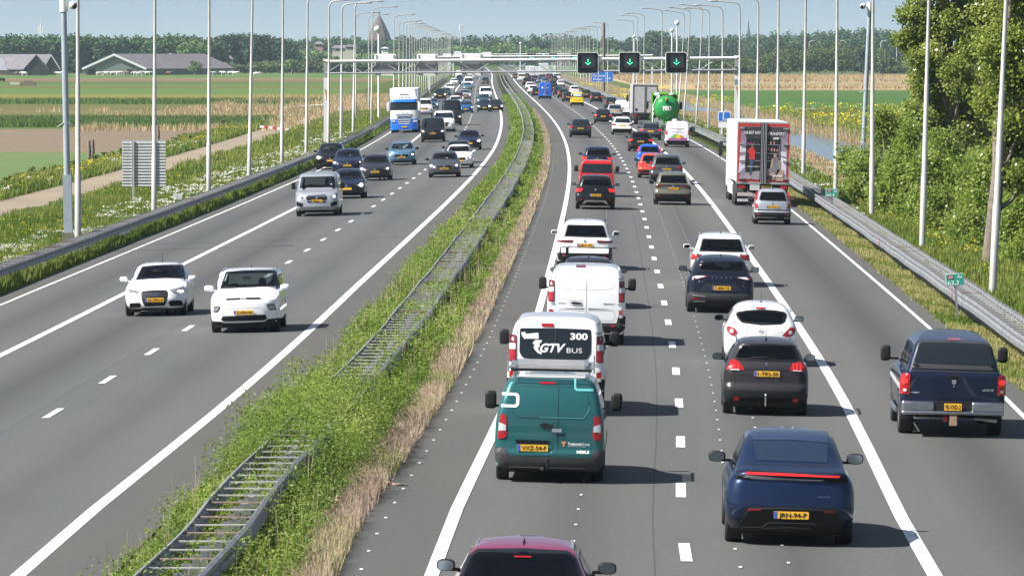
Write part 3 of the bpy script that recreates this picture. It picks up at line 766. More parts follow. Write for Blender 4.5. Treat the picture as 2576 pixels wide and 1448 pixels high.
# ================================================================ vegetation as stuff
def scatter(n, o0, o1, Y0, Y1, side='R', dens=None):
    """random ground points with offset in o0..o1, evenly per area; optional keep-probability"""
    o = RNG.uniform(o0, o1, n); y = RNG.uniform(Y0, Y1, n)
    if dens is not None: k = RNG.random(n) < dens(o, y); o, y = o[k], y[k]
    x = (cRa(y) if side == 'R' else cLa(y)) + o
    return np.stack([x, y, gza(x, y)], 1)
def vnoise(x, y, s, seed=0):
    """cheap smooth value noise 0..1"""
    r = np.random.default_rng(seed); G = r.random((64, 64)); a = (x/s) % 64; b = (y/s) % 64
    i = a.astype(int); j = b.astype(int); fx = a-i; fy = b-j; fx = fx*fx*(3-2*fx); fy = fy*fy*(3-2*fy)
    g = lambda p, q: G[p % 64, q % 64]
    return (g(i, j)*(1-fx)+g(i+1, j)*fx)*(1-fy) + (g(i, j+1)*(1-fx)+g(i+1, j+1)*fx)*fy
def blades(P, h, w_, lean=.35, per=1):
    """grass blades: one tapering quad each"""
    if per > 1: P = np.repeat(P, per, 0) + np.concatenate([RNG.normal(0, .06, (len(P)*per, 2)), np.zeros((len(P)*per, 1))], 1)
    n = len(P); h = h if hasattr(h, '__len__') else np.full(n, h)
    if len(h) != n: h = np.repeat(h, per)
    h = h*RNG.uniform(.6, 1.15, n); a = RNG.uniform(0, 2*np.pi, n); l = RNG.uniform(0, lean, n)*h; b = RNG.uniform(0, np.pi, n)
    d = np.stack([np.cos(b), np.sin(b), np.zeros(n)], 1)*(w_/2)
    top = P + np.stack([np.cos(a)*l, np.sin(a)*l, h], 1)
    return np.stack([P-d, P+d, top+d*.35, top-d*.35], 1)
def leaves(P, h, r, per, size, flat=.5, low=.15, asp=.55):
    """bushy plants: 'per' leaflets around each base point"""
    n = len(P); N = n*per; B = np.repeat(P, per, 0); hh = np.repeat(h if hasattr(h, '__len__') else np.full(n, h), per)
    t = RNG.uniform(low, 1, N); rad = r*(1.15-t*.85)*np.sqrt(RNG.random(N)); a = RNG.uniform(0, 2*np.pi, N)
    C = B + np.stack([np.cos(a)*rad, np.sin(a)*rad, t*hh], 1)
    return quads(C, size*RNG.uniform(.6, 1.3, N), flat, asp), t
def quads(C, size, flat=.5, asp=.6):
    N = len(C); nrm = RNG.normal(0, 1, (N, 3)); nrm[:, 2] = np.abs(nrm[:, 2]) + flat*1.5; nrm /= np.linalg.norm(nrm, axis=1)[:, None]
    q = RNG.normal(0, 1, (N, 3)); u = np.cross(nrm, q); u /= np.linalg.norm(u, axis=1)[:, None]; v = np.cross(nrm, u)
    s = (size if hasattr(size, '__len__') else np.full(N, size))[:, None]/2
    return np.stack([C - u*s, C - v*s*asp, C + u*s, C + v*s*asp], 1)
def stuff(name, V, mt, rnd=None, label=None, cat='vegetation'):
    me = bigmesh(name, V.astype(np.float32), V.shape[1], mt, rnd); o = link(name, me)
    return tag(o, label, cat, kind='stuff')
M_GR = leafmat('grass_blades', [(.07, .125, .02), (.13, .20, .032), (.24, .28, .06), (.38, .35, .14)], .4)
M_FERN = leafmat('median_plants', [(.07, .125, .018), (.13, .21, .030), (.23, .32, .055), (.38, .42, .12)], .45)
M_DRY = leafmat('dry_grass', [(.36, .26, .20), (.46, .34, .27), (.50, .42, .27), (.28, .30, .10)], .3, .8)
M_FLW = leafmat('white_flowers', [(.75, .75, .68), (.85, .85, .8)], .25)
M_FLY = leafmat('yellow_flowers', [(.70, .55, .03), (.85, .72, .06)], .25)
M_REED = leafmat('reeds', [(.42, .30, .18), (.48, .36, .21), (.52, .41, .25), (.36, .31, .15)], .25, .8)
M_GREED = leafmat('green_reeds', [(.07, .14, .03), (.10, .18, .04), (.16, .21, .07)], .3)
# --- median: feathery green plants between and over the barrier, dry grass along the right-hand kerb
def mdens(o, y):
    n = vnoise(o*2.2, y, 3.2, 3); gap = ((y > 72) & (y < 94)) | ((y > 113) & (y < 157)) | ((y > 175) & (y < 190)) | (y > 215)
    inside = (o > -3.35) & (o < -2.5)
    edgeL = np.clip((o + np.interp(y, [66, 100, 160, 400], [4.05, 4.2, 4.5, 4.5]))/.35, 0, 1); edgeR = np.clip((-1.72 - o)/.25, 0, 1)
    d = np.where(inside & gap, .10 + .5*(n > .66), .6 + .6*(n > .35)); return d*edgeL*edgeR
V = []; T = []
for (Y0, Y1, n, per, sz, hm) in ((66, 125, 4300, 64, .066, 1.0), (125, 220, 5400, 36, .09, 1.0), (220, 420, 8000, 20, .14, .9), (420, 900, 9000, 10, .24, .8)):
    P = scatter(n, -4.6, -1.7, Y0, Y1, 'R', mdens); o = P[:, 0]-cRa(P[:, 1])
    h = RNG.uniform(.38, .72, len(P))*hm*(.75+.8*vnoise(o*3, P[:, 1], 4, 5)); cover = (P[:, 1] > 93) & (P[:, 1] < 113); h = np.where(cover, h*1.5+.18, h)
    h = np.where((o > -3.35) & (o < -2.45) & ~cover, h*.9+.2, h); h = np.where(o > -2.2, h*.8, h)
    q, t = leaves(P, h, .30, per, sz, .25, .05, .35); V.append(q)
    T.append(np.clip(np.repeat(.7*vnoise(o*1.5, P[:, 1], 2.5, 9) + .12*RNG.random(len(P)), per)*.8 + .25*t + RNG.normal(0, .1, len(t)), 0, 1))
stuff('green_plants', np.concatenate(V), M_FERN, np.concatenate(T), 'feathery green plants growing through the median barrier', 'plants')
P = scatter(900, -4.4, -1.7, 66, 300, 'R', lambda o, y: mdens(o, y)*(vnoise(o*2, y, 4, 77) > .4))
q, t = leaves(P, .55, .26, 40, .06, .2, .05, .3); stuff('withered_weeds', q, M_DRY, np.clip(RNG.normal(.4, .25, len(t)), 0, 1), 'brown withered weeds mixed into the green median plants', 'weeds')
P = scatter(1500, -4.3, -1.9, 68, 240, 'R', mdens)
stuff('plant_stems', blades(P, .95, .014, .2), M_DRY, RNG.random(len(P))*.5+.4, 'pale stems standing among the green median plants', 'plants')
V = []
for (Y0, Y1, n, hh, ww) in ((60, 130, 46000, .30, .014), (130, 260, 42000, .32, .03), (260, 700, 30000, .35, .07)):
    P = scatter(n, -2.0, -1.32, Y0, Y1, 'R', lambda o, y: np.clip((o+2.05)/.35, 0, 1)*(.35+.9*(vnoise(o*3, y, 2.2, 4) > .25))*np.where(o > -1.46+.12*vnoise(o*0, y, .7, 8), .25, 1)); V.append(blades(P, hh, ww, .5))
V = np.concatenate(V); y = V[:, 0, 1]; rn = np.clip(.55*vnoise(V[:, 0, 0]*4, y, 5, 6)+.45*vnoise(V[:, 0, 0]*0, y, 9, 16)+RNG.normal(0, .13, len(y)), 0, 1)
stuff('dry_grass', V, M_DRY, rn, 'reddish brown dry grass along the kerb of the right carriageway', 'grass')
P = scatter(9000, -4.7, -4.1, 64, 420, 'R', lambda o, y: .75*(vnoise(o*3, y, 3, 12) > .5)*(o > -np.interp(y, [66, 100, 160, 400], [4.25, 4.4, 4.7, 4.7]))); 
stuff('kerb_grass', blades(P, .18, .03, .5), M_DRY, RNG.random(len(P)), 'low brown grass at the edge of the left carriageway', 'grass')
# --- verges with grass and wild flowers
def verge(o0, o1, Y0, Y1, n, h, w_, side, name, label, gb=.5, gp=None):
    P = scatter(n, o0, o1, Y0, Y1, side, gp); c = vnoise(P[:, 0], P[:, 1], 3.5, 21); c2 = vnoise(P[:, 0], P[:, 1], 14, 22)
    hh = h*(.5+1.0*c); q = blades(P, hh, w_, .5, 2); r = np.clip(np.repeat(gb*c+.35*c2, 2)+RNG.normal(0, .12, len(P)*2), 0, 1)
    return q, r
qs = [verge(-19.7, -11.3, 150, 330, 62000, .42, .045, 'L', '', ''), verge(-19.7, -11.3, 330, 700, 42000, .5, .09, 'L', '', ''),
      verge(-27.5, -24.0, 230, 600, 32000, .5, .08, 'L', '', ''), verge(-12.0, -10.95, 130, 500, 26000, .3, .05, 'L', '', '', .35)]
stuff('verge_grass', np.concatenate([q[0] for q in qs]), M_GR, np.concatenate([q[1] for q in qs]), 'rough green grass on the verge left of the motorway', 'grass')
qs = [verge(11.15, 12.3, 110, 420, 26000, .16, .04, 'R', '', '', 1.5, lambda o, y: np.clip((o-11.0)/.5, .1, 1)), verge(12.6, 17.2, 110, 300, 42000, .42, .05, 'R', '', ''), verge(12.4, 17.5, 300, 800, 30000, .5, .1, 'R', '', '')]
stuff('verge_grass', np.concatenate([q[0] for q in qs]), M_GR, np.concatenate([q[1] for q in qs]), 'green grass on the verge right of the motorway', 'grass')
def umbels(o0, o1, Y0, Y1, n, side, h, cl, size, thr, seed, per=9, rad=.13):
    P = scatter(n, o0, o1, Y0, Y1, side, lambda o, y: (vnoise(o, y, cl, seed) > thr)*1.0)
    P = P + np.stack([np.zeros(len(P)), np.zeros(len(P)), h*RNG.uniform(.7, 1.15, len(P))], 1); N = len(P)*per; a = RNG.uniform(0, 6.28, N); r = rad*np.sqrt(RNG.random(N))
    C = np.repeat(P, per, 0) + np.stack([np.cos(a)*r, np.sin(a)*r, RNG.uniform(-.03, .03, N)], 1); return quads(C, size*RNG.uniform(.7, 1.3, N), 1.0, .9)
stuff('white_flowers', np.concatenate([umbels(-15.0, -11.6, 150, 260, 2600, 'L', .55, 3.0, .045, .56, 31), umbels(-15.5, -11.6, 260, 520, 2300, 'L', .6, 3.5, .07, .60, 32), umbels(-26, -24.2, 300, 480, 350, 'L', .55, 5, .08, .6, 33), umbels(13, 17, 250, 620, 900, 'R', .6, 4, .09, .55, 34)]),
      M_FLW, None, 'white umbel flowers massed on the grassy verge', 'flowers')
stuff('yellow_flowers', np.concatenate([umbels(-19.5, -13, 170, 330, 1900, 'L', .5, 4, .04, .60, 41, 5, .12), umbels(-19.5, -12, 330, 650, 1500, 'L', .55, 5, .07, .58, 42, 5, .15), umbels(-27, -24.2, 250, 560, 900, 'L', .6, 6, .08, .5, 43, 5, .15),
      umbels(14, 17.5, 150, 320, 900, 'R', .6, 4, .05, .6, 44, 5, .15)]), M_FLY, None, 'yellow flowers scattered through the verge grass', 'flowers')
# right-hand field edge: rapeseed-yellow band, reed belts along the ditch
def box_scatter(n, X0, X1, Y0, Y1, thr=None, cl=30, seed=1, zz=None):
    x = RNG.uniform(X0, X1, n); y = RNG.uniform(Y0, Y1, n)
    if thr is not None: k = vnoise(x, y, cl, seed) > thr; x, y = x[k], y[k]
    return np.stack([x, y, gza(x, y) if zz is None else np.full(len(x), zz)], 1)
def yflow(P, h, per, size, rad):
    P = P + np.stack([np.zeros(len(P)), np.zeros(len(P)), h*RNG.uniform(.5, 1.15, len(P))], 1); N = len(P)*per; a = RNG.uniform(0, 6.28, N); r = rad*np.sqrt(RNG.random(N))
    return quads(np.repeat(P, per, 0) + np.stack([np.cos(a)*r, np.sin(a)*r, RNG.uniform(-.2, .1, N)], 1), size*RNG.uniform(.6, 1.3, N), .6, .8)
P = np.concatenate([scatter(1500, 28.5, 56, 600, 790, 'R', lambda o, y: (vnoise(o, y, 13, 51) > .45)*1.0), scatter(2600, 12.5, 32, 900, 1250, 'R', lambda o, y: (vnoise(o, y, 30, 52) > .5)*1.0)])
stuff('yellow_flowers', yflow(P, .95, 6, .20, .4), M_FLY, None, 'yellow flowering band beyond the ditch on the right', 'flowers')
P = scatter(26000, 28.2, 50, 380, 760, 'R'); stuff('field_grass', blades(P, .7, .12, .5, 2), M_GR, np.clip(RNG.normal(.62, .2, len(P)*2), 0, 1), 'tall olive green grass on the far bank of the ditch', 'grass')
P = np.concatenate([scatter(30000, 15.6, 18.9, 330, 900, 'R'), scatter(5000, 27.3, 29, 520, 1150, 'R'), scatter(22000, 18.6, 26.5, 600, 790, 'R', lambda o, y: (vnoise(o*.6, y, 16, 66) > .38)*1.0), scatter(16000, 12.6, 24, 900, 1800, 'R')])
stuff('reeds', blades(P, .75*(.6+.6*vnoise(P[:, 0], P[:, 1], 6, 61)), .05, .45, 3), M_REED, None, 'pale dry reeds lining the ditch right of the motorway', 'reeds')
P = np.concatenate([box_scatter(12000, 40, 330, 1230, 1300, .4), box_scatter(26000, 30, 330, 1480, 1860)])
stuff('reeds', blades(P, .75, .14, .3, 3), M_REED, None, 'distant pale reed belt in front of the right-hand bushes', 'reeds')
P = np.concatenate([box_scatter(10000, -120, -33, 700, 775, .78, 6, 62), box_scatter(10000, -44, -17, 560, 1000, .42, 12, 63)]); P = P[(P[:, 0]-cLa(P[:, 1])) < -13.5]
stuff('reeds', blades(P, .6, .07, .4, 3), M_REED, None, 'pale reed bed beyond the ploughed field on the left', 'reeds')
P = np.concatenate([box_scatter(26000, -120, -27, 603, 668), box_scatter(7000, -160, -30, 858, 925, .35, 20, 64)])
stuff('green_reeds', blades(P, .6, .08, .4, 3), M_GREED, None, 'band of tall green reeds behind the ploughed field', 'reeds')

# ================================================================ safety barriers
def steelmat():
    t = NT('galvanised_steel'); n = t.noise(t.obj(), 2.5, 5, .65); m = t.noise(t.obj(), .6, 3)
    c = t.ramp(n, [(.3, (.17, .18, .195)), (.7, (.31, .32, .33))]); c = t.mix(t.ramp(m, [(.62, 0.0), (.75, .35)]), c, (.30, .22, .15)); t.col(c); t.rough(.5); t.b.inputs['Metallic'].default_value = .35; return t.m
M_STEEL = steelmat(); M_WOODG = mat('weathered_bar', (.42, .41, .39), .7, .2, vary=.3, scale=1.2)
M_RUSTY = mat('rusty_bar', (.30, .21, .17), .8, .1, vary=.3, scale=2)
def barrier(label, side, oA, oB, faceA, faceB, Y0, Y1, zoff=0, h=.75, group=None, sag=.006, wide=1.333, near0=0, tall=.30):
    """double rail on posts tied by cross bars; oA/oB offsets of the two rails"""
    c = cR if side == 'R' else cL; root = empty('safety_barrier', (0, 0, 0)); tag(root, label, 'guardrail', group)
    def rail(name, o, face):
        ys = [y for y in np.concatenate([np.arange(Y0, min(Y1, 420), 2.0), np.arange(420, Y1, 9.0)])]
        prof = [(0, 0), (.05, -.03), (.05, -.09), (.0, -.15), (.05, -.21), (.05, -tall+.03), (0, -tall), (-.012, -tall), (.036, -.21-.005), (-.014, -.15), (.036, -.09), (.036, -.035), (-.012, -.005)]
        V = []; n = len(prof); wob = vnoise(np.array(ys)*1.0, np.array(ys)*0+o*7+50, 6.5, 71); wz = vnoise(np.array(ys)*1.0, np.array(ys)*0+o*5+20, 5, 72)
        for i, y in enumerate(ys):
            x = c(y)+o+(wob[i]-.5)*.07; z = gz(x, y)+h+(wz[i]-.5)*sag*5
            for (a, b) in prof: V.append((x+face*a, y, z+b))
        F = [(j*n+k, j*n+(k+1) % n, (j+1)*n+(k+1) % n, (j+1)*n+k) for j in range(len(ys)-1) for k in range(n)]
        m = MB(); m.add(V, F); return m.build(name, M_STEEL, root, 30)
    rail('rail', oA, faceA); rail('rail', oB, faceB)
    w_ = abs(oB-oA); bar = MB(); bar.box((-w_/2, -.03, -.05), (w_/2, .03, -.032)); bar.box((-.02, -.12, -.16), (.08, -.08, -.15))
    bm_ = bar.mesh('crossbar', M_WOODG); br_ = bar.mesh('crossbar', M_RUSTY)
    pm = MB().box((-.05, -.03, -h-.15), (.05, .03, -.10)).box((-.07, -.035, -.15), (.07, -.028, -.10)).mesh('post', M_STEEL)
    n = 0; y = Y0 + .6; mid = (oA+oB)/2; rest = MB(); restp = MB()
    while y < Y1:
        x = c(y)+mid; z = gz(x, y)+h
        if y >= near0 and n < 100:
            o = link('crossbar', br_ if random.random() < .09 else bm_, root); o.location = (x, y, z); o.rotation_euler = (0, RNG.normal(0, .008), hdg(y)+RNG.normal(0, .012))
            if n < 60: q = link('post', pm, root); q.location = (x, y, z)
            else: restp.box((x-.05, y-.03, z-h-.1), (x+.05, y+.03, z-.1))
            n += 1
        elif y < 1000:
            rest.box((x-w_/2, y-.03, z-.05), (x+w_/2, y+.03, z-.035))
            if y < 420: restp.box((x-.05, y-.03, z-h-.1), (x+.05, y+.03, z-.1))
        y += wide if y < 420 else 4.0
    if rest.v: o = rest.build('crossbars', M_WOODG, root); o['kind'] = 'stuff'
    if restp.v: o = restp.build('posts', M_STEEL, root); o['kind'] = 'stuff'
    return root
barrier('grey ladder-like steel barrier overgrown with green plants in the median', 'R', -3.35, -2.55, -1, 1, 62, 1650, h=.78, near0=70)
barrier('grey steel barrier with cross bars along the flowery left verge', 'L', -11.35, -12.15, 1, -1, 120, 1500, near0=165, h=.78)
br_ = barrier('pale steel barrier with cross bars beside the bushes on the right', 'R', 12.0, 12.85, -1, 1, 118, 1500, near0=130, h=.80, tall=.36)
for px_, py_ in ((2365, 742), (2204, 612)):
    p = at(px_, py_, .2); x = cR(p.y)+12.0-.062; MB().box((x-.012, p.y-.05, gz(x, p.y)+.46), (x, p.y+.05, gz(x, p.y)+.80)).build('red_marker', mat('red_marker', (.5, .04, .03), .5, vary=0), br_)
p = on(985, 1222); r = empty('litter', tuple(p)); tag(r, 'torn piece of litter lying on the shoulder beside the dry grass', 'litter')
MB().add([(-.16, 0, .01), (.1, -.05, .03), (.14, .06, .05), (-.1, .12, .06)], [(0, 1, 2, 3)]).ell((-.05, .04, .04), (.06, .05, .04), n=7, m=5).build('scrap', mat('dirty_plastic', (.3, .2, .16), .6, vary=.5, scale=20), r, fixn=False); MB().tube((.1, 0, .02), (.28, -.03, .02), .015, n=5).build('rod', M_BLACK, r)
# ================================================================ lamp posts and masts
M_POLE = mat('galvanised_pole', (.40, .395, .375), .55, .25, vary=.12, scale=1.5)
M_POLEB = mat('bluish_galvanised_pole', (.36, .41, .46), .5, .3, vary=.1, scale=2)
M_WHITEM = mat('white_painted_steel', (.72, .72, .70), .5, vary=.06)
M_GREYM = mat('grey_painted_steel', (.30, .31, .32), .5, vary=.06)
_LP = {}
def lamp_meshes(far):
    if far in _LP: return _LP[far]
    n = 6 if far else 14; H = 11.0
    p = MB(); r = .075 if far else .10
    p.path([(0, 0, -.8), (0, 0, 3.0), (0, 0, 3.02), (0, 0, 6.5), (0, 0, 6.52), (0, 0, H)], [r*1.25, r*1.2, r, r*.9, r*.78, r*.62], n=n)
    a = MB(); a.path([(0, 0, H), (.03, 0, H+.25), (.16, 0, H+.48), (.45, 0, H+.60), (1.9, 0, H+.72)], [.062, .06, .055, .05, .045], n=n if far else 8)
    h = MB(); h.ell((2.15, 0, H+.72), (.42, .14, .07), n=10, m=6, e=.8)
    _LP[far] = (p.mesh('mast', M_POLE, 50), a.mesh('arm', M_POLE, 50), h.mesh('lamp_head', M_GREYM, 50)); return _LP[far]
def lamp(X, Y, side, label, group=None, top=None, ztop=None, far=False, s=1.0):
    """side +1: arm towards +x. top = pixel column where the mast meets row 0 / its top"""
    z = gz(X, Y); r = empty('street_lamp', (X, Y, z)); tag(r, label, 'street lamp', group)
    ms = lamp_meshes(far)
    for nm, m in zip(('mast', 'arm', 'lamp_head'), ms): link(nm, m, r)
    r.rotation_euler = (0, top or 0, 0 if side > 0 else math.pi)
    if side < 0: r.rotation_euler = (0, -(top or 0), math.pi)
    r.scale = (s, s, (ztop - z)/11.7 if ztop else s); return r
def polerow(lst, U, side, Cside, labels, group):
    for i, (xb, xt, yt) in enumerate(lst):
        Y = px2Y(xb, U, 0, 'R'); X = cR(Y) + U
        zt = None
        if yt: zt = atY(xt, yt, Y).z
        yb = 724 + 0  # lean: change of column from base to where it leaves the frame
        zb = gz(X, Y); ztop = atY(xt, max(yt or 0, 0), Y).z
        lean = math.atan2((xt-xb)*Y/FPX, ztop-zb)
        lamp(X, Y, side, labels[i] if i < len(labels) else labels[-1], group if i >= len(labels)-1 else None, lean, zt, far=Y > 520)
GLP = 'lamp posts along the motorway'
polerow([(197,199,0),(387,391,0),(526,529,0),(625,635,0),(708,712,0),(770,775,0),(826,829,0),(858,861,0),(888,894,3),(934,938,17),(990,992,37)], -18.5, 1, 'L',
  ['thick pale lamp post beside the camera mast on the left verge', 'pale lamp post in front of the ribbed sign back', 'pale lamp post just right of the ribbed sign back',
   'pale lamp post on the left verge between the sign back and the red-white barrier', 'lamp post standing at the right end of the red and white barrier', 'lamp post just left of the white gantry leg',
   'lamp post touching the white gantry leg on the left verge', 'lamp post seen directly right of the left gantry leg', 'curved lamp post left of the truck, its arm at the top of the photo',
   'lamp post with its arm in front of the brown cone tower', 'lamp post standing right above the white roof of the truck'], GLP)
for xb, yt, l in ((895, 32, 'set-back lamp post left of the brown cone tower'), (928, 37, 'set-back lamp post in front of the left half of the cone tower')):
    Y = px2Y(xb, -22); lamp(cR(Y)-22, Y, 1, l, None, 0, atY(xb, yt, Y).z, far=True)
polerow([(2497,2530,0),(2320,2336,0),(2194,2196,0),(2102,2105,0),(2020,2026,0),(1954,1958,0),(1903,1907,0),(1860,1861,0),(1817,1817,0),(1782,1785,0),(1750,1768,15),(1720,1737,22),(1705,1723,30),(1663,1666,22),(1619,1620,34),(1602,1604,39),(1592,1593,51),(1528,1529,58)], 13.9, -1, 'R',
  ['nearest and thickest lamp post, beside the green 63,3 sign', 'lamp post in front of the big poplar trunk', 'lamp post right beside the grey camera mast in the bushes', 'lamp post standing behind the green 63,4 sign',
   'lamp post beside the ditch just right of the white trailer', 'lamp post directly behind the roof of the white trailer', 'lamp post behind the trailer, near the thin church spire', 'lamp post touching the right gantry leg',
   'lamp post passing in front of the small blue sign', 'lamp post just left of the small blue sign', 'leaning lamp post right of the third arrow sign, lamp at the top edge', 'leaning lamp post crossing the third arrow sign',
   'lamp post standing right above the green tanker', 'lamp post above the gap between grey trailer and green tanker', 'tall lamp post right of the second arrow sign', 'lamp post behind the right edge of the second arrow sign',
   'lamp post crossing the second arrow sign', 'lamp post in front of the blue direction sign'], GLP)
for i, Y in enumerate(np.arange(762, 1900, 37.5)):
    lamp(cR(Y)-18.6, Y, 1, 'thin distant lamp post in the dense row left of the road', 'distant lamp posts on the left', RNG.normal(0, .004), 11.3+RNG.normal(0, .12), far=True)
for i, Y in enumerate(np.arange(1040, 1900, 37.5)):
    lamp(cR(Y)+13.9, Y, -1, 'thin distant lamp post in the dense row right of the road', 'distant lamp posts on the right', RNG.normal(0, .006), 11.6+RNG.normal(0, .12), far=True)
# double lamp posts of the crossing road far right
for px in (2035, 2255, 2215, 2110):
    Y = 2300; X = (px-1288)/FPX*Y; r = empty('street_lamp', (X, Y, -.8)); tag(r, 'distant pale lamp post on the road in front of the far wood', 'street lamp', 'lamp posts by the far wood')
    m = MB(); m.path([(0, 0, 0), (0, 0, 11.2), (.4, 0, 11.8), (2.2, 0, 12)], [.12, .1, .09, .08], n=5); m.build('mast', M_WHITEM, r)
def cam_mast(pb, pt, U, label, sgn):
    Y = px2Y(pb[0], U); X = cR(Y)+U; z = gz(X, Y); r = empty('camera_mast', (X, Y, z)); tag(r, label, 'mast'); zt = atY(pt[0], 22, Y).z - z
    r.rotation_euler = (0, math.atan2((pt[0]-pb[0])*Y/FPX, zt), 0)
    MB().path([(0, 0, 3.0), (0, 0, 3.02), (0, 0, zt)], [.10, .125, .11], n=14).build('mast', M_POLEB, r)
    b = MB(); b.box((-.16, -.13, -.4), (.16, .13, 3.1)); b.build('base_column', M_POLEB, r)
    MB().path([(0, 0, zt-.12), (0, 0, zt+.35)], .155, n=14).build('mast_head', M_WHITEM, r)
    c = MB(); c.ell((sgn*.36, -.1, zt+.12), (.16, .2, .16), n=14, m=10); c.tube((0, 0, zt+.15), (sgn*.3, -.05, zt+.15), .03)
    c.build('camera', M_WHITEM, r); MB().ell((sgn*.42, -.24, zt+.08), (.10, .08, .11), n=12, m=8).build('lens', M_BLACK, r)
    s = MB(); s.path([(-.33, 0, zt-4.4), (-.08, -.1, zt-4.25), (.08, -.1, zt-4.25), (.33, 0, zt-4.4)], .02, n=5); s.build('spikes', M_GREYM, r)
    if sgn > 0:
        k = MB(); k.box((-.22, -.30, .35), (.22, -.10, .95)); kb = k.build('switch_box', mat('olive_box', (.16, .15, .10), .6), r)
        MB().add([(-.17, -.305, .42), (-.02, -.305, .42), (-.095, -.305, .56)], [(0, 1, 2)]).build('warning_triangle', M_AMBER, kb, fixn=False)
        MB().box((-.2, -.31, .12), (.2, -.12, .3)).build('cable_box', M_GREYM, r)
cam_mast((172, 570), (161, 0), -18.2, 'bluish camera mast with a grey switch box among white flowers', 1)
cam_mast((2166, 530), (2187, 0), 15.4, 'bluish camera mast rising out of the green bushes', -1)
def small_mast(px, pyt, Y, label, dual=False):
    X = (px-1288)/FPX*Y; z0 = gz(X, Y); zt = atY(px, pyt, Y).z; r = empty('camera_mast', (X, Y, z0)); tag(r, label, 'mast')
    MB().tube((0, 0, 0), (0, 0, zt-z0), .14, .11, 8).build('mast', M_WHITEM, r); MB().ell((-.15 if dual else 0, -.1, zt-z0+.2), (.33, .3, .34), n=10, m=7).build('camera', M_WHITEM, r)
small_mast(953, 78, 620, 'white mast with a round camera in front of the cone tower', True)
small_mast(1703, 62, 760, 'white camera mast behind the third arrow sign, with rounded head'); small_mast(1690, 80, 900, 'shorter white camera mast left of the rounded one')
small_mast(1595, 95, 1100, 'small far camera mast above the second arrow sign')
Y = 1020; X = (1519-1288)/FPX*Y; r = empty('mast', (X, Y, -1)); tag(r, 'brown thick mast rising behind the distant lamp posts', 'mast'); MB().tube((0, 0, 0), (0, 0, atY(1519, 57, Y).z+1), .24, .24, 8).build('mast', mat('brown_mast', (.16, .12, .10), .7), r)
for px, pyt, Y in ((1160, 62, 2900), ): 
    X = (px-1288)/FPX*Y; r = empty('radio_mast', (X, Y, -1)); tag(r, 'far lattice radio mast above the trees beside the motorway', 'radio mast'); zt = atY(px, pyt, Y).z+1; m = MB()
    for a in range(3): c_, s_ = math.cos(a*2.094), math.sin(a*2.094); m.tube((c_*.6, s_*.6, 0), (c_*.5, s_*.5, zt), .10, .10, 4)
    for k in range(int(zt)): m.tube((math.cos(k*2.094)*.6, math.sin(k*2.094)*.6, k), (math.cos((k+1)*2.094)*.6, math.sin((k+1)*2.094)*.6, k+1), .07, .07, 4)
    m.build('lattice', M_WHITEM, r); MB().tube((.7, 0, zt-3), (.7, 0, zt), .25, .25, 6).tube((-.7, 0, zt-3), (-.7, 0, zt), .25, .25, 6).build('antenna', M_WHITEM, r)
Y = 2600; X = (103-1288)/FPX*Y; r = empty('radio_mast', (X, Y, -1)); tag(r, 'thin radio mast with aerials above the long row of trees on the left', 'radio mast'); zt = atY(103, 60, Y).z+1
MB().tube((0, 0, 0), (0, 0, zt), .35, .25, 6).tube((0, 0, zt), (0, 0, zt+5), .06, .04, 4).build('pole', M_WHITEM, r)
MB().tube((.9, 0, zt-4), (.9, 0, zt-1), .18, .18, 6).tube((-.9, 0, zt-4), (-.9, 0, zt-1), .18, .18, 6).build('antenna', M_WHITEM, r)

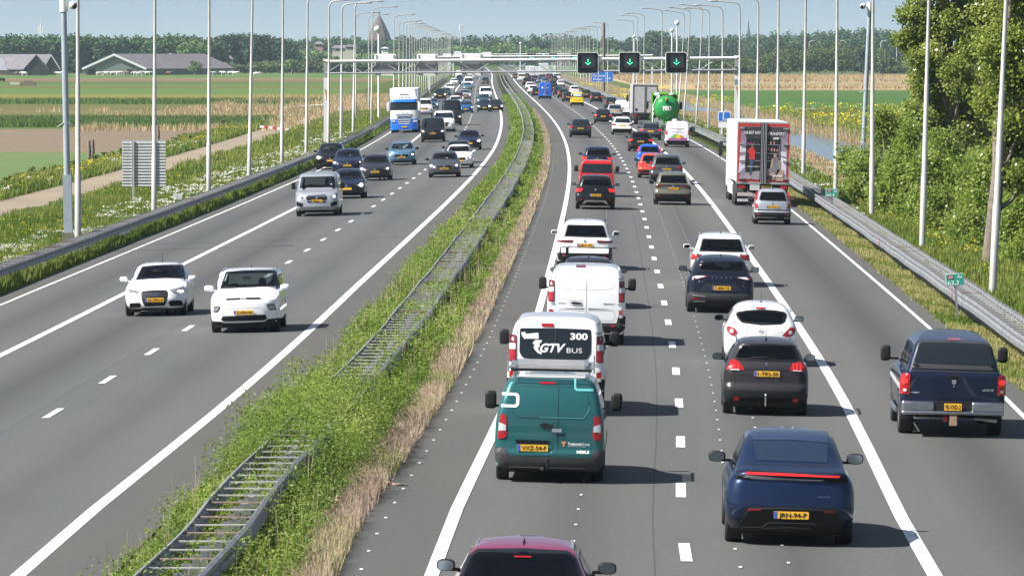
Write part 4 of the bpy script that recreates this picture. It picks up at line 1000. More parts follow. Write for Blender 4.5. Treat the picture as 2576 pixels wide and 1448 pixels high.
# ================================================================ gantries
M_LED = mat('green_led', (.05, .9, .5), .4, emis=(.10, 1.0, .50), es=.6, vary=0)
M_LEDC = mat('cyan_led', (.05, .9, .8), .4, emis=(.12, .95, .80), es=1.6, vary=0)
M_SIGNB = mat('sign_black', (.009, .010, .012), .5, vary=.1, spec=.15)
M_SIGNG = mat('sign_screen', (.03, .033, .038), .35, vary=.1)
def gantry(Y, pxs, ytop, ysgn, fronts, backs, label, main=False, led=None):
    """pxs: pixel columns of the legs; ytop: rows of the top chord at both ends"""
    X0, X1 = ((p-1288)/FPX*Y for p in pxs); z0, z1 = (atY(p, q, Y).z for p, q in zip(pxs, ytop)); g0, g1 = gz(X0, Y), gz(X1, Y)
    r = empty('sign_gantry', (0, Y, 0)); tag(r, label, 'gantry'); D = 1.05; h = .95 if main else .8; k = .115 if main else .14
    for X, z, g in ((X0, z0, g0), (X1, z1, g1)):
        m = MB(); m.box((X-.17, -.2, g-.5), (X+.17, .2, z-1.3)); leg = m.build('leg', M_WHITEM, r)
        MB().box((X-.16, -.18, z-1.3), (X+.16, .18, z+.05)).build('leg_head', M_GREYM, leg); MB().box((X-.2, -.24, z+.03), (X+.2, .24, z+.2)).build('leg_cap', M_WHITEM, leg)
        if main:
            s = MB(); s.add([(X-.10, -.205, z-2.2), (X+.12, -.205, z-2.3), (X+.15, -.205, z-3.0), (X+.10, -.205, z-3.4), (X+.02, -.205, z-2.8)], [(0, 1, 2, 3, 4)]); s.build('rust_stain', mat('rust_stain', (.45, .25, .08), .8), leg, fixn=False)
    zz = lambda x, dz=0: z0+(z1-z0)*(x-X0)/(X1-X0)+dz
    for nm, dy, dz in (('chord', -D/2, 0), ('chord', D/2, 0), ('chord', -D/2, -h), ('chord', D/2, -h)):
        MB().path([(X0, dy, z0+dz), (X1, dy, z1+dz)], k if dz == 0 else k*.62, n=8).build(nm, M_WHITEM if dz == 0 else M_GREYM, r)
    n = 22; br = MB()
    for i in range(n):
        a = X0+(X1-X0)*i/n; b = X0+(X1-X0)*(i+1)/n; t = i % 2
        for dy in (-D/2, D/2): br.tube((a, dy, zz(a, 0 if t else -h)), (b, dy, zz(b, -h if t else 0)), .035, .035, 5)
        br.tube((a, -D/2, zz(a, -h)), (b, D/2, zz(b, -h)), .03, .03, 4)
    br.build('bracing', M_GREYM, r)
    S = fronts and fronts[0][2]/FPX*Y
    for i, (px, py, w_, em) in enumerate(fronts):
        x = (px-1288)/FPX*Y; z = atY(px, py, Y).z; S = w_/FPX*Y
        y = -D/2-.20 if main else -.45
        lb = ['matrix sign with a green down arrow, leftmost of the three large black ones', 'matrix sign with a green down arrow, middle of the three large black ones', 'matrix sign with a green down arrow, rightmost of the three large black ones'][i] if main else ('%s of the %s small distant arrow signs on the %s white gantry' % ((('leftmost', 'middle', 'rightmost')[i], 'three', 'second') if Y < 1500 else (('left one', 'right one')[i], 'two tiny', 'third')))
        s = empty('matrix_sign', (x, Y+y, z)); tag(s, lb, 'lane signal', None if main else 'distant arrow signs')
        fr = MB(); fr.prism(rr(-S/2, -S/2, S/2, S/2, .17), 0, .16); fr.build('housing', M_WHITEM, s)
        MB().prism(rr(-S/2+.055, -S/2+.055, S/2-.055, S/2-.055, .13), -.012, .0).build('front_panel', M_SIGNB, s)
        MB().prism(rr(-S*.30, -S*.23, S*.36, S*.42, .02), -.04, -.013).build('screen', M_SIGNG, s)
        MB().box((-S*.36, -.10, S*.42), (S*.40, -.01, S*.44)).box((-S*.36, -.10, -S*.25), (-S*.335, -.01, S*.44)).build('sun_hood', M_SIGNB, s)
        q = S/1.72*(1 if main else 1.5); a = MB(); f = lambda P: a.prism(P, -.055, -.042)
        f([(-.04*q+.03*q, .30*q), (.035*q+.03*q, .30*q), (.035*q+.03*q, .04*q), (-.03*q+.03*q, .04*q)])
        f([(-.22*q, .02*q), (-.17*q, .06*q), (.03*q, -.10*q), (.03*q, -.17*q)]); f([(.03*q, -.17*q), (.03*q, -.10*q), (.22*q, .06*q), (.27*q, .02*q)])
        a.build('green_arrow', led or M_LED, s)
    for i, (px, py, w_, hh) in enumerate(backs):
        x = (px-1288)/FPX*Y; z = atY(px, py, Y).z; S = w_/FPX*Y; Hh = hh/FPX*Y
        lb = ['back of a matrix sign on the large gantry, nearest the truck', 'back of a matrix sign on the large gantry, middle of the three white ones', 'back of a matrix sign on the large gantry, white box nearest the median'][i] if main else '%s white sign back on the second gantry' % ('leftmost small', 'rightmost small', 'middle small')[i]
        s = empty('matrix_sign', (x, Y+D/2+.30, z)); tag(s, lb, 'lane signal', None if main else 'distant sign backs')
        MB().prism(rr(-S/2, -Hh/2, S/2, Hh/2, .16), -.12, .14).build('housing', M_WHITEM, s)
        if main:
            MB().box((-S*.36, -.2, Hh*.12), (S*.36, -.12, Hh*.40)).build('rear_cover', M_WHITEM, s); MB().ell((0, -.21, Hh*.16), (.10, .05, .07), n=8, m=6).build('cable_gland', M_SIGNB, s)
            MB().box((-S*.5, -.17, -Hh*.22), (S*.5, -.12, 0)).build('grey_panel', M_GREYM, s)
            for sg in (-1, 1): MB().box((sg*S*.40-.04, -.24, -Hh*.45), (sg*S*.40+.04, -.12, Hh*.45)).build('bracket', M_GREYM, s)
    return r
gantry(463, (820, 1853), (155, 146), 0, [(1478, 158.5, 54, 1), (1583, 158, 54, 1), (1700, 158, 54, 1)], [(969, 163, 56, 55), (1075, 163, 54, 55), (1187, 162, 58, 56)],
       'long white lattice gantry spanning both carriageways with three black arrow signs', True)
gantry(1040, (1080, 1640), (143.5, 139.5), 0, [(1337, 146, 24, 1), (1391, 145, 22, 1), (1445, 145, 22, 1)], [(1125, 146, 21, 22), (1224, 143, 24, 24), (1151, 139, 19, 19)], 'second white gantry, half as large, farther down the road', led=M_LEDC)
gantry(1790, (1140, 1460), (138, 135), 0, [(1302, 139, 14, 1), (1367, 137.5, 14, 1)], [], 'third and most distant thin white gantry', led=M_LEDC)
small_mast(1309, 111, 1500, 'small white camera mast left of the far arrow signs')
# ================================================================ signs
M_GSIGN = mat('green_sign', (.02, .30, .22), .5, vary=.04); M_BSIGN = mat('blue_sign', (.02, .16, .62), .5, vary=.05); M_MAROON = mat('maroon_field', (.25, .03, .04), .5, vary=0)
def flat(y): return lambda a, b, off=0.0: Vector((a, y-off, b))
def hm(px, py, Y, w_, num, label, rot=0.0):
    p = atY(px, py, Y); s = w_/FPX*Y; h = s*.66; r = empty('distance_sign', (p.x, Y, p.z)); r.rotation_euler = (0, -rot, 0); tag(r, label, 'distance sign')
    MB().prism(rr(-s/2, -h/2, s/2, h/2, .04), 0, .02).build('border', M_WHITE, r); MB().prism(rr(-s/2+.012, -h/2+.012, s/2-.012, h/2-.012, .03), -.006, -.001).build('sign_face', M_GSIGN, r)
    MB().prism(rr(-s*.40, h*.06, -s*.06, h*.38, .02), -.012, -.007).build('route_shield', M_MAROON, r)
    f = flat(-.015); text('lettering', 'A9', h*.24, -s*.23, h*.22, M_WHITE, f, 0, r, step=None, width=s*.24); text('lettering', 'Re', h*.26, s*.28, h*.22, M_WHITE, f, 0, r, step=None, bold=.01); text('lettering', num, h*.34, -s*.10, -h*.24, M_WHITE, f, 0, r, step=None, bold=.01, width=s*.62)
    z = gz(p.x, Y); MB().box((-.03, .02, z-p.z+.1), (.03, .06, h*.3)).build('post', M_STEEL, r)
hm(2402, 703, 163, 46, '63,3', 'green distance sign reading 63,3 on the barrier', .08); hm(2093, 485, 262, 32, '63,4', 'green distance sign reading 63,4 beside the lamp post', -.02)
def bsign(px0, py0, px1, py1, Y, label, lines, cols=1, thick=True):
    a = atY(px0, py1, Y); b = atY(px1, py0, Y); W_ = b.x-a.x; H_ = b.z-a.z; cx = (a.x+b.x)/2; r = empty('direction_sign', (cx, Y, a.z)); tag(r, label, 'road sign'); f = flat(-.03)
    MB().prism(rr(-W_/2, 0, W_/2, H_, .08), 0, .06).build('border', M_WHITE, r)
    n = cols
    for i in range(n): MB().prism(rr(-W_/2+W_*i/n+.05, .05, -W_/2+W_*(i+1)/n-.05, H_-.05, .06), -.01, -.002).build('blue_panel', M_BSIGN, r)
    for (s, h, x, z, w_) in lines: text('lettering', s, h*H_, x*W_, z*H_, M_WHITE, f, 0, r, step=None, bold=.015, width=w_*W_ if w_ else None)
    g = gz(cx, Y)
    for sg in (-1, 1): MB().box((sg*W_*.32-.06, .06, g-a.z-.2), (sg*W_*.32+.06, .16, H_)).build('post', M_POLE, r)
    return r, W_, H_
bsign(1487, 178, 1542, 206, 1000, 'wide blue motorway direction sign in distant panels', [('Den Helder', .2, -.12, .55, .6), ('Alkmaar', .2, -.2, .25, .45), ('A9', .2, .3, .3, .2)], 3)
r, W_, H_ = bsign(1806, 281, 1838, 306, 400, 'small blue exit sign behind the white trailer', [('300', .2, .2, .2, .35)], 1)
MB().add([(-.1, -.02, .1), (-.02, -.02, .1), (-.02, -.02, .6), (.2, -.02, .8), (.15, -.02, .85), (-.1, -.02, .66)], [(0, 1, 2, 5), (2, 3, 4, 5)]).build('white_arrow', M_WHITE, r, fixn=False)
MB().prism(rr(-.4, -.42, .25, -.05, .03), 0, .04).build('under_plate', M_WHITE, r)
p = atY(362, 411, 284); r = empty('road_sign', (p.x, 284, p.z)); tag(r, 'ribbed grey back of a large road sign on two posts', 'road sign'); s = 284/FPX
W2, H2 = 55*s, 59*s; MB().prism(rr(-W2, -H2, W2, H2, .08), .05, .08).build('panel', M_GREYM, r); rib = MB(); M_RIB = mat('sign_ribs', (.62, .63, .63), .5, vary=.05)
for k in range(15): z = -H2+.03+k*(2*H2-.06)/15; rib.box((-W2, -.03, z), (W2, .05, z+.085))
rib.build('ribs', M_RIB, r)
for x in (-27*s, 27*s): MB().box((x-.06, -.10, gz(p.x, 284)-p.z-.3), (x+.06, -.03, H2)).build('post', M_POLE, r)
for px, py, Y, l in ((447, 500, 250, 'small grey twin-faced box behind the left barrier, right of the sign back'), (719, 400, 392, 'small grey marker box on the left verge near the lamp posts')):
    p = on(px, py+18); r = empty('service_box', (p.x, p.y, p.z)); tag(r, l, 'box'); m = MB()
    for sg in (-1, 1): m.box((sg*.12-.11, -.1, .30), (sg*.12+.11, .05, .62))
    m.build('cabinet', M_RIB, r); MB().box((-.2, -.05, 0), (-.15, 0, .35)).box((.15, -.05, 0), (.2, 0, .35)).build('legs', M_GREYM, r)
# red and white barrier bar
a = atY(654, 318, 560); b = atY(728, 326, 560); r = empty('road_barrier', (a.x, 560, a.z)); tag(r, 'red and white barrier bar lying across the dirt path', 'barrier'); L_ = b.x-a.x
for k in range(7):
    MB().box((L_*k/7, 0, -.13), (L_*(k+1)/7, .06, .10)).build('bar_segment', (M_WHITE, mat('red_paint', (.55, .05, .04), .5))[k % 2], r)
for k in (.25, .8): MB().box((L_*k-.05, .06, -1.0), (L_*k+.05, .12, .05)).build('post', M_GREYM, r)
r.rotation_euler = (0, .11, 0)
M_WOOD = mat('weathered_wood', (.16, .13, .10), .9, vary=.3, scale=4)
for px, pyb, pyt, l in ((224, 410, 352, 'grey split wooden gate post at the field edge, left of two'), (233, 405, 350, 'brown wooden gate post at the field edge, right of two'), (398, 352, 316, 'dark leaning tree stump behind the lamp post')):
    p = on(px, pyb); t = atY(px, pyt, p.y); r = empty('wooden_post', tuple(p)); tag(r, l, 'post'); k = MB(); h = t.z-p.z
    k.path([(0, 0, -.2), (.03, 0, h*.5), (-.02, .02, h*.85), (.03, 0, h)], [.15, .13, .14, .07], n=7); k.build('post', M_WOOD, r, 60)
# field gates / rails
for (x0, y0, x1, y1, Yg, l) in ((700, 272, 830, 262, 800, 'weathered fence rail in front of the reeds on the left'), (2000, 273, 2145, 277, 800, 'low pale fence at the edge of the green field on the right')):
    a = atY(x0, y0, Yg); b = atY(x1, y1, Yg); r = empty('field_fence', (a.x, Yg, a.z)); tag(r, l, 'fence'); m = MB(); m.tube((0, 0, 0), (b.x-a.x, 0, b.z-a.z), .08, .08, 5); m.build('rail', M_RIB, r)
    for k in range(6): x = (b.x-a.x)*k/5; MB().box((x-.08, 0, -1.3), (x+.08, .1, .25)).build('post', M_WOOD, r)

# ================================================================ farm, houses, towers
def roofmat(name, col): return mat(name, col, .8, vary=.18, scale=.5)
M_RF1 = roofmat('grey_roof', (.17, .15, .16)); M_RF2 = roofmat('pale_roof', (.42, .43, .45)); M_RF3 = roofmat('brown_roof', (.13, .12, .13)); M_WG = mat('grey_green_cladding', (.17, .19, .17), .8); M_BRK = mat('pink_brick', (.36, .22, .18), .9)
M_DARK = mat('dark_opening', (.015, .017, .02), .8, vary=0); M_CREAM = mat('cream_wall', (.50, .46, .40), .8)
def barn(px0, px1, pyb, pyr, Y, depth, name, label, wall, roof, trim=None, skew=0.0, opens=()):
    """gable end faces the camera; ridge runs away and sideways by skew*depth"""
    s = Y/FPX; X0, X1 = (px0-1288)*s, (px1-1288)*s; zb = -.9; zt = atY(px0, pyr, Y).z; r = empty(name, ((X0+X1)/2, Y, zb)); tag(r, label, 'farm building'); W_ = (X1-X0)/2; H_ = zt-zb; e = H_*.16+1.2; dx = skew*depth
    MB().add([(-W_, 0, 0), (W_, 0, 0), (W_, 0, e), (0, 0, H_-.2), (-W_, 0, e), (-W_+dx, depth, 0), (W_+dx, depth, 0), (W_+dx, depth, e), (dx, depth, H_-.2), (-W_+dx, depth, e)],
        [(0, 1, 2, 3, 4), (6, 5, 9, 8, 7), (1, 6, 7, 2), (5, 0, 4, 9)]).build('wall', wall, r)
    rf = MB()
    for sg in (-1, 1): rf.add([(sg*(W_+.5), -.6, e-.3), (0, -.6, H_), (dx, depth+.5, H_), (sg*(W_+.5)+dx, depth+.5, e-.3), (sg*(W_+.5), -.6, e-.05), (0, -.6, H_+.3), (dx, depth+.5, H_+.3), (sg*(W_+.5)+dx, depth+.5, e-.05)], [(0,1,2,3),(4,5,6,7),(0,1,5,4),(1,2,6,5),(2,3,7,6),(3,0,4,7)])
    ro = rf.build('roof', roof, r)
    if trim:
        t = MB()
        for sg in (-1, 1): t.add([(sg*(W_+.6), -.75, e-.5), (0, -.75, H_-.35), (0, -.75, H_+.4), (sg*(W_+.6), -.75, e+.25)], [(0, 1, 2, 3)])
        t.build('white_verge_board', trim, ro, fixn=False)
    for (a, b, c, d) in opens: MB().box((a*W_, -.1, b*H_), (c*W_, .05, d*H_)).build('opening', M_DARK, r)
    return r
barn(212, 364, 180, 138, 1880, 62, 'barn', 'large gabled barn with white roof edges and grey-green end wall', M_WG, M_RF1, M_WHITE, .42, ((-.85, .08, -.62, .3), (-.12, .05, .02, .25), (.42, .1, .62, .32)))
barn(376, 480, 180, 136, 1960, 50, 'barn', 'barn with a pale translucent roof directly right of the gabled one', M_WG, M_RF2, None, -.05, ((-.6, .02, .5, .25),))
barn(64, 122, 184, 139, 1860, 40, 'barn', 'dark gabled farmhouse barn with a long grey roof to its left', M_DARK, M_RF3, None, -.6, ((-.5, 0, .4, .5),))
barn(112, 148, 184, 139, 1900, 30, 'barn', 'small dark gabled barn at the right end of the left farm', M_DARK, M_RF3, M_RF2, -.3)
r = empty('barn_wing', ((20-1288)/FPX*1870, 1870, -.9)); tag(r, 'low farm wing with pink brick wall at the left edge of the photo', 'farm building'); s = 1870/FPX
MB().box((-25*s, 0, 0), (45*s, 12, 14*s)).build('wall', M_BRK, r)
MB().add([(-26*s, -.5, 14*s), (47*s, -.5, 14*s), (60*s, 9, 44*s), (-26*s, 9, 44*s), (-26*s, 18, 14*s), (47*s, 18, 14*s)], [(0, 1, 2, 3), (3, 2, 5, 4), (0, 3, 4), (1, 5, 2)]).build('roof', roofmat('slate_roof', (.20, .21, .24)), r)
def house(px, pyb, w_, h_, Y, label, wall, roof):
    s = Y/FPX; z = atY(px, pyb, Y).z; r = empty('house', ((px-1288)*s, Y, z)); tag(r, label, 'house'); W_, H_ = w_*s/2, h_*s; e = H_*.55
    MB().box((-W_, 0, -8), (W_, 8, e)).build('wall', wall, r)
    MB().add([(-W_-.5, -.5, e), (W_+.5, -.5, e), (W_-.8, 4, H_), (-W_+.8, 4, H_), (-W_-.5, 8.5, e), (W_+.5, 8.5, e)], [(0, 1, 2, 3), (3, 2, 5, 4), (0, 3, 4), (1, 5, 2)]).build('roof', roof, r)
    for k in (-.5, 0, .5): MB().box((k*W_-.5, -.05, e*.35), (k*W_+.5, 0, e*.75)).build('window', M_DARK, r)
house(802, 119, 20, 14, 2750, 'brick house with a pinkish gable among the trees left of the cone tower', M_BRK, M_RF1)
house(862, 130, 50, 16, 2450, 'long low cream house half hidden by trees below the cone tower', M_CREAM, M_RF1); house(880, 125, 20, 13, 2400, 'cream house with a dark flat roof below the cone tower', M_CREAM, M_RF3)
house(968, 128, 16, 10, 2500, 'small white house at the foot of the cone tower', M_WHITE, M_RF2); house(573, 158, 22, 18, 2080, 'ruined-looking grey brick house at the wood edge right of the barns', M_CREAM, M_RF1)
house(1290, 180, 70, 16, 2750, 'low bluish industrial building at the end of the road', M_CREAM, mat('blue_hall', (.12, .15, .26), .7))
Y = 3500; s = Y/FPX; r = empty('church_tower', ((954-1288)*s, Y, 0)); tag(r, 'massive brown cone-shaped tower roof rising above the trees', 'tower')
zt = atY(954, 38, Y).z; zb = atY(954, 98, Y).z
MB().lathe([(30*s, zb-20), (30*s, zb), (25*s, zb+14*s), (14*s, zb+38*s), (3*s, zt-2*s), (.3, zt)], axis='z', n=12).build('cone_roof', mat('brown_shingles', (.12, .09, .09), .9, vary=.15, scale=.6), r, 20)
MB().tube((0, 0, zt-.5), (0, 0, zt+3.2), .25, .12, 6).ell((0, 0, zt+1.3), (.8, .8, .8), n=8, m=6).build('finial', mat('verdigris', (.10, .20, .18), .7), r)
Y = 4600; s = Y/FPX; r = empty('church_spire', ((1882-1288)*s, Y, 0)); tag(r, 'thin grey church spire on the horizon to the right', 'church'); zt = atY(1882, 48, Y).z; zb = atY(1882, 84, Y).z
MB().lathe([(5*s, zb-15), (5*s, zb), (3.2*s, zb+9*s), (.1, zt)], axis='z', n=8).build('spire', mat('slate', (.12, .14, .16), .8), r, 30); MB().tube((0, 0, zt), (0, 0, zt+2.5), .12, .08, 4).build('cross', M_DARK, r)
# cows and sheep in front of the farms
def cow(X, Y, white, rot, label, grp):
    r = empty('cow', (X, Y, gz(X, Y)), rot); tag(r, label, 'cow', grp); b = MB()
    b.ell((0, 0, 1.0), (.95, .33, .38), n=12, m=8, e=.85); b.path([(.75, 0, 1.15), (1.15, 0, 1.25), (1.45, 0, 1.05)], [.24, .17, .12], n=8); b.ell((1.45, 0, 1.02), (.24, .12, .13), n=8, m=6)
    for sx in (.65, -.68):
        for sy in (-.2, .2): b.path([(sx, sy, .9), (sx+(.05 if sx > 0 else -.1), sy, .48), (sx, sy, 0)], [.13, .07, .05], n=6)
    b.path([(-.92, 0, 1.2), (-1.05, 0, .8), (-1.02, 0, .5)], [.04, .03, .04], n=5); b.ell((1.3, .16, 1.18), (.05, .1, .04), n=6, m=4); b.ell((1.3, -.16, 1.18), (.05, .1, .04), n=6, m=4)
    b.build('body', mat('white_hide', (.62, .60, .56), .9) if white else mat('brown_hide', (.17, .10, .07), .9), r, 80)
for i, px in enumerate([45, 62, 150, 158, 250, 266, 285, 300, 306, 320, 342, 350, 362, 372, 425, 540, 563, 580, 592, 645, 980, 1010]):
    Y = 1815+RNG.uniform(-45, 45); wt = RNG.random() < .72
    cow((px-1288)/FPX*Y, Y, wt, RNG.choice([0, math.pi])+RNG.normal(0, .3), ('white cow' if wt else 'brown cow')+' grazing in the far meadow before the farms', 'white cows in the far meadow' if wt else 'brown cows in the far meadow')

# ================================================================ trees
M_BARK = mat('bark', (.17, .14, .11), .95, vary=.35, scale=5)
FARC = [(.03, .07, .03), (.045, .095, .035), (.065, .12, .04), (.09, .15, .05)]
M_FAR = leafmat('far_foliage', FARC, .2, .7); M_FARL = leafmat('pale_far_foliage', [(.08, .14, .04), (.12, .2, .06), (.17, .25, .08), (.20, .26, .10)], .25, .7)
M_FARB = leafmat('dark_far_foliage', [(.025, .055, .035), (.035, .075, .04), (.05, .09, .045), (.06, .10, .05)], .2, .7)
M_BUSH = leafmat('bush_foliage', [(.06, .09, .03), (.085, .125, .04), (.12, .16, .055), (.15, .17, .07)], .25, .7)
def crown_quads(n, r, h, lumps, size, seed, low=.0):
    """leaf clumps on the surface of overlapping lobes filling an ellipsoid of radius r and height h, base at 0"""
    g = np.random.default_rng(seed); L = g.normal(0, 1, (lumps, 3)); L /= np.linalg.norm(L, axis=1)[:, None]; L *= g.uniform(.25, .8, (lumps, 1)); lr = g.uniform(.28, .5, lumps)
    k = g.integers(0, lumps, n); d = g.normal(0, 1, (n, 3)); d /= np.linalg.norm(d, axis=1)[:, None]; P = L[k]+d*(lr[k]*g.uniform(.65, 1.02, n))[:, None]
    P = P*np.array([r, r, h/2])+np.array([0, 0, h/2]); P = P[P[:, 2] > low*h]; k = k[:len(P)]
    return quads(P, size*g.uniform(.6, 1.3, len(P)), .45, .8), np.clip(.5*g.random(lumps)[k % lumps]+g.normal(.25, .16, len(P)), 0, 1)
def wood(name, label, mt, pts, n, size, seed=0, cat='woodland'):
    """a far wood that reads as one mass: pts = (X, Y, z, radius, height)"""
    Q = []; R = []
    protos = [crown_quads(n, 1, 1, 9, 1.0, seed*10+i) for i in range(5)]
    for i, (X, Y, z, r, h) in enumerate(pts):
        q, c = protos[i % 5]; C = q.mean(1, keepdims=True); a = random.uniform(0, 6.28); ca, sa = math.cos(a), math.sin(a); M = np.array([[ca, sa, 0], [-sa, ca, 0], [0, 0, 1]])
        Cc = (C@M)*np.array([r, r, h]); Q.append((Cc+(q-C)*size+np.array([X, Y, z])).astype(np.float32)); R.append(np.clip(c+random.uniform(-.2, .2), 0, 1))
    return stuff(name, np.concatenate(Q), mt, np.concatenate(R), label, cat)
def row(px0, px1, Y, top, jit, step, rw, zb=-.8, dY=40, rows=2):
    """trees whose tops follow the pixel profile 'top' [(px, py)...]"""
    out = []; xs = [t[0] for t in top]; ys = [t[1] for t in top]
    for k in range(rows):
        px = px0
        while px < px1:
            y = Y+k*dY+random.uniform(-15, 15); zt = atY(px, np.interp(px, xs, ys)+random.gauss(0, jit)+ (0 if k == 0 else 2), y).z
            out.append(((px-1288)/FPX*y, y, zb, rw*random.uniform(.8, 1.25), max(2.0, zt-zb))); px += step*random.uniform(.7, 1.3)
    return out
wood('woodland', 'long dense dark green wood behind the farms on the left', M_FAR, row(-60, 545, 2050, [(-60, 86), (0, 86), (100, 88), (205, 86), (300, 92), (330, 90), (480, 86), (530, 96), (545, 100)], 1.0, 8, 4.4, rows=4), 800, 1.2, 1)
wood('woodland', 'dark rounded wood left of the white gantry leg', M_FARB, row(535, 725, 2150, [(535, 112), (560, 84), (620, 80), (665, 84), (700, 90), (725, 104)], 1.0, 8, 4.6, rows=3), 900, 1.25, 2)
wood('woodland', 'mixed green wood around the cone tower', M_FAR, row(690, 1010, 3000, [(690, 106), (740, 97), (800, 94), (880, 92), (925, 98), (985, 99), (1010, 92)], 1.5, 11, 5.5, rows=3, dY=120), 560, 1.3, 3)
wood('woodland', 'pale green thicket in front of the cone tower wood', M_FARL, row(720, 1000, 2620, [(720, 128), (760, 118), (800, 124), (880, 135), (950, 130), (1000, 120)], 3, 11, 5, rows=2), 480, 1.2, 4)
wood('woodland', 'low bushes along the meadow left of the gantry', M_BUSH, row(560, 1060, 2050, [(560, 165), (700, 150), (740, 155), (820, 148), (900, 158), (1000, 150), (1060, 158)], 3, 11, 4, rows=2), 420, .9, 5)
wood('woodland', 'wood closing the view at the end of the motorway', M_FAR, row(1000, 1480, 3100, [(1000, 93), (1100, 96), (1200, 90), (1260, 92), (1330, 90), (1400, 91), (1480, 90)], 1.5, 11, 5.5, rows=3, dY=120), 560, 1.3, 6)
wood('woodland', 'paler trees in front of the wood at the end of the motorway', M_FARL, row(1060, 1640, 2750, [(1060, 125), (1160, 112), (1230, 118), (1280, 100), (1330, 122), (1420, 118), (1560, 125), (1640, 120)], 3, 14, 5, rows=2), 480, 1.2, 7)
wood('woodland', 'green wood beyond the arrow signs on the right', M_FAR, row(1470, 1990, 2900, [(1470, 92), (1540, 94), (1600, 96), (1622, 84), (1645, 77), (1670, 84), (1690, 95), (1760, 92), (1840, 90), (1990, 92)], 1.3, 11, 5.5, rows=3, dY=120), 560, 1.3, 8)
wood('woodland', 'green wood behind the reed belt on the far right', M_FAR, row(1900, 2330, 2700, [(1900, 94), (2000, 90), (2060, 84), (2115, 76), (2180, 74), (2330, 84)], 1.5, 11, 5.5, rows=4, dY=70), 560, 1.2, 9)
wood('woodland', 'dark blue-green pine wood on the horizon to the right', M_FARB, row(1640, 2330, 4600, [(1640, 92), (1800, 90), (1880, 86), (1930, 80), (1990, 78), (2080, 81), (2160, 82), (2330, 84)], 1.6, 7, 5, rows=2, dY=150), 260, 1.9, 10)
wood('bushes', 'mass of olive green willow bushes behind the pale reeds on the right', M_BUSH, row(1500, 2262, 1900, [(1500, 168), (1600, 162), (1690, 150), (1800, 142), (1900, 148), (1960, 118), (2020, 124), (2090, 108), (2130, 118), (2180, 112), (2215, 116), (2240, 150), (2262, 160)], 3, 12, 4.5, rows=3, dY=25), 620, .75, 11, 'bushes')
wood('bushes', 'low shrubs right of the willow mass, before the poplar', M_BUSH, row(2235, 2420, 2000, [(2235, 158), (2290, 150), (2420, 155)], 4, 12, 4, rows=2), 420, .8, 12, 'bushes')
def far_tree(px, pyt, Y, r, label, mt, n=1500, size=.8, seed=0, zb=-.8):
    X = (px-1288)/FPX*Y; zt = atY(px, pyt, Y).z; H_ = zt-zb; t = empty('tree', (X, Y, zb)); tag(t, label, 'tree')
    q, c = crown_quads(n, r, H_*.86, 10, size, seed+100); q = q+np.array([0, 0, H_*.14]); me = bigmesh('crown', q, 4, mt, c); link('crown', me, t)
    m = MB(); m.path([(0, 0, -.3), (.1, 0, H_*.3), (0, .1, H_*.6)], [.32, .24, .12], n=7); m.build('trunk', M_BARK, t, 60)
far_tree(478, 92, 1960, 5.2, 'pale green rounded tree right of the pale-roofed barn', M_FARL, 1700, .8, 1); far_tree(500, 98, 1950, 4.6, 'pale green tree leaning against the dark wood right of the barns', M_FARL, 1500, .8, 2)
far_tree(490, 148, 1900, 3.4, 'small willow bush right of the barns', M_FARL, 800, .6, 3); far_tree(735, 148, 1950, 3.6, 'pale shrub tree at the meadow edge left of the gantry', M_FARL, 800, .6, 4)
far_tree(2170, 118, 1850, 5.0, 'dark thorn tree beside the camera mast on the far meadow', M_FARB, 1500, .7, 5); far_tree(1646, 77, 2650, 9, 'broad tree standing above the wood between the arrow signs', M_FAR, 1800, 1.2, 6)
far_tree(2220, 126, 1900, 4.2, 'bare-looking olive tree left of the poplar', M_BUSH, 900, .6, 7)
far_tree(-8, 196, 1500, 3, 'dark bush at the left edge of the meadow', M_FARB, 500, .6, 8)
# hay bales / dark heap in left meadow
r = empty('farm_trailer', tuple(on(50, 216))); tag(r, 'low pale boat-like farm trailer in the left meadow', 'trailer'); MB().box((-2.2, 0, .25), (0, 1.5, .8)).build('flatbed', M_CREAM, r); MB().box((.2, 0, 0), (3.6, 1.5, .85)).box((1.0, .1, .8), (2.8, 1.2, 1.15)).build('load', M_WOOD, r)
# pollard saplings beside the dirt path
for i, (px, pyb, pyt) in enumerate([(17, 472, 443), (51, 462, 432), (80, 451, 420), (109, 452, 420), (185, 432, 402), (240, 418, 388), (262, 404, 380), (284, 406, 380), (302, 396, 373), (452, 360, 338), (465, 357, 336), (476, 362, 340), (440, 366, 345), (560, 325, 300), (573, 322, 300)]):
    p = on(px, pyb); h = atY(px, pyt, p.y).z-p.z; r = empty('pollard_willow', tuple(p)); tag(r, 'knobbly pollard willow sapling in the row between dirt path and field', 'tree', 'pollard willows beside the dirt path')
    MB().path([(0, 0, -.2), (.03, 0, h*.35), (-.02, 0, h*.7)], [.09, .07, .12], n=7).build('trunk', M_WOOD, r, 60)
    q, c = crown_quads(150, .34, h*.48, 5, .13, i+300); link('crown', bigmesh('crown', q+np.array([0, 0, h*.58]), 4, M_GR, c*.6+.2), r)

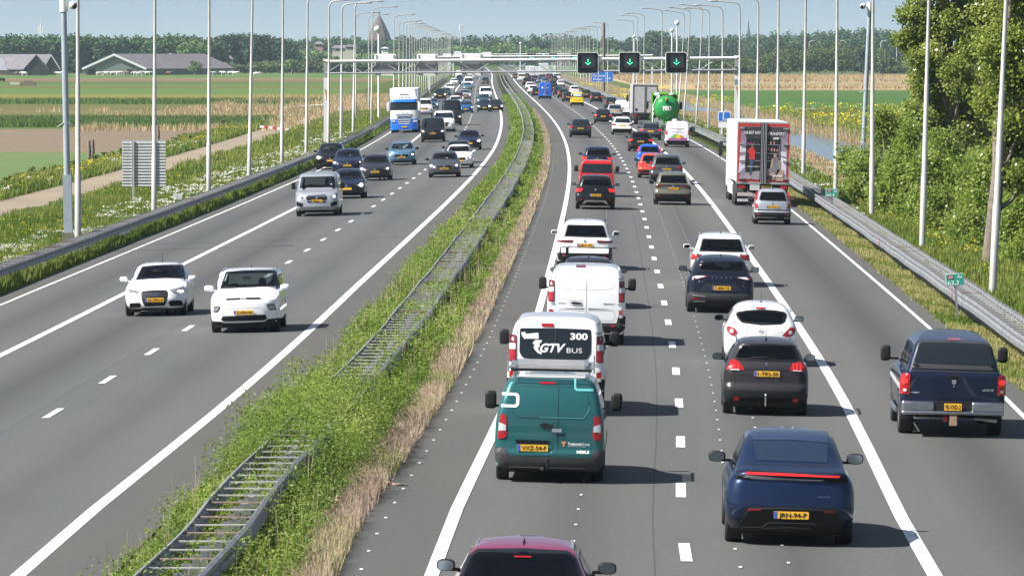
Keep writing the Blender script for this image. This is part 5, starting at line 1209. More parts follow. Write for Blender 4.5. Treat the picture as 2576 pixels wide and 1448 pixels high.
# ---- the big poplars and hawthorn bushes on the right
M_POP = leafmat('poplar_leaves', [(.12, .17, .03), (.21, .27, .05), (.31, .37, .08), (.46, .48, .20)], .5, .28)
M_HAW = leafmat('hawthorn_leaves', [(.11, .17, .025), (.19, .27, .045), (.29, .38, .075), (.40, .46, .14)], .5, .35)
def limb(pts, rs, m, n=9): m.path(pts, rs, n=n)
def big_tree(X, Y, H_, label, lean, lobes, nl, size, seed, tr=.42, mt=None):
    z = gz(X, Y); t = empty('poplar_tree', (X, Y, z)); tag(t, label, 'tree'); g = np.random.default_rng(seed); m = MB()
    m.path([(0, 0, -.4), (lean*.08, 0, 1.0), (lean*.3, 0, H_*.25), (lean*.55, .1, H_*.45), (lean*.7, 0, H_*.7), (lean, 0, H_*.95)], [tr*1.25, tr, tr*.9, tr*.72, tr*.45, tr*.12], n=12)
    trunk = m.build('trunk', M_BARK, t, 60); lm = MB(); C = []; CK = []
    for i, (lx, ly, lz, lr) in enumerate(lobes):
        z0 = max(1.2, lz*.62); p0 = Vector((lean*z0/H_*.9, 0, z0)); p2 = Vector((lx, ly, lz)); p1 = p0.lerp(p2, .5)+Vector((0, 0, -.25)); lm.path([p0, p1, p2], [.14, .09, .03], n=6)
        k = int(nl*lr*lr); nc_ = max(5, int(16*lr)); cc = g.normal(0, 1, (nc_, 3)); cc /= np.linalg.norm(cc, axis=1)[:, None]; cc *= (g.uniform(.35, 1.0, nc_))[:, None]*lr*np.array([1, 1, .85])
        for q in cc[:7]: e = p2+Vector(q)*.9; lm.path([p2.lerp(p1, .3), e], [.035, .01], n=4)
        j = g.integers(0, nc_, k); d = g.normal(0, 1, (k, 3))*np.array([1, 1, .8]); d *= (.20+.16*lr); C.append(np.array([lx, ly, lz])+cc[j]+d*.75); CK.append(np.clip(.45*g.random(nc_)[j]+g.normal(.3, .17, k), 0, 1))
    lm.build('branches', M_BARK, t, 60); C = np.concatenate(C); q = quads(C, size*g.uniform(.6, 1.3, len(C)), .15, .75); link('crown', bigmesh('crown', q, 4, mt or M_POP, np.concatenate(CK)), t); return t
def lob(px, py, Y, r, X0, Y0, z0): p = atY(px, py, Y); return (p.x-X0, Y-Y0, p.z-z0, r)
def tree_px(pxb, pyb, Yb, label, lean, lob_px, nl, size, seed, H_=14, tr=.42, mt=None):
    X = (pxb-1288)/FPX*Yb; z = gz(X, Yb); L = [lob(a, b, Yb+dy, r, X, Yb, z) for a, b, r, dy in lob_px]; return big_tree(X, Yb, H_, label, lean, L, nl, size, seed, tr, mt)
tree_px(2402, 470, 300, 'big poplar with a thick grey trunk standing left behind the lamp posts', -.6,
  [(2320, 40, 1.0, 0), (2300, 95, .9, 1), (2345, 150, 1.0, -1), (2380, 60, 1.2, 0), (2440, 20, 1.3, 1), (2450, 110, 1.1, -1), (2335, 215, 1.0, 0), (2310, 285, .8, -1), (2370, 250, .9, 1), (2420, 200, 1.1, -2), (2460, 260, 1.1, 1), (2345, 300, .9, 0), (2500, 60, 1.4, 2), (2530, 150, 1.3, 2), (2450, 330, 1.0, 0), (2400, -60, 1.6, 0), (2480, -90, 1.8, 0), (2350, -40, 1.0, 0)],
  4200, .18, 51, 15, .45)
tree_px(2488, 675, 207, 'second poplar with a slanting pale trunk at the right edge', .9,
  [(2520, 120, .9, 0), (2560, 60, 1.0, 1), (2550, 200, .9, 0), (2575, 300, 1.0, 0), (2500, 260, .7, 1), (2600, 150, 1.3, 0), (2640, 350, 1.3, 1), (2530, 380, .7, 1), (2590, 440, .9, 0), (2520, 20, .9, 2), (2600, -60, 1.6, 1)], 4200, .15, 52, 12, .27)
def bush(pxb, pyb, lob_px, label, nl, size, seed, mt=M_HAW):
    p = on(pxb, pyb); X, Y, z = p; L = [lob(a, b, Y+dy, r, X, Y, z) for a, b, r, dy in lob_px]; t = empty('hawthorn_bush', (X, Y, z)); tag(t, label, 'bush'); g = np.random.default_rng(seed); lm = MB(); C = []; CK = []
    for (lx, ly, lz, lr) in L:
        lm.path([(lx*.3, ly*.3, 0), (lx*.7, ly*.7, lz*.55), (lx, ly, lz)], [.06, .04, .015], n=5)
        k = int(nl*lr*lr); nc_ = max(5, int(15*lr)); cc = g.normal(0, 1, (nc_, 3)); cc /= np.linalg.norm(cc, axis=1)[:, None]; cc *= g.uniform(.35, 1.05, nc_)[:, None]*lr
        j = g.integers(0, nc_, k); C.append(np.array([lx, ly, lz])+cc[j]+g.normal(0, .17+.1*lr, (k, 3))); CK.append(np.clip(.45*g.random(nc_)[j]+g.normal(.3, .17, k), 0, 1))
    lm.build('branches', M_BARK, t, 60); C = np.concatenate(C); C[:, 2] = np.maximum(C[:, 2], .05); link('crown', bigmesh('crown', quads(C, size*g.uniform(.6, 1.3, len(C)), .25, .75), 4, mt, np.concatenate(CK)), t)
bush(2180, 525, [(2170, 440, .9, 0), (2150, 480, .7, -2), (2200, 410, .8, 2), (2220, 350, .7, 2), (2190, 500, .7, 0), (2145, 420, .6, 3), (2135, 400, .5, 5)], 'hawthorn bush growing around the right-hand camera mast', 3600, .15, 61)
bush(2262, 560, [(2240, 470, 1.0, 0), (2270, 400, 1.0, 1), (2300, 450, 1.0, 0), (2230, 540, .7, -1), (2280, 530, .8, -2), (2290, 350, .9, 2), (2240, 320, .6, 3), (2215, 298, .4, 3)], 'hawthorn bush left of the poplar trunk, reaching over the ditch', 3600, .15, 62)
bush(2370, 600, [(2340, 520, .9, 0), (2380, 470, 1.0, 2), (2350, 590, .7, -1), (2400, 560, .9, 0), (2420, 480, .9, 2), (2370, 400, 1.0, 3), (2330, 430, .8, 2)], 'dense hawthorn bush below the big poplar trunk', 3600, .14, 63)
bush(2470, 640, [(2440, 560, .8, 0), (2480, 500, .9, 1), (2500, 580, .8, 0), (2450, 620, .6, -1), (2540, 540, .9, 1), (2560, 620, .7, 0), (2520, 640, .6, -1), (2460, 430, .8, 2), (2520, 450, .9, 2)], 'dense hawthorn bush between the second poplar and the lamp posts', 3600, .13, 64)
bush(2560, 690, [(2560, 560, .8, 0), (2600, 600, .8, 0), (2555, 650, .6, -1), (2590, 500, .9, 1), (2575, 420, .9, 2)], 'hawthorn bush cut by the right edge of the photo', 3600, .13, 65)
# ---- haze
t = NT('haze'); t.t.nodes.remove(t.b); v = t.n('VolumePrincipled'); v.inputs['Color'].default_value = (.72, .92, 1.0, 1); v.inputs['Density'].default_value = 6.5e-5; v.inputs['Anisotropy'].default_value = .2; t.l(v.outputs[0], t.o.inputs['Volume'])
hz = MB().box((-6500, -150, -4.0), (6500, 6800, 70)).build('haze', t.m); tag(hz, 'pale blue haze over the far meadows and woods', 'haze', kind='stuff')
# ================================================================ placing vehicles
def place(px, py, L, away, ov=.8):
    """root frame from the pixel column of the near face and the pixel row where the nearest wheels touch the road"""
    p = on(px, py); Yn = p.y - ov; X = (px-1288)/FPX*Yn; Yc = p.y - ov + L/2
    h = hdg(Yc); Xc = X - math.tan(h)*(L/2)*1.0
    z = gz(Xc, Yc); u = .02*(1 if Xc > cR(Yc) else -1)
    return (Xc, Yc, z), h + (0 if away else math.pi), (7.3-.9)/max(p.y, 40), u
def vroot(name, px, py, L, away, label, cat, group=None, ov=.8):
    loc, rz, tilt, u = place(px, py, L, away, ov); r = empty(name, loc, rz); r.rotation_euler = (0, math.atan(u)*(1 if away else -1), rz)
    tag(r, label, cat, group); return r, tilt
def PX(cx, cy, k, tilt, ov=.8):
    """crop pixels -> metres on the near face"""
    def f(P):
        if isinstance(P, tuple): return ((P[0]-cx)/k, (cy-P[1])/k + ov*tilt)
        return [((x-cx)/k, (cy-y)/k + ov*tilt) for x, y in P]
    return f
def seethru(root, B, rearP, frontP, pm, tint=None, liner=True, nx=40, ny=24, rear_tint=None):
    holes = []
    if rearP: holes.append((True, inset(rearP, .028), 0))
    if frontP: holes.append((False, inset(frontP, .028), 0))
    bo = link('body', B.mesh('body', pm, .03, nx, ny, holes=holes), root)
    link('cabin_lining', B.mesh('cabin_lining', M_INT, .045, nx, ny, inset=.035, holes=[(a, inset(b, -.03), c) for a, b, c in holes]), root)
    for P, S_, nm in ((rearP, B.R, 'rear_window'), (frontP, B.F, 'windscreen')):
        if not P: continue
        g = drape(nm, [inset(P, .012)], (rear_tint or tint or M_GLASS) if nm == 'rear_window' else (tint or M_GLASS), S_, .006, root, step=.09)
        drape('window_frame', [P], M_FRAME, S_, .009, root, step=.06, ring=.042)
    return bo
def lightset(root, S, P, mt, name='tail_light', off=.012): return drape(name, [P], mt, S, off, root, step=.08)

def axles(L, fo=.85, ro=.8): return (-L/2+ro, L/2-fo)
# ---------------------------------------------------------------- dark blue liftback, lower right
def tesla():
    L = 4.75; r, t = vroot('car', 1988, 1364, L, True, 'glossy dark blue liftback car with a full-width red light bar, nearest at lower right', 'car')
    B = Body(L, 1.62, [(.2,.86),(.33,.93),(.55,.965),(.80,.96),(.95,.93),(1.03,.885),(1.10,.835),(1.2,.80),(1.35,.735),(1.46,.695),(1.53,.655),(1.58,.60),(1.61,.50),(1.62,.4)],
      [(.2,.22),(.32,.12),(.45,.04),(.6,0),(.75,.015),(.93,.05),(1.0,.07),(1.055,.03),(1.09,.035),(1.12,.16),(1.18,.42),(1.3,.80),(1.42,1.16),(1.51,1.50),(1.57,1.85),(1.605,2.25),(1.62,2.6)],
      [(.2,.1),(.45,0),(.65,.06),(.8,.25),(.92,.7),(1.0,1.0),(1.06,1.15),(1.3,1.6),(1.5,2.1),(1.58,2.4),(1.62,2.7)], .24, .22, .4, .10, .25, t)
    f = PX(905, 1398, 788, t); pm = paint((.008, .022, .068), .5, .28)
    link('body', B.mesh('body', pm, .02, 44, 26), r); underbody(r, B)
    drape('rear_window', [rnd(f([(468,195),(905,182),(1362,212),(1342,442),(905,432),(513,427)]), .03)], mat('blue_dark_glass', (.012,.022,.045), .05, vary=0, spec=.7), B.R, .006, r)
    drape('glass_roof', [rnd(f([(448,110),(905,95),(1366,112),(1362,204),(905,174),(468,187)]), .02)], mat('roof_glass', (.02,.035,.075), .05, vary=0, spec=.7), B.R, .006, r)
    k = drape('light_strip', [rnd(f([(262,562),(385,546),(905,566),(1490,560),(1560,585),(1585,672),(1350,674),(1290,652),(905,648),(520,650),(490,664),(262,656)]), .02)], M_SIGNB, B.R, .006, r)
    drape('reflector_strip', [rnd(f([(330,642),(372,606),(905,628),(1300,642),(1250,656),(905,652),(510,648)]), .01)], M_SILVER, B.R, .011, k)
    drape('red_light_bar', [rnd(f([(375,578),(905,584),(1478,596),(1470,612),(905,606),(385,598)]), .006)], M_REDL, B.R, .016, k)
    drape('tailgate_seam', [f([(412,672),(418,672),(436,965),(430,965)]), f([(1428,672),(1434,672),(1420,905),(1414,905)]), f([(385,462),(905,470),(1440,476),(1440,482),(905,477),(385,468)])], M_UNDER, B.R, .003, r)
    b = drape('rear_bumper', [rnd(f([(275,1225),(330,1110),(400,985),(470,972),(1400,982),(1470,1010),(1545,1150),(1570,1235),(1480,1262),(330,1255)]), .03)], M_PLAST, B.R, .008, r)
    drape('bumper_trim', [f([(275,1225),(345,1090),(420,985),(905,975),(1440,990),(1500,1080),(1488,1082),(1430,1005),(905,990),(430,1000),(365,1095),(300,1222)])], M_GPLAST, B.R, .016, b)
    drape('bumper_trim', [f([(335,1206),(570,1204),(655,1146),(1190,1150),(1230,1190),(1180,1162),(668,1158),(580,1216),(335,1216)]), f([(590,1218),(905,1198),(1170,1215),(1170,1222),(905,1210),(590,1226)])], mat('satin_grey', (.12, .12, .12), .4), B.R, .014, b)
    drape('lower_corner', [rnd(f([(160,1135),(300,1132),(280,1226),(215,1215)]), .02)], M_GPLAST, B.R, .007, b)
    for P in ([(410,998),(560,996),(555,1015),(410,1015)], [(1288,1004),(1430,1008),(1425,1026),(1300,1024)]): drape('reflector', [f(P)], M_RED, B.R, .016, b)
    plate(r, B.R, *f((918, 1066)), 'JRN-94-P'); text('badge', 'DUAL MOTOR', .018, *f((1296, 845)), M_CHROME, B.R, .008, r, width=.18, step=None)
    ax = axles(L, .84, .88); arches(r, B, ax, .36); wheels(r, ax, .955, .355, .25)
    sidewin(r, B, 1.10, 1.50, -1.75, 1.25, -.9, .55, (0.0,)); doorlines(r, B, (-.95, .05, 1.0)); mirrors(r, .92, .62, 1.13, M_PLAST, s=1.15)
tesla()
# ---------------------------------------------------------------- teal delivery van
def berlingo():
    L = 4.4; r, t = vroot('van', 1380, 1206, L, True, 'teal small delivery van with ladder rack on the roof, lower centre', 'van')
    B = Body(L, 1.80, [(.2,.86),(.36,.915),(.6,.93),(.95,.925),(1.15,.90),(1.35,.855),(1.55,.80),(1.67,.755),(1.74,.68),(1.78,.56),(1.80,.4)],
      [(.2,.12),(.32,.02),(.5,0),(.58,.04),(.8,.05),(1.1,.06),(1.35,.10),(1.55,.17),(1.66,.23),(1.72,.26),(1.76,.34),(1.79,.6),(1.80,1.0)],
      [(.2,.1),(.5,0),(.8,.06),(.95,.3),(1.05,.75),(1.12,1.0),(1.5,1.7),(1.7,2.0),(1.78,2.3),(1.80,2.6)], .26, .12, .35, .04, .16, t)
    f = PX(712, 1385, 665, t); teal = (.018, .108, .112); pm = paint(teal, .25, .3); dk = mat('teal_seam_shade', (.004, .04, .045), .5, vary=0); lt = mat('teal_highlight', (.08, .30, .31), .3, vary=0)
    link('body', B.mesh('body', pm, .025, 40, 20), r); underbody(r, B)
    P = rnd(f([(320,322),(1070,322),(1130,400),(1160,540),(1150,600),(1095,690),(330,690),(270,580),(275,420)]), .06, 4)
    drape('door_panel_crease', [P], dk, B.R, .004, r, ring=.012); drape('door_panel_highlight', [f([(600,682),(1095,684),(1150,600),(1162,540),(1154,540),(1142,596),(1092,676),(600,676)])], lt, B.R, .007, r)  # pressed crease: its shade and highlight painted in darker and lighter teal
    drape('door_gap', [f([(798,232),(804,232),(806,1125),(800,1125)])], dk, B.R, .006, r)
    drape('roof_spoiler', [rnd(f([(330,240),(1140,245),(1175,280),(1185,320),(1110,300),(330,292),(300,320)]), .03)], mat('dark_teal', (.006, .045, .055), .3, coat=1), B.R, .005, r)
    drape('brake_light', [rnd(f([(593,276),(762,276),(762,300),(593,300)]), .01)], M_RED, B.R, .012, r)
    c = f([(165,405),(330,408),(352,425),(362,450),(362,535),(345,562),(315,572),(160,568),(162,540),(310,540),(328,525),(328,455),(312,438),(170,434)])
    drape('white_bracket_mark', [c], M_WHITE, B.R, .008, r); drape('pale_bracket_mark', [f([(975,235),(995,235),(1000,335),(1015,345),(1190,345),(1195,372),(1005,372),(978,350)])], mat('pale_teal', (.12, .42, .42), .4, vary=0), B.R, .008, r)
    for sgn, P in ((0, [(152,650),(212,648),(222,700),(228,880),(205,922),(132,926),(136,840),(146,740)]), (1, [(1205,655),(1280,655),(1292,760),(1296,925),(1215,925),(1192,880),(1202,760)])):
        k = drape('tail_light', [rnd(f(P), .02)], M_RED, B.R, .014, r)
        q = [(144,742),(215,770),(220,832),(138,836)] if not sgn else [(1208,768),(1278,742),(1284,836),(1204,832)]
        drape('clear_section', [f(q)], M_CLEAR, B.R, .019, k)
    drape('door_handle', [rnd(f([(590,764),(640,738),(700,740),(700,755),(755,758),(752,784),(690,798),(630,792)]), .01)], M_PLAST, B.R, .02, r); drape('slam_lock', [rr(*f((736, 840)), *f((850, 800)), .02)], M_SILVER, B.R, .03, r)
    drape('plate_recess', [rnd(f([(295,932),(720,932),(745,975),(745,1075),(700,1112),(300,1112),(285,1080)]), .04)], mat('teal_recess', (.008, .085, .092), .4), B.R, .004, r)
    drape('plate_lamp_bar', [rnd(f([(320,932),(715,938),(715,972),(345,978)]), .02)], M_SIGNB, B.R, .012, r)
    plate(r, B.R, *f((525, 1022)), 'VXZ-54-F'); text('lettering', 'Toekomst', .042, *f((998, 968)), M_WHITE, B.R, .008, r, bold=.03, width=.235); text('lettering', 'Groep', .042, *f((1122, 968)), M_WHITE, B.R, .008, r, width=.135)
    text('lettering', 'Voor toekomst voor morgen', .014, *f((1022, 994)), M_WHITE, B.R, .008, r, width=.31, step=None); text('lettering', 'NDK.S', .044, *f((1093, 1060)), M_WHITE, B.R, .008, r, bold=.05, width=.21)
    drape('orange_mark', [f([(845,945),(900,945),(900,962),(845,962)]), f([(862,958),(884,958),(884,998),(864,998)])], mat('orange_mark', (.62, .26, .12), .5, vary=0), B.R, .008, r)
    b = drape('rear_bumper', [rnd(f([(100,1025),(212,1022),(250,1115),(1178,1128),(1218,1030),(1340,1032),(1335,1190),(1255,1268),(900,1236),(300,1230),(190,1262),(110,1150)]), .03)], M_GPLAST, B.R, .018, r)
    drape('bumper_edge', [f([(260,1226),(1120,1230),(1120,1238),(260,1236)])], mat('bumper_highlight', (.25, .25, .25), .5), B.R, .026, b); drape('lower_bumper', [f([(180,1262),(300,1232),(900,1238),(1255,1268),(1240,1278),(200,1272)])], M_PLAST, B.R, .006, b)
    m = MB(); y0 = -L/2; m.path([(-.02, y0+.2, .3), (-.02, y0-.08, .24), (-.02, y0-.12, .30), (-.02, y0-.12, .38)], .022, n=8); m.ell((-.02, y0-.12, .41), (.03, .03, .03), n=10, m=8); m.path([(-.12, y0-.05, .24), (-.07, y0-.1, .25)], .035, n=8); m.build('tow_bar', M_PLAST, r)
    ax = axles(L); arches(r, B, ax, .33); wheels(r, ax, .91, .33, .21); sidewin(r, B, 1.12, 1.5, .45, 1.45, .45, 1.0, ()); mirrors(r, .93, .82, 1.22, M_PLAST, big=True)
    # ladder rack: side rails, cross bars, rear roller and slats
    k = empty('roof_rack'); k.parent = r; m = MB()
    for sg in (-1, 1): m.path([(sg*.70, y0+.45, 1.93), (sg*.70, L/2-1.9, 1.93)], .022, n=6); m.path([(sg*.73, y0+.42, 1.86), (sg*.73, y0+.40, 2.16)], .014, n=6)
    for q in range(5):
        y = y0+.6+q*.42; m.tube((-.70, y, 1.93), (.70, y, 1.93), .018, n=6)
        for sg in (-1, 1): m.tube((sg*.62, y, 1.76), (sg*.66, y, 1.93), .022, n=6)
    m.build('frame', M_SILVER, k)
    s = MB()
    for q in range(8): s.box((-.62, y0+.55+q*.2, 1.96), (.62, y0+.68+q*.2, 1.985))
    s.build('deck_slats', M_SILVER, k); MB().tube((-.69, y0+.40, 1.90), (.69, y0+.40, 1.90), .026, n=10).build('roller', M_PLAST, k)
    s = MB()
    for q in range(7): s.box((-.56, y0+.42+q*.012, 1.93+q*.022), (.56, y0+.425+q*.012, 1.944+q*.022))
    s.build('wind_deflector', mat('deflector_slats', (.5, .5, .5), .5), k)
    MB().box((-.58, y0+.38, 1.775), (.58, y0+1.6, 1.80)).build('roof_cover', M_WHITE, r)
berlingo()
# ---------------------------------------------------------------- white vans
def trafic(px, py, label, bus, cut):
    L = 5.1; r, t = vroot('van', px, py, L, True, label, 'van', ov=.95); W = .978
    B = Body(L, 1.96, [(.2,.90),(.4,.955),(.7,.978),(1.05,.975),(1.3,.95),(1.55,.905),(1.75,.86),(1.85,.81),(1.91,.73),(1.95,.6),(1.96,.45)],
      [(.2,.14),(.34,.03),(.5,0),(.56,.05),(.9,.05),(1.3,.07),(1.6,.12),(1.8,.18),(1.87,.21),(1.92,.30),(1.95,.55),(1.96,.9)],
      [(.2,.1),(.5,0),(.8,.04),(1.0,.2),(1.1,.6),(1.18,.85),(1.6,1.35),(1.85,1.7),(1.93,2.0),(1.96,2.4)], .28, .12, .3, .03, .14, t)
    pm = paint((.80, .81, .82), 0, .35); link('body', B.mesh('body', pm, .03, 36, 20), r); underbody(r, B); gap = mat('panel_gap', (.30, .31, .33), .6, vary=0)
    b = drape('rear_bumper', [rnd([(-.97, .74), (-.80, .74), (-.76, .56), (.76, .56), (.80, .74), (.97, .74), (.97, .42), (.85, .32), (-.85, .32), (-.97, .42)], .03)], M_PLAST, B.Rz, .015, r)
    drape('door_gap', [[(-.006, .58), (.006, .58), (.006, 1.86), (-.006, 1.86)], [(-.80, .57), (.80, .57), (.80, .575), (-.80, .575)]], gap, B.Rz, .004, r)
    for sg in (-1, 1):
        k = drape('tail_light', [rr(*((.80, 1.07) if sg > 0 else (-.945, 1.07)), *((.945, 1.60) if sg > 0 else (-.80, 1.60)), .02)], M_DRED, B.Rz, .014, r)
        x0, x1 = (.815, .93) if sg > 0 else (-.93, -.815)
        drape('brake_lamp', [rr(x0, 1.09, x1, 1.30, .02)], M_RED, B.Rz, .02, k); drape('clear_section', [rr(x0, 1.31, x1, 1.43, .02)], M_CLEAR, B.Rz, .02, k)
        k = drape('lower_lamp', [rr(x0-.0, .68, x1-.02, .88, .01)], M_RED, B.Rz, .014, r); drape('clear_section', [rr(x0, .69, x1-.02, .76, .01)], M_CLEAR, B.Rz, .02, k)
        drape('hinge', [rr(sg*.83-.05, z, sg*.83+.05, z+.05, .01) for z in (1.0, 1.63)], gap, B.Rz, .01, r)
    if bus:
        f = lambda x, y: ((x-432)/494, (1237-y)/494+.95*t)
        P = rnd([f(*q) for q in ((66,402),(430,395),(772,402),(778,500),(776,640),(740,700),(600,715),(430,722),(260,715),(100,695),(66,640))], .04, 3)
        drape('rear_window', [P], M_DGLASS, B.R, .008, r)
        drape('brake_light', [rr(*f(282, 385), *f(402, 350), .01)], M_RED, B.R, .014, r)
        text('lettering', '300', .125, *f(655, 474), M_WHITE, B.R, .013, r, bold=.035, width=.35); text('lettering', 'GTV', .165, *f(398, 592), M_WHITE, B.R, .013, r, bold=.04, shear=.35, width=.52); text('lettering', 'BUS', .10, *f(612, 613), M_WHITE, B.R, .013, r, width=.31)
        eg = [f(*q) for q in ((198,545),(222,518),(290,518),(278,545),(262,548),(268,575),(250,600),(262,625),(290,640),(285,660),(250,645),(215,610),(205,585),(222,560),(200,558))]
        drape('bird_emblem', [eg], M_WHITE, B.R, .013, r, step=.1); drape('bird_emblem', [[f(*q) for q in ((80,445),(120,440),(125,460),(250,445),(255,505),(130,505),(118,512),(90,480))]], M_WHITE, B.R, .013, r, step=.1)
        drape('window_gap', [[f(416, 398), f(422, 398), f(422, 720), f(416, 720)]], M_GPLAST, B.R, .011, r)
        mm = MB()
        for sg in (-1, 1): mm.path([(sg*.84, -1.9, 1.93), (sg*.84, .4, 1.95)], .02, n=5)
    else:
        f = PX(239, 1463, 470, t, .95)
        for sg in (-1, 1):
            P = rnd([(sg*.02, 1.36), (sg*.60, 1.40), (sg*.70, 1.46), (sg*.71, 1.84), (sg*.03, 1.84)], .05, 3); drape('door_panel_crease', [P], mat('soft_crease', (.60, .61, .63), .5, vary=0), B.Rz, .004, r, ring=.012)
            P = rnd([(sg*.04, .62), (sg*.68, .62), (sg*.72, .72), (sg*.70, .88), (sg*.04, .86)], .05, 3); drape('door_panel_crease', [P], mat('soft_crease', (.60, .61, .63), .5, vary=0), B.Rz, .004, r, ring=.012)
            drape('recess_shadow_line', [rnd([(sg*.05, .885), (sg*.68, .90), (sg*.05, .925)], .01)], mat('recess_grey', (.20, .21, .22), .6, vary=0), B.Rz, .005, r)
        drape('door_handle', [rnd(f([(55,990),(90,975),(185,985),(185,1005),(70,1004)]), .01)], M_PLAST, B.R, .02, r); drape('handle_recess', [rnd(f([(45,960),(190,960),(200,1030),(120,1035),(40,1010)]), .03)], gap, B.R, .004, r, ring=.01)
        k = drape('brake_light', [rr(*f((110, 578)), *f((220, 546)), .01)], M_DRED, B.R, .012, r); drape('red_section', [rr(*f((160, 576)), *f((218, 548)), .01)], M_RED, B.R, .018, k)
        text('lettering', 'RENAULT', .034, *f((510, 996)), M_SIGNB, B.R, .008, r, bold=.03, width=.29); text('lettering', 'TRAFIC', .034, *f((-45, 996)), M_SIGNB, B.R, .008, r, bold=.01, width=.22)
        drape('reflector', [rr(.62, .47, .72, .51, .01), rr(-.72, .47, -.62, .51, .01)], M_RED, B.Rz, .02, b)
    ax = axles(L, .93, .95); arches(r, B, ax, .34); wheels(r, ax, .95, .34, .22)
    sidewin(r, B, 1.15, 1.62, -1.9 if bus else .75, 1.7, -1.9 if bus else .75, 1.2, (-.8, .5) if bus else ()); mirrors(r, .97, 1.15, 1.38, M_PLAST, big=True)
    return r
trafic(1396, 1037, 'white minibus with black rear window lettered 300 GTV BUS, directly ahead of the teal van', True, 0)
trafic(1473, 863, 'plain white panel van with blank rear doors, ahead of the minibus', False, 0)
# ---------------------------------------------------------------- grey crossover and white hatchback
def peugeot():
    L = 4.16; r, t = vroot('car', 1926, 1040, L, True, 'grey crossover with silver roof rails and lit red claw-shaped tail lights', 'car')
    B = Body(L, 1.53, [(.2,.80),(.36,.855),(.6,.87),(.85,.865),(.98,.84),(1.06,.79),(1.2,.725),(1.33,.655),(1.42,.60),(1.48,.52),(1.52,.4),(1.53,.28)],
      [(.2,.14),(.34,.03),(.5,0),(.6,.02),(.66,.07),(.85,.07),(1.0,.10),(1.12,.22),(1.28,.36),(1.38,.42),(1.42,.42),(1.46,.55),(1.51,.9),(1.53,1.3)],
      [(.2,.1),(.5,0),(.75,.06),(.86,.2),(.94,.6),(1.0,1.0),(1.1,1.2),(1.4,1.8),(1.5,2.1),(1.53,2.5)], .27, .18, .35, .09, .2, t)
    f = PX(668, 1385, 594.5, t); pm = paint((.052, .047, .052), .5, .3)
    P = rnd(f([(375,548),(668,540),(985,552),(1035,620),(1068,720),(1035,748),(668,752),(300,738),(272,712),(325,600)]), .04, 3)
    seethru(r, B, P, winpoly(B, False, 1.02, 1.42), pm, rear_tint=M_GLASS); seats(r, B, .62, (.15,)); underbody(r, B)
    for P in ([(245,740),(290,735),(340,765),(392,822),(405,862),(290,862),(188,858),(215,800)], [(1092,752),(1048,750),(992,780),(955,825),(948,862),(1050,870),(1148,868),(1128,800)]):
        k = drape('tail_light', [rnd(f(P), .02)], M_RED, B.R, .014, r)
        x0 = 235 if P[0][0] < 600 else 985
        for q in range(3): drape('lit_claw', [rnd(f([(x0+q*42, 775-q*0), (x0+18+q*42, 775), (x0+24+q*42, 850), (x0+4+q*42, 850)]), .01)], M_REDL, B.R, .02, k)
        drape('clear_section', [f([(x0+5, 850), (x0+110, 852), (x0+112, 864), (x0+5, 862)])], M_CLEAR, B.R, .02, k)
    drape('tailgate_seam', [f([(284,870),(289,870),(300,1095),(295,1095)]), f([(1052,872),(1057,872),(1060,1095),(1055,1095)]), f([(195,1096),(1150,1100),(1150,1106),(195,1102)])], M_UNDER, B.R, .004, r)
    drape('dark_garnish', [rnd(f([(400,835),(950,842),(955,862),(860,868),(500,866),(400,858)]), .01)], M_PLAST, B.R, .006, r)
    b = drape('rear_bumper', [rnd(f([(180,1112),(668,1106),(1150,1110),(1178,1150),(1155,1240),(1000,1292),(280,1290),(190,1240),(165,1160)]), .04)], M_PLAST, B.R, .012, r)
    drape('bumper_groove', [rnd(f([(360,1185),(980,1188),(990,1225),(668,1240),(350,1222)]), .02)], M_SIGNB, B.R, .017, b)
    for P in ([(285,1182),(352,1180),(350,1228),(283,1226)], [(993,1186),(1055,1188),(1058,1230),(998,1230)]): drape('reflector', [rnd(f(P), .01)], M_RED, B.R, .02, b)
    plate(r, B.R, *f((678, 900)), '1-TRS-50'); em = f([(652,772),(690,765),(680,785),(698,812),(680,805),(672,795),(655,812),(660,790)]); drape('badge', [em], M_CHROME, B.R, .012, r, step=None)
    drape('rear_wiper', [f([(455,722),(560,706),(685,708),(685,716),(560,716),(458,732)])], M_PLAST, B.R, .03, r)
    m = MB(); y0 = -L/2; m.path([(0, y0+.1, .30), (0, y0-.08, .22), (0, y0-.1, .40)], .016, n=6); m.ell((0, y0-.1, .43), (.028, .028, .028), n=8, m=6); m.build('tow_bar', M_SILVER, r)
    ax = axles(L); arches(r, B, ax, .33); wheels(r, ax, .855, .33, .21); sidewin(r, B, 1.05, 1.36, -1.5, 1.0, -1.2, .5, (-.4,)); doorlines(r, B, (-.9, 0, .9)); mirrors(r, .83, .62, 1.06, M_PLAST); rails(r, B, -1.45, .55, M_CHROME, .60); antenna(r, B, -1.2, 'rod')
peugeot()
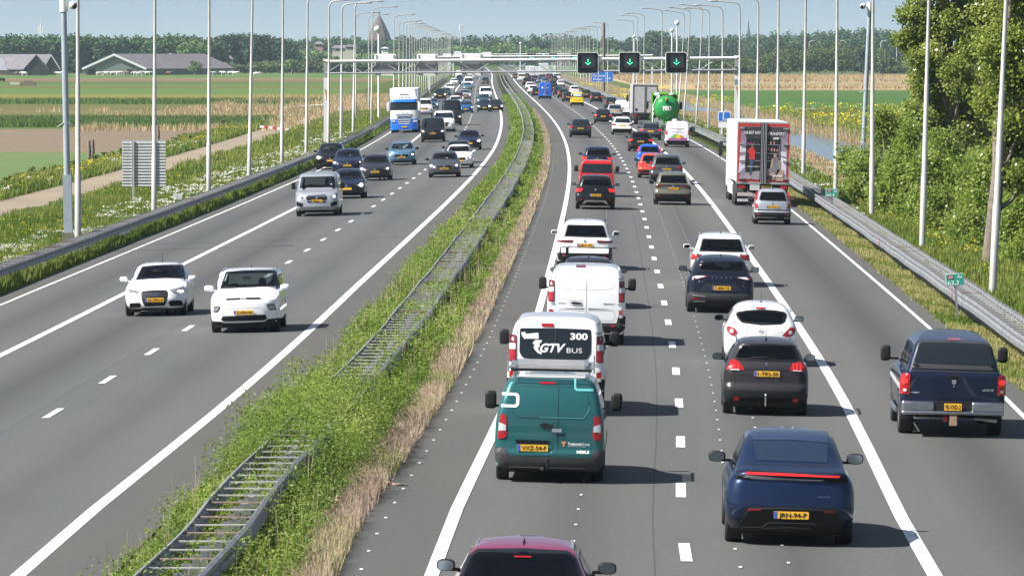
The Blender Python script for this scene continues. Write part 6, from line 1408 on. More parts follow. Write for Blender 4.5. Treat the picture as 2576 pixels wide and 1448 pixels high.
def corsa():
    L = 4.0; r, t = vroot('car', 1914, 917, L, True, 'white round-tailed hatchback with whip antenna, just ahead of the grey crossover', 'car')
    B = Body(L, 1.48, [(.2,.80),(.36,.855),(.6,.87),(.8,.865),(.93,.83),(1.05,.775),(1.2,.70),(1.3,.64),(1.38,.57),(1.44,.46),(1.47,.34),(1.48,.24)],
      [(.2,.14),(.34,.03),(.5,0),(.6,.03),(.8,.05),(.95,.10),(1.05,.17),(1.2,.30),(1.32,.42),(1.38,.50),(1.43,.7),(1.47,1.05),(1.48,1.4)],
      [(.2,.1),(.5,0),(.7,.06),(.82,.25),(.9,.6),(.96,1.0),(1.05,1.2),(1.35,1.8),(1.45,2.1),(1.48,2.4)], .24, .22, .4, .13, .25, t)
    f = PX(638, 795, 514.7, t); pm = paint((.80, .80, .80), 0, .35)
    P = rnd(f([(340,160),(480,135),(638,124),(800,130),(925,150),(945,185),(925,270),(880,300),(638,314),(400,292),(345,235),(330,190)]), .04, 2)
    seethru(r, B, P, winpoly(B, False, .99, 1.36), pm); seats(r, B, .56, (.1,)); underbody(r, B)
    for P in ([(225,342),(278,330),(330,368),(352,408),(318,450),(270,436),(230,396)], [(1045,342),(990,334),(935,385),(888,442),(960,452),(1015,436),(1048,392)]):
        k = drape('tail_light', [rnd(f(P), .02)], M_RED, B.R, .014, r); c = f((285, 393)) if P[0][0] < 600 else f((988, 397)); drape('clear_section', [disc(*c, .045)], M_CLEAR, B.R, .02, k)
    c = f((638, 387)); drape('round_badge', [disc(*c, .062, 20)], M_SILVER, B.R, .01, r, ring=.012); drape('badge_bolt', [[(c[0]-.055, c[1]+.012), (c[0]+.02, c[1]+.012), (c[0]+.055, c[1]-.012), (c[0]-.02, c[1]-.012)]], M_SILVER, B.R, .012, r, step=None)
    drape('brake_light', [rr(*f((570, 119)), *f((692, 98)), .01)], M_RED, B.R, .012, r); drape('rear_wiper', [f([(415,292),(640,286),(860,296),(640,300)])], M_PLAST, B.R, .02, r); text('lettering', 'corsa', .02, *f((872, 386)), M_GPLAST, B.R, .008, r, width=.13, step=None)
    drape('rear_bumper_gap', [[(-.6, .60), (.6, .60), (.6, .606), (-.6, .606)]], M_GPLAST, B.Rz, .004, r); plate(r, B.Rz, 0, .66, '4-XJN-91')
    ax = axles(L); arches(r, B, ax, .31); wheels(r, ax, .86, .31, .2); sidewin(r, B, .98, 1.28, -1.2, .95, -.95, .45, (-.1,)); mirrors(r, .83, .55, 1.02, M_PLAST); antenna(r, B, -1.05, 'rod')
    drape('roof_line', [rnd([(x-.004, 0), (x+.004, 0), (x+.004, .1), (x-.004, .1)], 0) for x in ()], M_GPLAST, B.R, .004, r)
corsa()
# ---------------------------------------------------------------- black electric crossover, white suv ahead of it
def enyaq():
    L = 4.65; r, t = vroot('car', 1812, 785, L, True, 'black-blue crossover with spaced silver letters on its tailgate, centre right', 'car')
    B = Body(L, 1.60, [(.2,.86),(.4,.925),(.65,.94),(.88,.93),(1.0,.90),(1.08,.84),(1.2,.79),(1.35,.72),(1.45,.665),(1.52,.59),(1.58,.45),(1.60,.3)],
      [(.2,.15),(.36,.03),(.5,0),(.65,.03),(.9,.05),(1.0,.09),(1.06,.14),(1.2,.30),(1.36,.44),(1.44,.44),(1.48,.55),(1.56,.95),(1.60,1.5)],
      [(.2,.1),(.5,0),(.8,.06),(.95,.25),(1.02,.7),(1.08,1.0),(1.15,1.2),(1.45,1.8),(1.56,2.1),(1.60,2.6)], .28, .20, .36, .10, .2, t)
    f = PX(650, 1400, 601.7, t); pm = paint((.010, .013, .028), .45, .28)
    P = rnd(f([(325,548),(480,536),(650,534),(1000,546),(1040,620),(1062,712),(650,726),(262,706),(285,620)]), .03, 2)
    seethru(r, B, P, winpoly(B, False, 1.12, 1.46), pm); seats(r, B, .68, (.15,)); underbody(r, B)
    for sg, P in ((0, [(160,798),(270,782),(445,790),(400,812),(250,852),(165,832)]), (1, [(900,803),(1040,795),(1155,800),(1160,856),(1080,852)])):
        k = drape('tail_light', [rnd(f(P), .01)], M_DRED, B.R, .014, r); q = [(170,812),(250,792),(400,796),(250,840)] if not sg else [(930,808),(1080,802),(1130,840),(1080,842)]
        drape('clear_section', [f(q)], M_CLEAR, B.R, .02, k)
    for c, x in zip('SKODA', (508, 580, 663, 745, 822)): text('lettering', c, .042, *f((x, 812)), M_CHROME, B.R, .01, r, bold=.02, step=None)
    drape('silver_mark', [disc(*f((284, 884)), .022, 8)], M_CHROME, B.R, .01, r, step=None); text('lettering', 'ENYAQ', .02, *f((335, 884)), M_CHROME, B.R, .01, r, step=None); text('lettering', 'iV', .03, *f((1032, 892)), M_CHROME, B.R, .01, r, step=None); text('lettering', '80', .025, *f((1032, 946)), M_SILVER, B.R, .01, r, step=None)
    drape('plate_recess', [rnd(f([(400,912),(920,912),(1010,1040),(290,1040)]), .03)], mat('gloss_recess', (.006, .007, .012), .25, coat=1), B.R, .004, r)
    b = drape('rear_bumper', [rnd(f([(110,1072),(650,1085),(1190,1080),(1215,1200),(1120,1230),(650,1262),(180,1255),(85,1200)]), .04)], M_GPLAST, B.R, .012, r)
    drape('lower_bumper', [rnd(f([(150,1205),(1160,1215),(1130,1275),(1000,1290),(300,1290),(170,1262)]), .03)], M_PLAST, B.R, .02, b)
    drape('bright_strip', [f([(180,1110),(400,1125),(395,1138),(185,1128)]), f([(190,1207),(400,1205),(385,1222),(195,1222)]), f([(925,1216),(1050,1212),(1050,1225),(940,1226)])], M_SILVER, B.R, .024, b)
    for P in ([(172,1160),(285,1162),(285,1182),(175,1180)], [(1045,1166),(1142,1168),(1138,1188),(1045,1186)]): drape('reflector', [f(P)], M_RED, B.R, .024, b)
    plate(r, B.R, *f((665, 988)), 'T-809-TZ'); drape('inside_patch', [f([(555,560),(812,570),(800,612),(730,622),(560,600)])], mat('pale_patch', (.42, .46, .44), .6), lambda a, b_, o=0: B.R(a, b_, -.04), 0, r)  # pale patch set just behind the rear glass
    ax = axles(L); arches(r, B, ax, .36); wheels(r, ax, .93, .355, .24); sidewin(r, B, 1.08, 1.42, -1.75, 1.1, -1.4, .5, (-.4,)); doorlines(r, B, (-.95, .05, 1.0)); mirrors(r, .90, .70, 1.14, pm, s=1.1); rails(r, B, -1.5, .6, M_PLAST, .62); antenna(r, B, -1.1)
enyaq()
# ---------------------------------------------------------------- dark blue pickup with canopy
def ram():
    L = 5.8; r, t = vroot('pickup_truck', 2397, 1090, L, True, 'dark navy pickup truck with black canopy window and chrome bumper at the right edge', 'pickup truck', ov=1.2)
    B = Body(L, 1.96, [(.4,.96),(.6,1.0),(.9,1.015),(1.15,1.0),(1.22,.95),(1.27,.90),(1.45,.85),(1.65,.78),(1.78,.73),(1.86,.66),(1.92,.55),(1.96,.35)],
      [(.4,.1),(.6,.04),(.8,.03),(1.2,.03),(1.26,.06),(1.45,.12),(1.7,.22),(1.78,.26),(1.83,.36),(1.88,.9),(1.93,1.9),(1.96,2.6)],
      [(.4,.1),(.6,.0),(.9,.02),(1.05,.1),(1.12,.5),(1.2,1.1),(1.28,1.45),(1.7,2.05),(1.85,2.3),(1.96,2.9)], .48, .12, .3, .03, .12, t)
    f = PX(907, 1335, 612, t, 1.2); pm = paint((.007, .015, .042), .4, .3); link('body', B.mesh('body', pm, .03, 40, 26), r)
    P = rnd(f([(498,236),(905,228),(1312,246),(1366,300),(1422,572),(905,566),(398,560),(430,480)]), .05, 3); k = drape('canopy_door', [P], mat('canopy_frame', (.035, .035, .037), .5), B.R, .010, r)
    drape('canopy_window', [rnd(f([(528,262),(905,256),(1295,268),(1335,310),(1388,512),(905,508),(442,500),(500,290)]), .04, 3)], M_DGLASS, B.R, .018, k)
    drape('latch', [rnd(f(q), .01) for q in ([(430,512),(500,516),(498,540),(440,536)], [(1345,520),(1400,524),(1398,548),(1350,545)])], M_SIGNB, B.R, .03, k)
    drape('brake_light', [rr(*f((850, 232)), *f((1005, 208)), .02)], M_RED, B.R, .02, r)
    drape('tailgate_gap', [f([(400,575),(405,575),(400,940),(395,940)]), f([(1425,580),(1431,580),(1434,940),(1428,940)]), f([(398,582),(1430,590),(1430,608),(398,600)]), f([(400,878),(1430,890),(1430,894),(400,882)])], M_UNDER, B.R, .005, r)
    for x0, x1 in ((287, 398), (1434, 1528)):
        k = drape('tail_light', [rnd(f([(x0+10,628),(x1,630),(x1-3,870),(x0,868),(x0,700)]), .03)], M_RED, B.R, .014, r); m_ = (x0+x1)/2
        for y, mt in ((715, M_REDL), (800, M_RED)): drape('lens', [disc(*f((m_, y)), .058, 16)], mt, B.R, .022, k)
        drape('reverse_lamp', [disc(*f((m_, 822)), .03, 12)], M_CLEAR, B.R, .028, k)
    k = drape('tailgate_handle', [rnd(f([(842,632),(1000,632),(998,665),(980,684),(865,682),(845,665)]), .02)], M_PLAST, B.R, .015, r); drape('handle_recess', [rnd(f([(875,652),(970,652),(965,674),(880,674)]), .01)], M_SIGNB, B.R, .022, k)
    drape('badge', [rnd(f([(888,692),(944,692),(940,735),(917,752),(893,735)]), .01), disc(*f((915,768)), .018, 8)], M_CHROME, B.R, .012, r)
    text('lettering', '4X4', .042, *f((1320, 806)), M_SILVER, B.R, .008, r, bold=.03, shear=.3, width=.24); drape('badge', [f([(412,842),(505,840),(508,852),(470,860),(415,852)])], M_SILVER, B.R, .008, r)
    y0 = -L/2; m = MB()
    for sg in (-1, 1): m.box((sg*.99, y0-.10, .50) if sg < 0 else (.36, y0-.10, .50), (-.36, y0+.25, .70) if sg < 0 else (.99, y0+.25, .70))
    m.box((-.99, y0-.12, .44), (.99, y0+.2, .52)); ch = m.build('chrome_bumper', mat('dull_chrome', (.42, .43, .45), .3, 1.0, vary=.12, scale=6), r)
    bv = ch.modifiers.new('b', 'BEVEL'); bv.width = .05; bv.segments = 3
    MB().box((-.40, y0-.07, .50), (.40, y0+.1, .71)).build('bumper_step', M_PLAST, r)
    g = lambda a, b_, o=0: Vector((a, y0-.10-o, b_)); plate(r, g, .0, .60, '95-VXD-2', w_=.335, h=.135, blue=False)
    m = MB(); m.box((-.06, y0-.12, .24), (.08, y0+.1, .42)); m.build('tow_hitch', mat('rusty_hitch', (.30, .20, .14), .8, vary=.3, scale=20), r); MB().box((-.19, y0-.06, .31), (-.10, y0+.0, .41)).build('red_socket', M_RED, r)
    m = MB(); m.box((-.7, y0+.5, .35), (.7, L/2-.6, .55)); m.tube((-.85, y0+1.6, .40), (.85, y0+1.6, .40), .07, n=8); m.ell((0, y0+1.6, .40), (.16, .18, .17), n=10, m=8); m.build('chassis', M_UNDER, r)
    MB().tube((.45, y0+.35, .36), (.85, y0+.15, .33), .04, n=8).build('exhaust', M_SILVER, r)
    for sg in (-1, 1): MB().tube((sg*1.02, -1.2, .42), (sg*1.02, 1.1, .42), .05, n=8).build('side_step', M_CHROME, r)
    ax = (y0+1.2, L/2-1.0); arches(r, B, ax, .42); wheels(r, ax, 1.0, .405, .29); sidewin(r, B, 1.32, 1.70, -.6, 1.45, -.5, .85, (.3,)); sidewin(r, B, 1.34, 1.66, -2.5, -.85, -2.4, -.85, ()); doorlines(r, B, (-.7, .4, 1.4), .5, 1.2)
    mirrors(r, 1.0, .95, 1.42, M_PLAST, big=True)
ram()
# ---------------------------------------------------------------- burgundy hatchback cut by the lower edge
def burgundy():
    L = 4.25; r, t = vroot('car', 1306, 1680, L, True, 'burgundy red hatchback with shark fin cut off by the bottom edge', 'car')
    B = Body(L, 1.46, [(.2,.83),(.36,.89),(.6,.90),(.8,.89),(.93,.86),(1.02,.80),(1.15,.735),(1.28,.67),(1.36,.63),(1.42,.55),(1.45,.42),(1.46,.3)],
      [(.2,.14),(.34,.03),(.5,0),(.75,.05),(.9,.10),(.98,.2),(1.15,.45),(1.30,.66),(1.36,.75),(1.41,1.0),(1.445,1.4),(1.46,1.9)],
      [(.2,.1),(.5,0),(.7,.06),(.82,.3),(.9,.8),(.96,1.1),(1.02,1.25),(1.3,1.85),(1.42,2.15),(1.46,2.6)], .24, .20, .38, .10, .22, t)
    s = 14550/(on(1306, 1680).y-.8); g0 = 127+7.37*s; f = lambda P: [((x-1306)/s, (g0-y)/s-.05) for x, y in P]; pm = paint((.32, .008, .075), .3, .28)
    P = rnd(f([(1186,1382),(1306,1378),(1422,1382),(1442,1402),(1464,1470),(1452,1535),(1306,1542),(1160,1535),(1142,1470),(1164,1402)]), .04, 3)
    seethru(r, B, P, winpoly(B, False, 1.02, 1.36), pm); seats(r, B, .58, (.1,)); underbody(r, B); driver(r, 'dim driver behind the rear window of the burgundy car', y=.12, z=.40)
    for sg in (-1, 1):
        m = MB(); m.path([(sg*.575, -1.0, 1.385), (sg*.575, -.4, 1.41), (sg*.56, .15, 1.405)], .022, n=5); m.build('roof_strip', mat('roof_strip', (.18, .19, .22), .4), r)
        k = drape('tail_light', [rnd([(sg*.52, .86), (sg*.84, .90), (sg*.84, .76), (sg*.56, .74)], .02)], M_RED, B.Rz, .014, r)
    plate(r, B.Rz, 0, .80, 'G-431-RB'); drape('brake_light', [rr(-.1, 1.33, .1, 1.345, .005)], M_RED, B.Rz, .012, r)
    ax = axles(L); arches(r, B, ax, .33); wheels(r, ax, .885, .33, .22); sidewin(r, B, .99, 1.30, -1.4, .95, -1.0, .5, (-.2,)); mirrors(r, .86, .62, 1.04, M_PLAST); antenna(r, B, -.75)
    drape('rear_bumper', [rnd([(-.85, .52), (.85, .52), (.8, .28), (-.8, .28)], .04)], M_PLAST, B.Rz, .012, r)
burgundy()
# ---------------------------------------------------------------- oncoming white cars
def frontcar(px, py, L, W, H, kind, pm, label, name='car', cat='car', ov=.8):
    r, t = vroot(name, px, py, L, False, label, cat, ov=ov); B = spec(kind, L, W, H, t); return r, t, B
def audi():
    L = 3.95; r, t = vroot('car', 388, 793, L, False, 'white hatchback with large dark grille and number plate 26-XPN-8', 'car')
    B = Body(L, 1.42, [(.2,.80),(.36,.85),(.6,.865),(.75,.86),(.88,.83),(.96,.78),(1.1,.71),(1.25,.64),(1.33,.59),(1.38,.51),(1.41,.4),(1.42,.28)],
      [(.2,.14),(.34,.03),(.5,0),(.75,.06),(.95,.15),(1.15,.42),(1.3,.6),(1.37,.85),(1.41,1.2),(1.42,1.6)],
      [(.2,.12),(.3,.02),(.45,0),(.58,.04),(.68,.10),(.76,.24),(.84,.55),(.90,.90),(.95,1.05),(1.02,1.2),(1.2,1.55),(1.33,1.85),(1.38,2.1),(1.42,2.5)], .22, .2, .42, .10, .24, t)
    f = PX(790, 1350, 808, t); pm = paint((.80, .81, .83), 0, .35)
    P = rnd(f([(425,240),(760,216),(1060,210),(1335,222),(1405,516),(970,514),(600,527),(300,547)]), .03, 2)
    seethru(r, B, winpoly(B, True, .98, 1.28), P, pm); seats(r, B, .56, (.0,)); underbody(r, B); driver(r, 'dark-clothed driver of the white car with plate 26-XPN-8', y=.02, z=.36)
    g = drape('grille', [rnd(f([(490,820),(560,796),(785,788),(1030,785),(1088,812),(1090,900),(1052,1080),(1010,1130),(580,1142),(545,1090),(500,960)]), .03)], M_SIGNB, B.F, .008, r)
    drape('grille_slats', [f([(505+q*4, 840+q*28), (1080-q*4, 832+q*28), (1080-q*4, 838+q*28), (505+q*4, 846+q*28)]) for q in range(10)], mat('grille_grey', (.10, .10, .105), .4), B.F, .013, g, step=.15)
    drape('ring_emblem', [disc(*f((700+q*56, 872)), .047, 18) for q in range(4)], M_CHROME, B.F, .02, g, ring=.011)
    for P, b in (([(1110,782),(1290,746),(1420,700),(1432,830),(1350,856),(1200,842)], [(1275,818),(1330,800),(1418,800),(1420,835),(1350,852)]), ([(196,744),(300,770),(450,802),(405,862),(250,888),(198,830)], [(205,830),(300,850),(400,862),(300,880),(215,870)])):
        k = drape('headlight', [rnd(f(P), .02)], M_LAMP, B.F, .012, r); drape('lit_lamp', [rnd(f(b), .02)], M_LAMPON, B.F, .018, k)
    for P in ([(1120,1030),(1250,1015),(1385,1020),(1422,1132),(1150,1146),(1105,1100)], [(230,1058),(460,1055),(492,1110),(460,1160),(198,1166)]): drape('air_intake', [rnd(f(P), .03)], M_SIGNB, B.F, .008, r)
    drape('bumper_lip', [f([(480,1178),(1080,1160),(1090,1172),(560,1195)])], M_SIGNB, B.F, .006, r); plate(r, B.F, *f((795, 1000)), '26-XPN-8', off=.02)
    drape('bonnet_gap', [f([(200,742),(480,800),(785,778),(1090,785),(1410,700),(1410,705),(1090,790),(785,783),(480,806),(200,748)])], mat('panel_gap', (.30, .31, .33), .6), B.F, .004, r)
    ax = axles(L, .8, .75); arches(r, B, ax, .32); wheels(r, ax, .85, .315, .21); sidewin(r, B, .94, 1.26, -1.35, .75, -1.0, .1, (-.3,)); doorlines(r, B, (-.4, .85)); mirrors(r, .84, .48, 1.0, pm, facing=1); antenna(r, B, -1.3, 'rod')
audi()
def soul():
    L = 4.2; r, t = vroot('car', 614, 834, L, False, 'boxy white crossover with dark pillars and number plate Z-696-NH', 'car')
    B = Body(L, 1.60, [(.2,.83),(.36,.885),(.6,.90),(.85,.895),(1.0,.865),(1.07,.82),(1.25,.81),(1.42,.775),(1.50,.74),(1.56,.66),(1.59,.42),(1.60,.3)],
      [(.2,.14),(.34,.03),(.5,0),(.9,.04),(1.1,.10),(1.4,.25),(1.5,.34),(1.56,.6),(1.60,1.2)],
      [(.2,.12),(.3,.02),(.5,0),(.75,.02),(.84,.06),(.92,.2),(.99,.55),(1.04,.9),(1.08,1.0),(1.2,1.15),(1.48,1.5),(1.56,1.72),(1.60,2.2)], .26, .16, .36, .08, .18, t)
    f = PX(780, 1415, 766, t); pm = paint((.80, .81, .83), 0, .35)
    P = rnd(f([(350,210),(700,186),(1000,184),(1292,186),(1352,222),(1440,512),(1300,516),(860,532),(600,540),(245,552)]), .03, 2)
    seethru(r, B, winpoly(B, True, 1.06, 1.44), P, pm); seats(r, B, .66, (.05,)); underbody(r, B); driver(r, 'driver silhouette in the white car with plate Z-696-NH', y=.07, z=.46)
    k = drape('slim_grille', [rnd(f([(185,738),(430,745),(780,738),(1110,738),(1402,698),(1404,738),(1110,776),(780,778),(430,782),(200,766)]), .01)], M_PLAST, B.F, .010, r)
    drape('light_signature', [rnd(f([(1105,745),(1180,742),(1380,712),(1398,698),(1412,735),(1370,768),(1150,786)]), .01)], M_LAMPON, B.F, .018, k); drape('light_signature', [rnd(f([(196,745),(330,756),(430,760),(400,790),(280,790)]), .01)], M_LAMPON, B.F, .018, k)
    text('lettering', 'KIA', .022, *f((770, 760)), M_WHITE, B.F, .016, r, bold=.03, width=.16)
    for P in ([(1228,876),(1372,860),(1412,985),(1290,996),(1260,940)], [(180,894),(305,900),(300,950),(240,1015),(158,1010)]):
        k = drape('fog_lamp', [rnd(f(P), .02)], M_SIGNB, B.F, .010, r); drape('lens', [inset(rnd(f(P), .02), .025)], M_LAMP, B.F, .016, k)
    drape('panel_line', [rnd(f([(345,1095),(400,975),(460,950),(780,942),(1120,938),(1150,960),(1210,1080)]), .02)], mat('panel_gap', (.30, .31, .33), .6), B.F, .005, r, ring=.008)
    drape('air_intake', [rnd(f([(345,1102),(780,1092),(1200,1080),(1232,1150),(1180,1190),(780,1196),(380,1196),(318,1170)]), .02)], M_SIGNB, B.F, .012, r)
    drape('lower_valance', [rnd(f([(105,1190),(320,1200),(372,1232),(780,1232),(1190,1216),(1242,1166),(1500,1144),(1500,1290),(1200,1312),(500,1312),(115,1300)]), .02)], M_PLAST, B.F, .010, r)
    plate(r, B.F, *f((775, 1028)), 'Z-696-NH', off=.02); ax = axles(L, .8, .8); arches(r, B, ax, .34); wheels(r, ax, .885, .335, .22)
    sidewin(r, B, 1.06, 1.42, -1.5, .8, -1.35, .25, (-.5, .3)); doorlines(r, B, (-.9, -.1, .9)); mirrors(r, .86, .66, 1.12, pm, s=1.1); rails(r, B, -1.5, .2, M_SILVER, .66); antenna(r, B, -1.2)
    for sg in (-1, 1): drape('windscreen_pillar', [[(.25, 1.44), (.40, 1.44), (.98, 1.06), (.82, 1.06)]], M_PLAST, B.S(sg), .006, r)
soul()
# ---------------------------------------------------------------- generic vehicles (middle distance and far)
PAL = dict(white=((.80, .80, .80), 0), silver=((.44, .46, .49), .5), grey=((.085, .09, .10), .5), dgrey=((.035, .038, .045), .5), black=((.008, .009, .012), .3), navy=((.010, .018, .05), .4), blue=((.015, .12, .34), .4),
    bright=((.01, .10, .62), .2), red=((.55, .012, .012), .1), coral=((.58, .07, .035), .1), maroon=((.12, .01, .02), .3), beige=((.19, .18, .13), .5), yellow=((.80, .55, .01), 0), lblue=((.12, .24, .36), .5), royal=((.01, .10, .52), 0), teal=((.02, .08, .09), .3))
def gcar(kind, px, py, away, W, H, col, label, group=None, L=None, txt=None, lit=None, rail=None, extra=None, tint=None, name=None, cat=None, see=False, man=None, big=None, lights=None, rearwin=True, bump=None):
    L = L or dict(hatch=4.15, suv=4.4, sedan=4.6, van=4.9)[kind]
    r, t = vroot(name or ('van' if kind == 'van' else 'car'), px, py, L, away, label, cat or ('van' if kind == 'van' else 'car'), group)
    Y = r.location.y; B = spec(kind, L, W, H, t); c, m_ = PAL[col]; pm = paint(c, m_, .32); h = W/2; lod = 0 if Y < 480 else (1 if Y < 900 else 2); see = see or (lod == 0 and kind != 'van')
    zb = H*.66 if kind != 'van' else (H*.655 if away else H*.655)
    R_ = winpoly(B, True, zb, H*.90, .93) if rearwin else None
    if kind == 'van': F_ = winpoly(B, False, 1.26, H*.905, .92)
    else: F_ = winpoly(B, False, H*.70, H*.915, .95)
    if see and lod == 0: seethru(r, B, R_, F_, pm, rear_tint=tint, nx=24, ny=14); seats(r, B, H*.42, (.1,), tall=.03 if kind == 'van' else 0)
    else:
        link('body', B.mesh('body', pm, (.04, .06, .09)[lod], (20, 12, 8)[lod], (12, 8, 5)[lod]), r)
        if away and R_: drape('rear_window', [R_], tint or M_DGLASS, B.R, .01, r, step=.12)
        if not away: drape('windscreen', [F_], M_DGLASS, B.F, .01, r, step=.12)
    k = H/1.5 if kind != 'van' else 1.0
    if away:
        if kind == 'van':
            P = [(.84*h, .95), (.985*h, .95), (.97*h, 1.38), (.85*h, 1.38)]
        elif lights == 'tall': P = [(.80*h, .70*H), (.97*h, .62*H), (.86*h, .90*H), (.78*h, .90*H)]
        elif lights == 'slim': P = [(.40*h, .60*H), (.97*h, .59*H), (.96*h, .55*H), (.45*h, .55*H)]
        else: P = [(.62*h, .61*H), (.96*h, .61*H), (.985*h, .50*H), (.70*h, .52*H)]
        for sg in (-1, 1):
            q = drape('tail_light', [rnd([(sg*x, z) for x, z in P], .03)], M_REDL if lit else (M_DRED if lights == 'slim' else M_RED), B.Rz, .014, r, step=.1)
        zp = (.50*H if kind != 'van' else .72) if not bump else .42*H
        plate(r, B.Rz, 0, zp, txt, near=lod == 0)
        drape('rear_bumper', [rnd([(-h*.97, .34*H if kind != 'van' else .52), (h*.97, .34*H if kind != 'van' else .52), (h*.93, .2*H), (h*.8, B.z0+.01), (-h*.8, B.z0+.01), (-h*.93, .2*H)], .04)], M_PLAST if kind != 'hatch' or bump else M_PLAST, B.Rz, .010, r, step=.12)
        if lod == 0:
            drape('badge', [disc(0, .58*H, .04, 10)], M_CHROME, B.Rz, .012, r, step=None); drape('rear_wiper', [[(-.02, H*.665), (.35, H*.685), (.35, H*.695), (-.02, H*.68)]], M_PLAST, B.Rz, .025, r)
            drape('tailgate_seam', [[(sg*.74*h-.004, .36*H), (sg*.74*h+.004, .36*H), (sg*.74*h+.004, .5*H), (sg*.74*h-.004, .5*H)] for sg in (-1, 1)], M_UNDER, B.Rz, .005, r)
            for sg in (-1, 1): drape('reflector', [rr(sg*.72*h-.06, .27*H, sg*.72*h+.06, .30*H, .008)], M_RED, B.Rz, .016, r)
            if kind == 'van': drape('door_gap', [[(-.006, .58), (.006, .58), (.006, H*.94), (-.006, H*.94)]], M_UNDER, B.Rz, .005, r)
    else:
        if kind == 'van': HP = [(.58*h, .86), (.95*h, 1.02), (.96*h, .84), (.66*h, .78)]; gz0, gz1 = .72, .88
        else: HP = [(.56*h, .455*H), (.90*h, .53*H), (.95*h, .45*H), (.70*h, .415*H)]; gz0, gz1 = .36*H, .46*H
        for sg in (-1, 1):
            q = drape('headlight', [rnd([(sg*x, z) for x, z in HP], .03)], M_LAMP if not lit else M_CLEAR, B.Fz, .012, r, step=.1)
            cx_ = sum(p[0] for p in HP)/4; cz_ = sum(p[1] for p in HP)/4
            if lod < 2 or lit: drape('lit_lamp', [disc(sg*(cx_+.02), cz_-.01, .055 if not lit else .09, 10)], M_LAMPON, B.Fz, .02, q, step=None)
        drape('grille', [rnd([(-.50*h, gz1), (.50*h, gz1), (.46*h, gz0), (-.46*h, gz0)], .03)], M_SIGNB, B.Fz, .010, r, step=.12)
        drape('air_intake', [rnd([(-.62*h, .28*k+.0), (.62*h, .28*k), (.70*h, .20*k+.04), (-.70*h, .20*k+.04)], .03)], M_SIGNB, B.Fz, .012, r, step=.12)
        if lod < 2: drape('badge', [disc(0, (gz0+gz1)/2+.03, .06, 10)], M_CHROME, B.Fz, .018, r, step=None)
        plate(r, B.Fz, 0, gz0-.03, txt, near=lod == 0)
        if lod == 0: drape('fog_lamp', [rr(sg*.78*h-.06, .27*k, sg*.78*h+.06, .32*k, .02) for sg in (-1, 1)], M_LAMP, B.Fz, .014, r)
    ax = axles(L); wheels(r, ax, h*.985, .33 if kind != 'van' else .34, .21, far=lod > 0)
    if lod < 2:
        arches(r, B, ax, .33); underbody(r, B); mirrors(r, h*.97, L/2-1.55, H*.70 if kind != 'van' else 1.35, pm if (col == 'white' and kind != 'van') else M_PLAST, big=(kind == 'van' if big is None else big), near=away and lod == 0)
        sw = dict(hatch=(.68, .88, -1.3, .85, -.95, .35), suv=(.68, .89, -1.6, .9, -1.3, .45), sedan=(.70, .88, -1.2, .8, -.7, .3), van=(.64, .88, .9, 1.75, .9, 1.2))[kind]
        sidewin(r, B, sw[0]*H, sw[1]*H, *sw[2:], () if kind == 'van' else (-.25,))
        if rail: rails(r, B, -1.3, .4, M_SILVER if rail == 's' else M_PLAST, B.hw(H*.93)*.98)
        if lod == 0 and kind != 'van': antenna(r, B, -1.0)
    if extra: extra(r, B, t)
    if man: driver(r, man[0], y=.12, z=.40 if kind != 'van' else .72, cloth=man[1])
    return r
RW = lambda *q: gcar(*q[:2+1], *q[3:])
def bars(r, B, t):
    m = MB()
    for y in (.1, -.8):
        m.box((-.62, y-.04, B.H+.07), (.62, y+.04, B.H+.10)); [m.box((sg*.56-.03, y-.03, B.H-.06), (sg*.56+.03, y+.03, B.H+.08)) for sg in (-1, 1)]
    m.build('roof_bars', M_SILVER, r)
def roofbars(r, B, t):
    m = MB(); y = -.55; m.box((-.80, y-.03, B.H+.24), (.80, y+.03, B.H+.265)); [m.box((sg*.62-.045, y-.05, B.H-.08), (sg*.62+.045, y+.05, B.H+.25)) for sg in (-1, 1)]; m.build('roof_bars', M_PLAST, r)
def silver_diffuser(r, B, t): drape('silver_skid_plate', [rnd([(-.62, .26), (-.46, .44), (.46, .44), (.62, .26), (.5, .26), (.4, .36), (-.4, .36), (-.5, .26)], .02)], M_SILVER, B.Rz, .03, r)
def blackband(r, B, t): drape('black_band', [rnd([(-.86, .80*1.0), (-.7, .99), (.7, .99), (.86, .80), (.74, .83), (.4, .90), (-.4, .90), (-.74, .83)], .02)], M_PLAST, B.Rz, .009, r)
def bmwrear(r, B, t):
    for sg in (-1, 1): drape('bumper_vent', [rnd([(sg*.80, .50), (sg*.84, .50), (sg*.84, .78), (sg*.80, .74)], .01)], M_SIGNB, B.Rz, .016, r)
    text('lettering', 'X3', .05, -.52, .79, M_GPLAST, B.Rz, .01, r, step=None)
def panda(r, B, t):
    drape('rub_strip', [[(-.74, .60), (.74, .60), (.74, .645), (-.74, .645)]], M_PLAST, B.Rz, .02, r)
    for sg in (-1, 1): drape('lower_lamp', [rr(min(sg*.64, sg*.76), .70, max(sg*.64, sg*.76), .90, .01)], M_RED, B.Rz, .016, r)
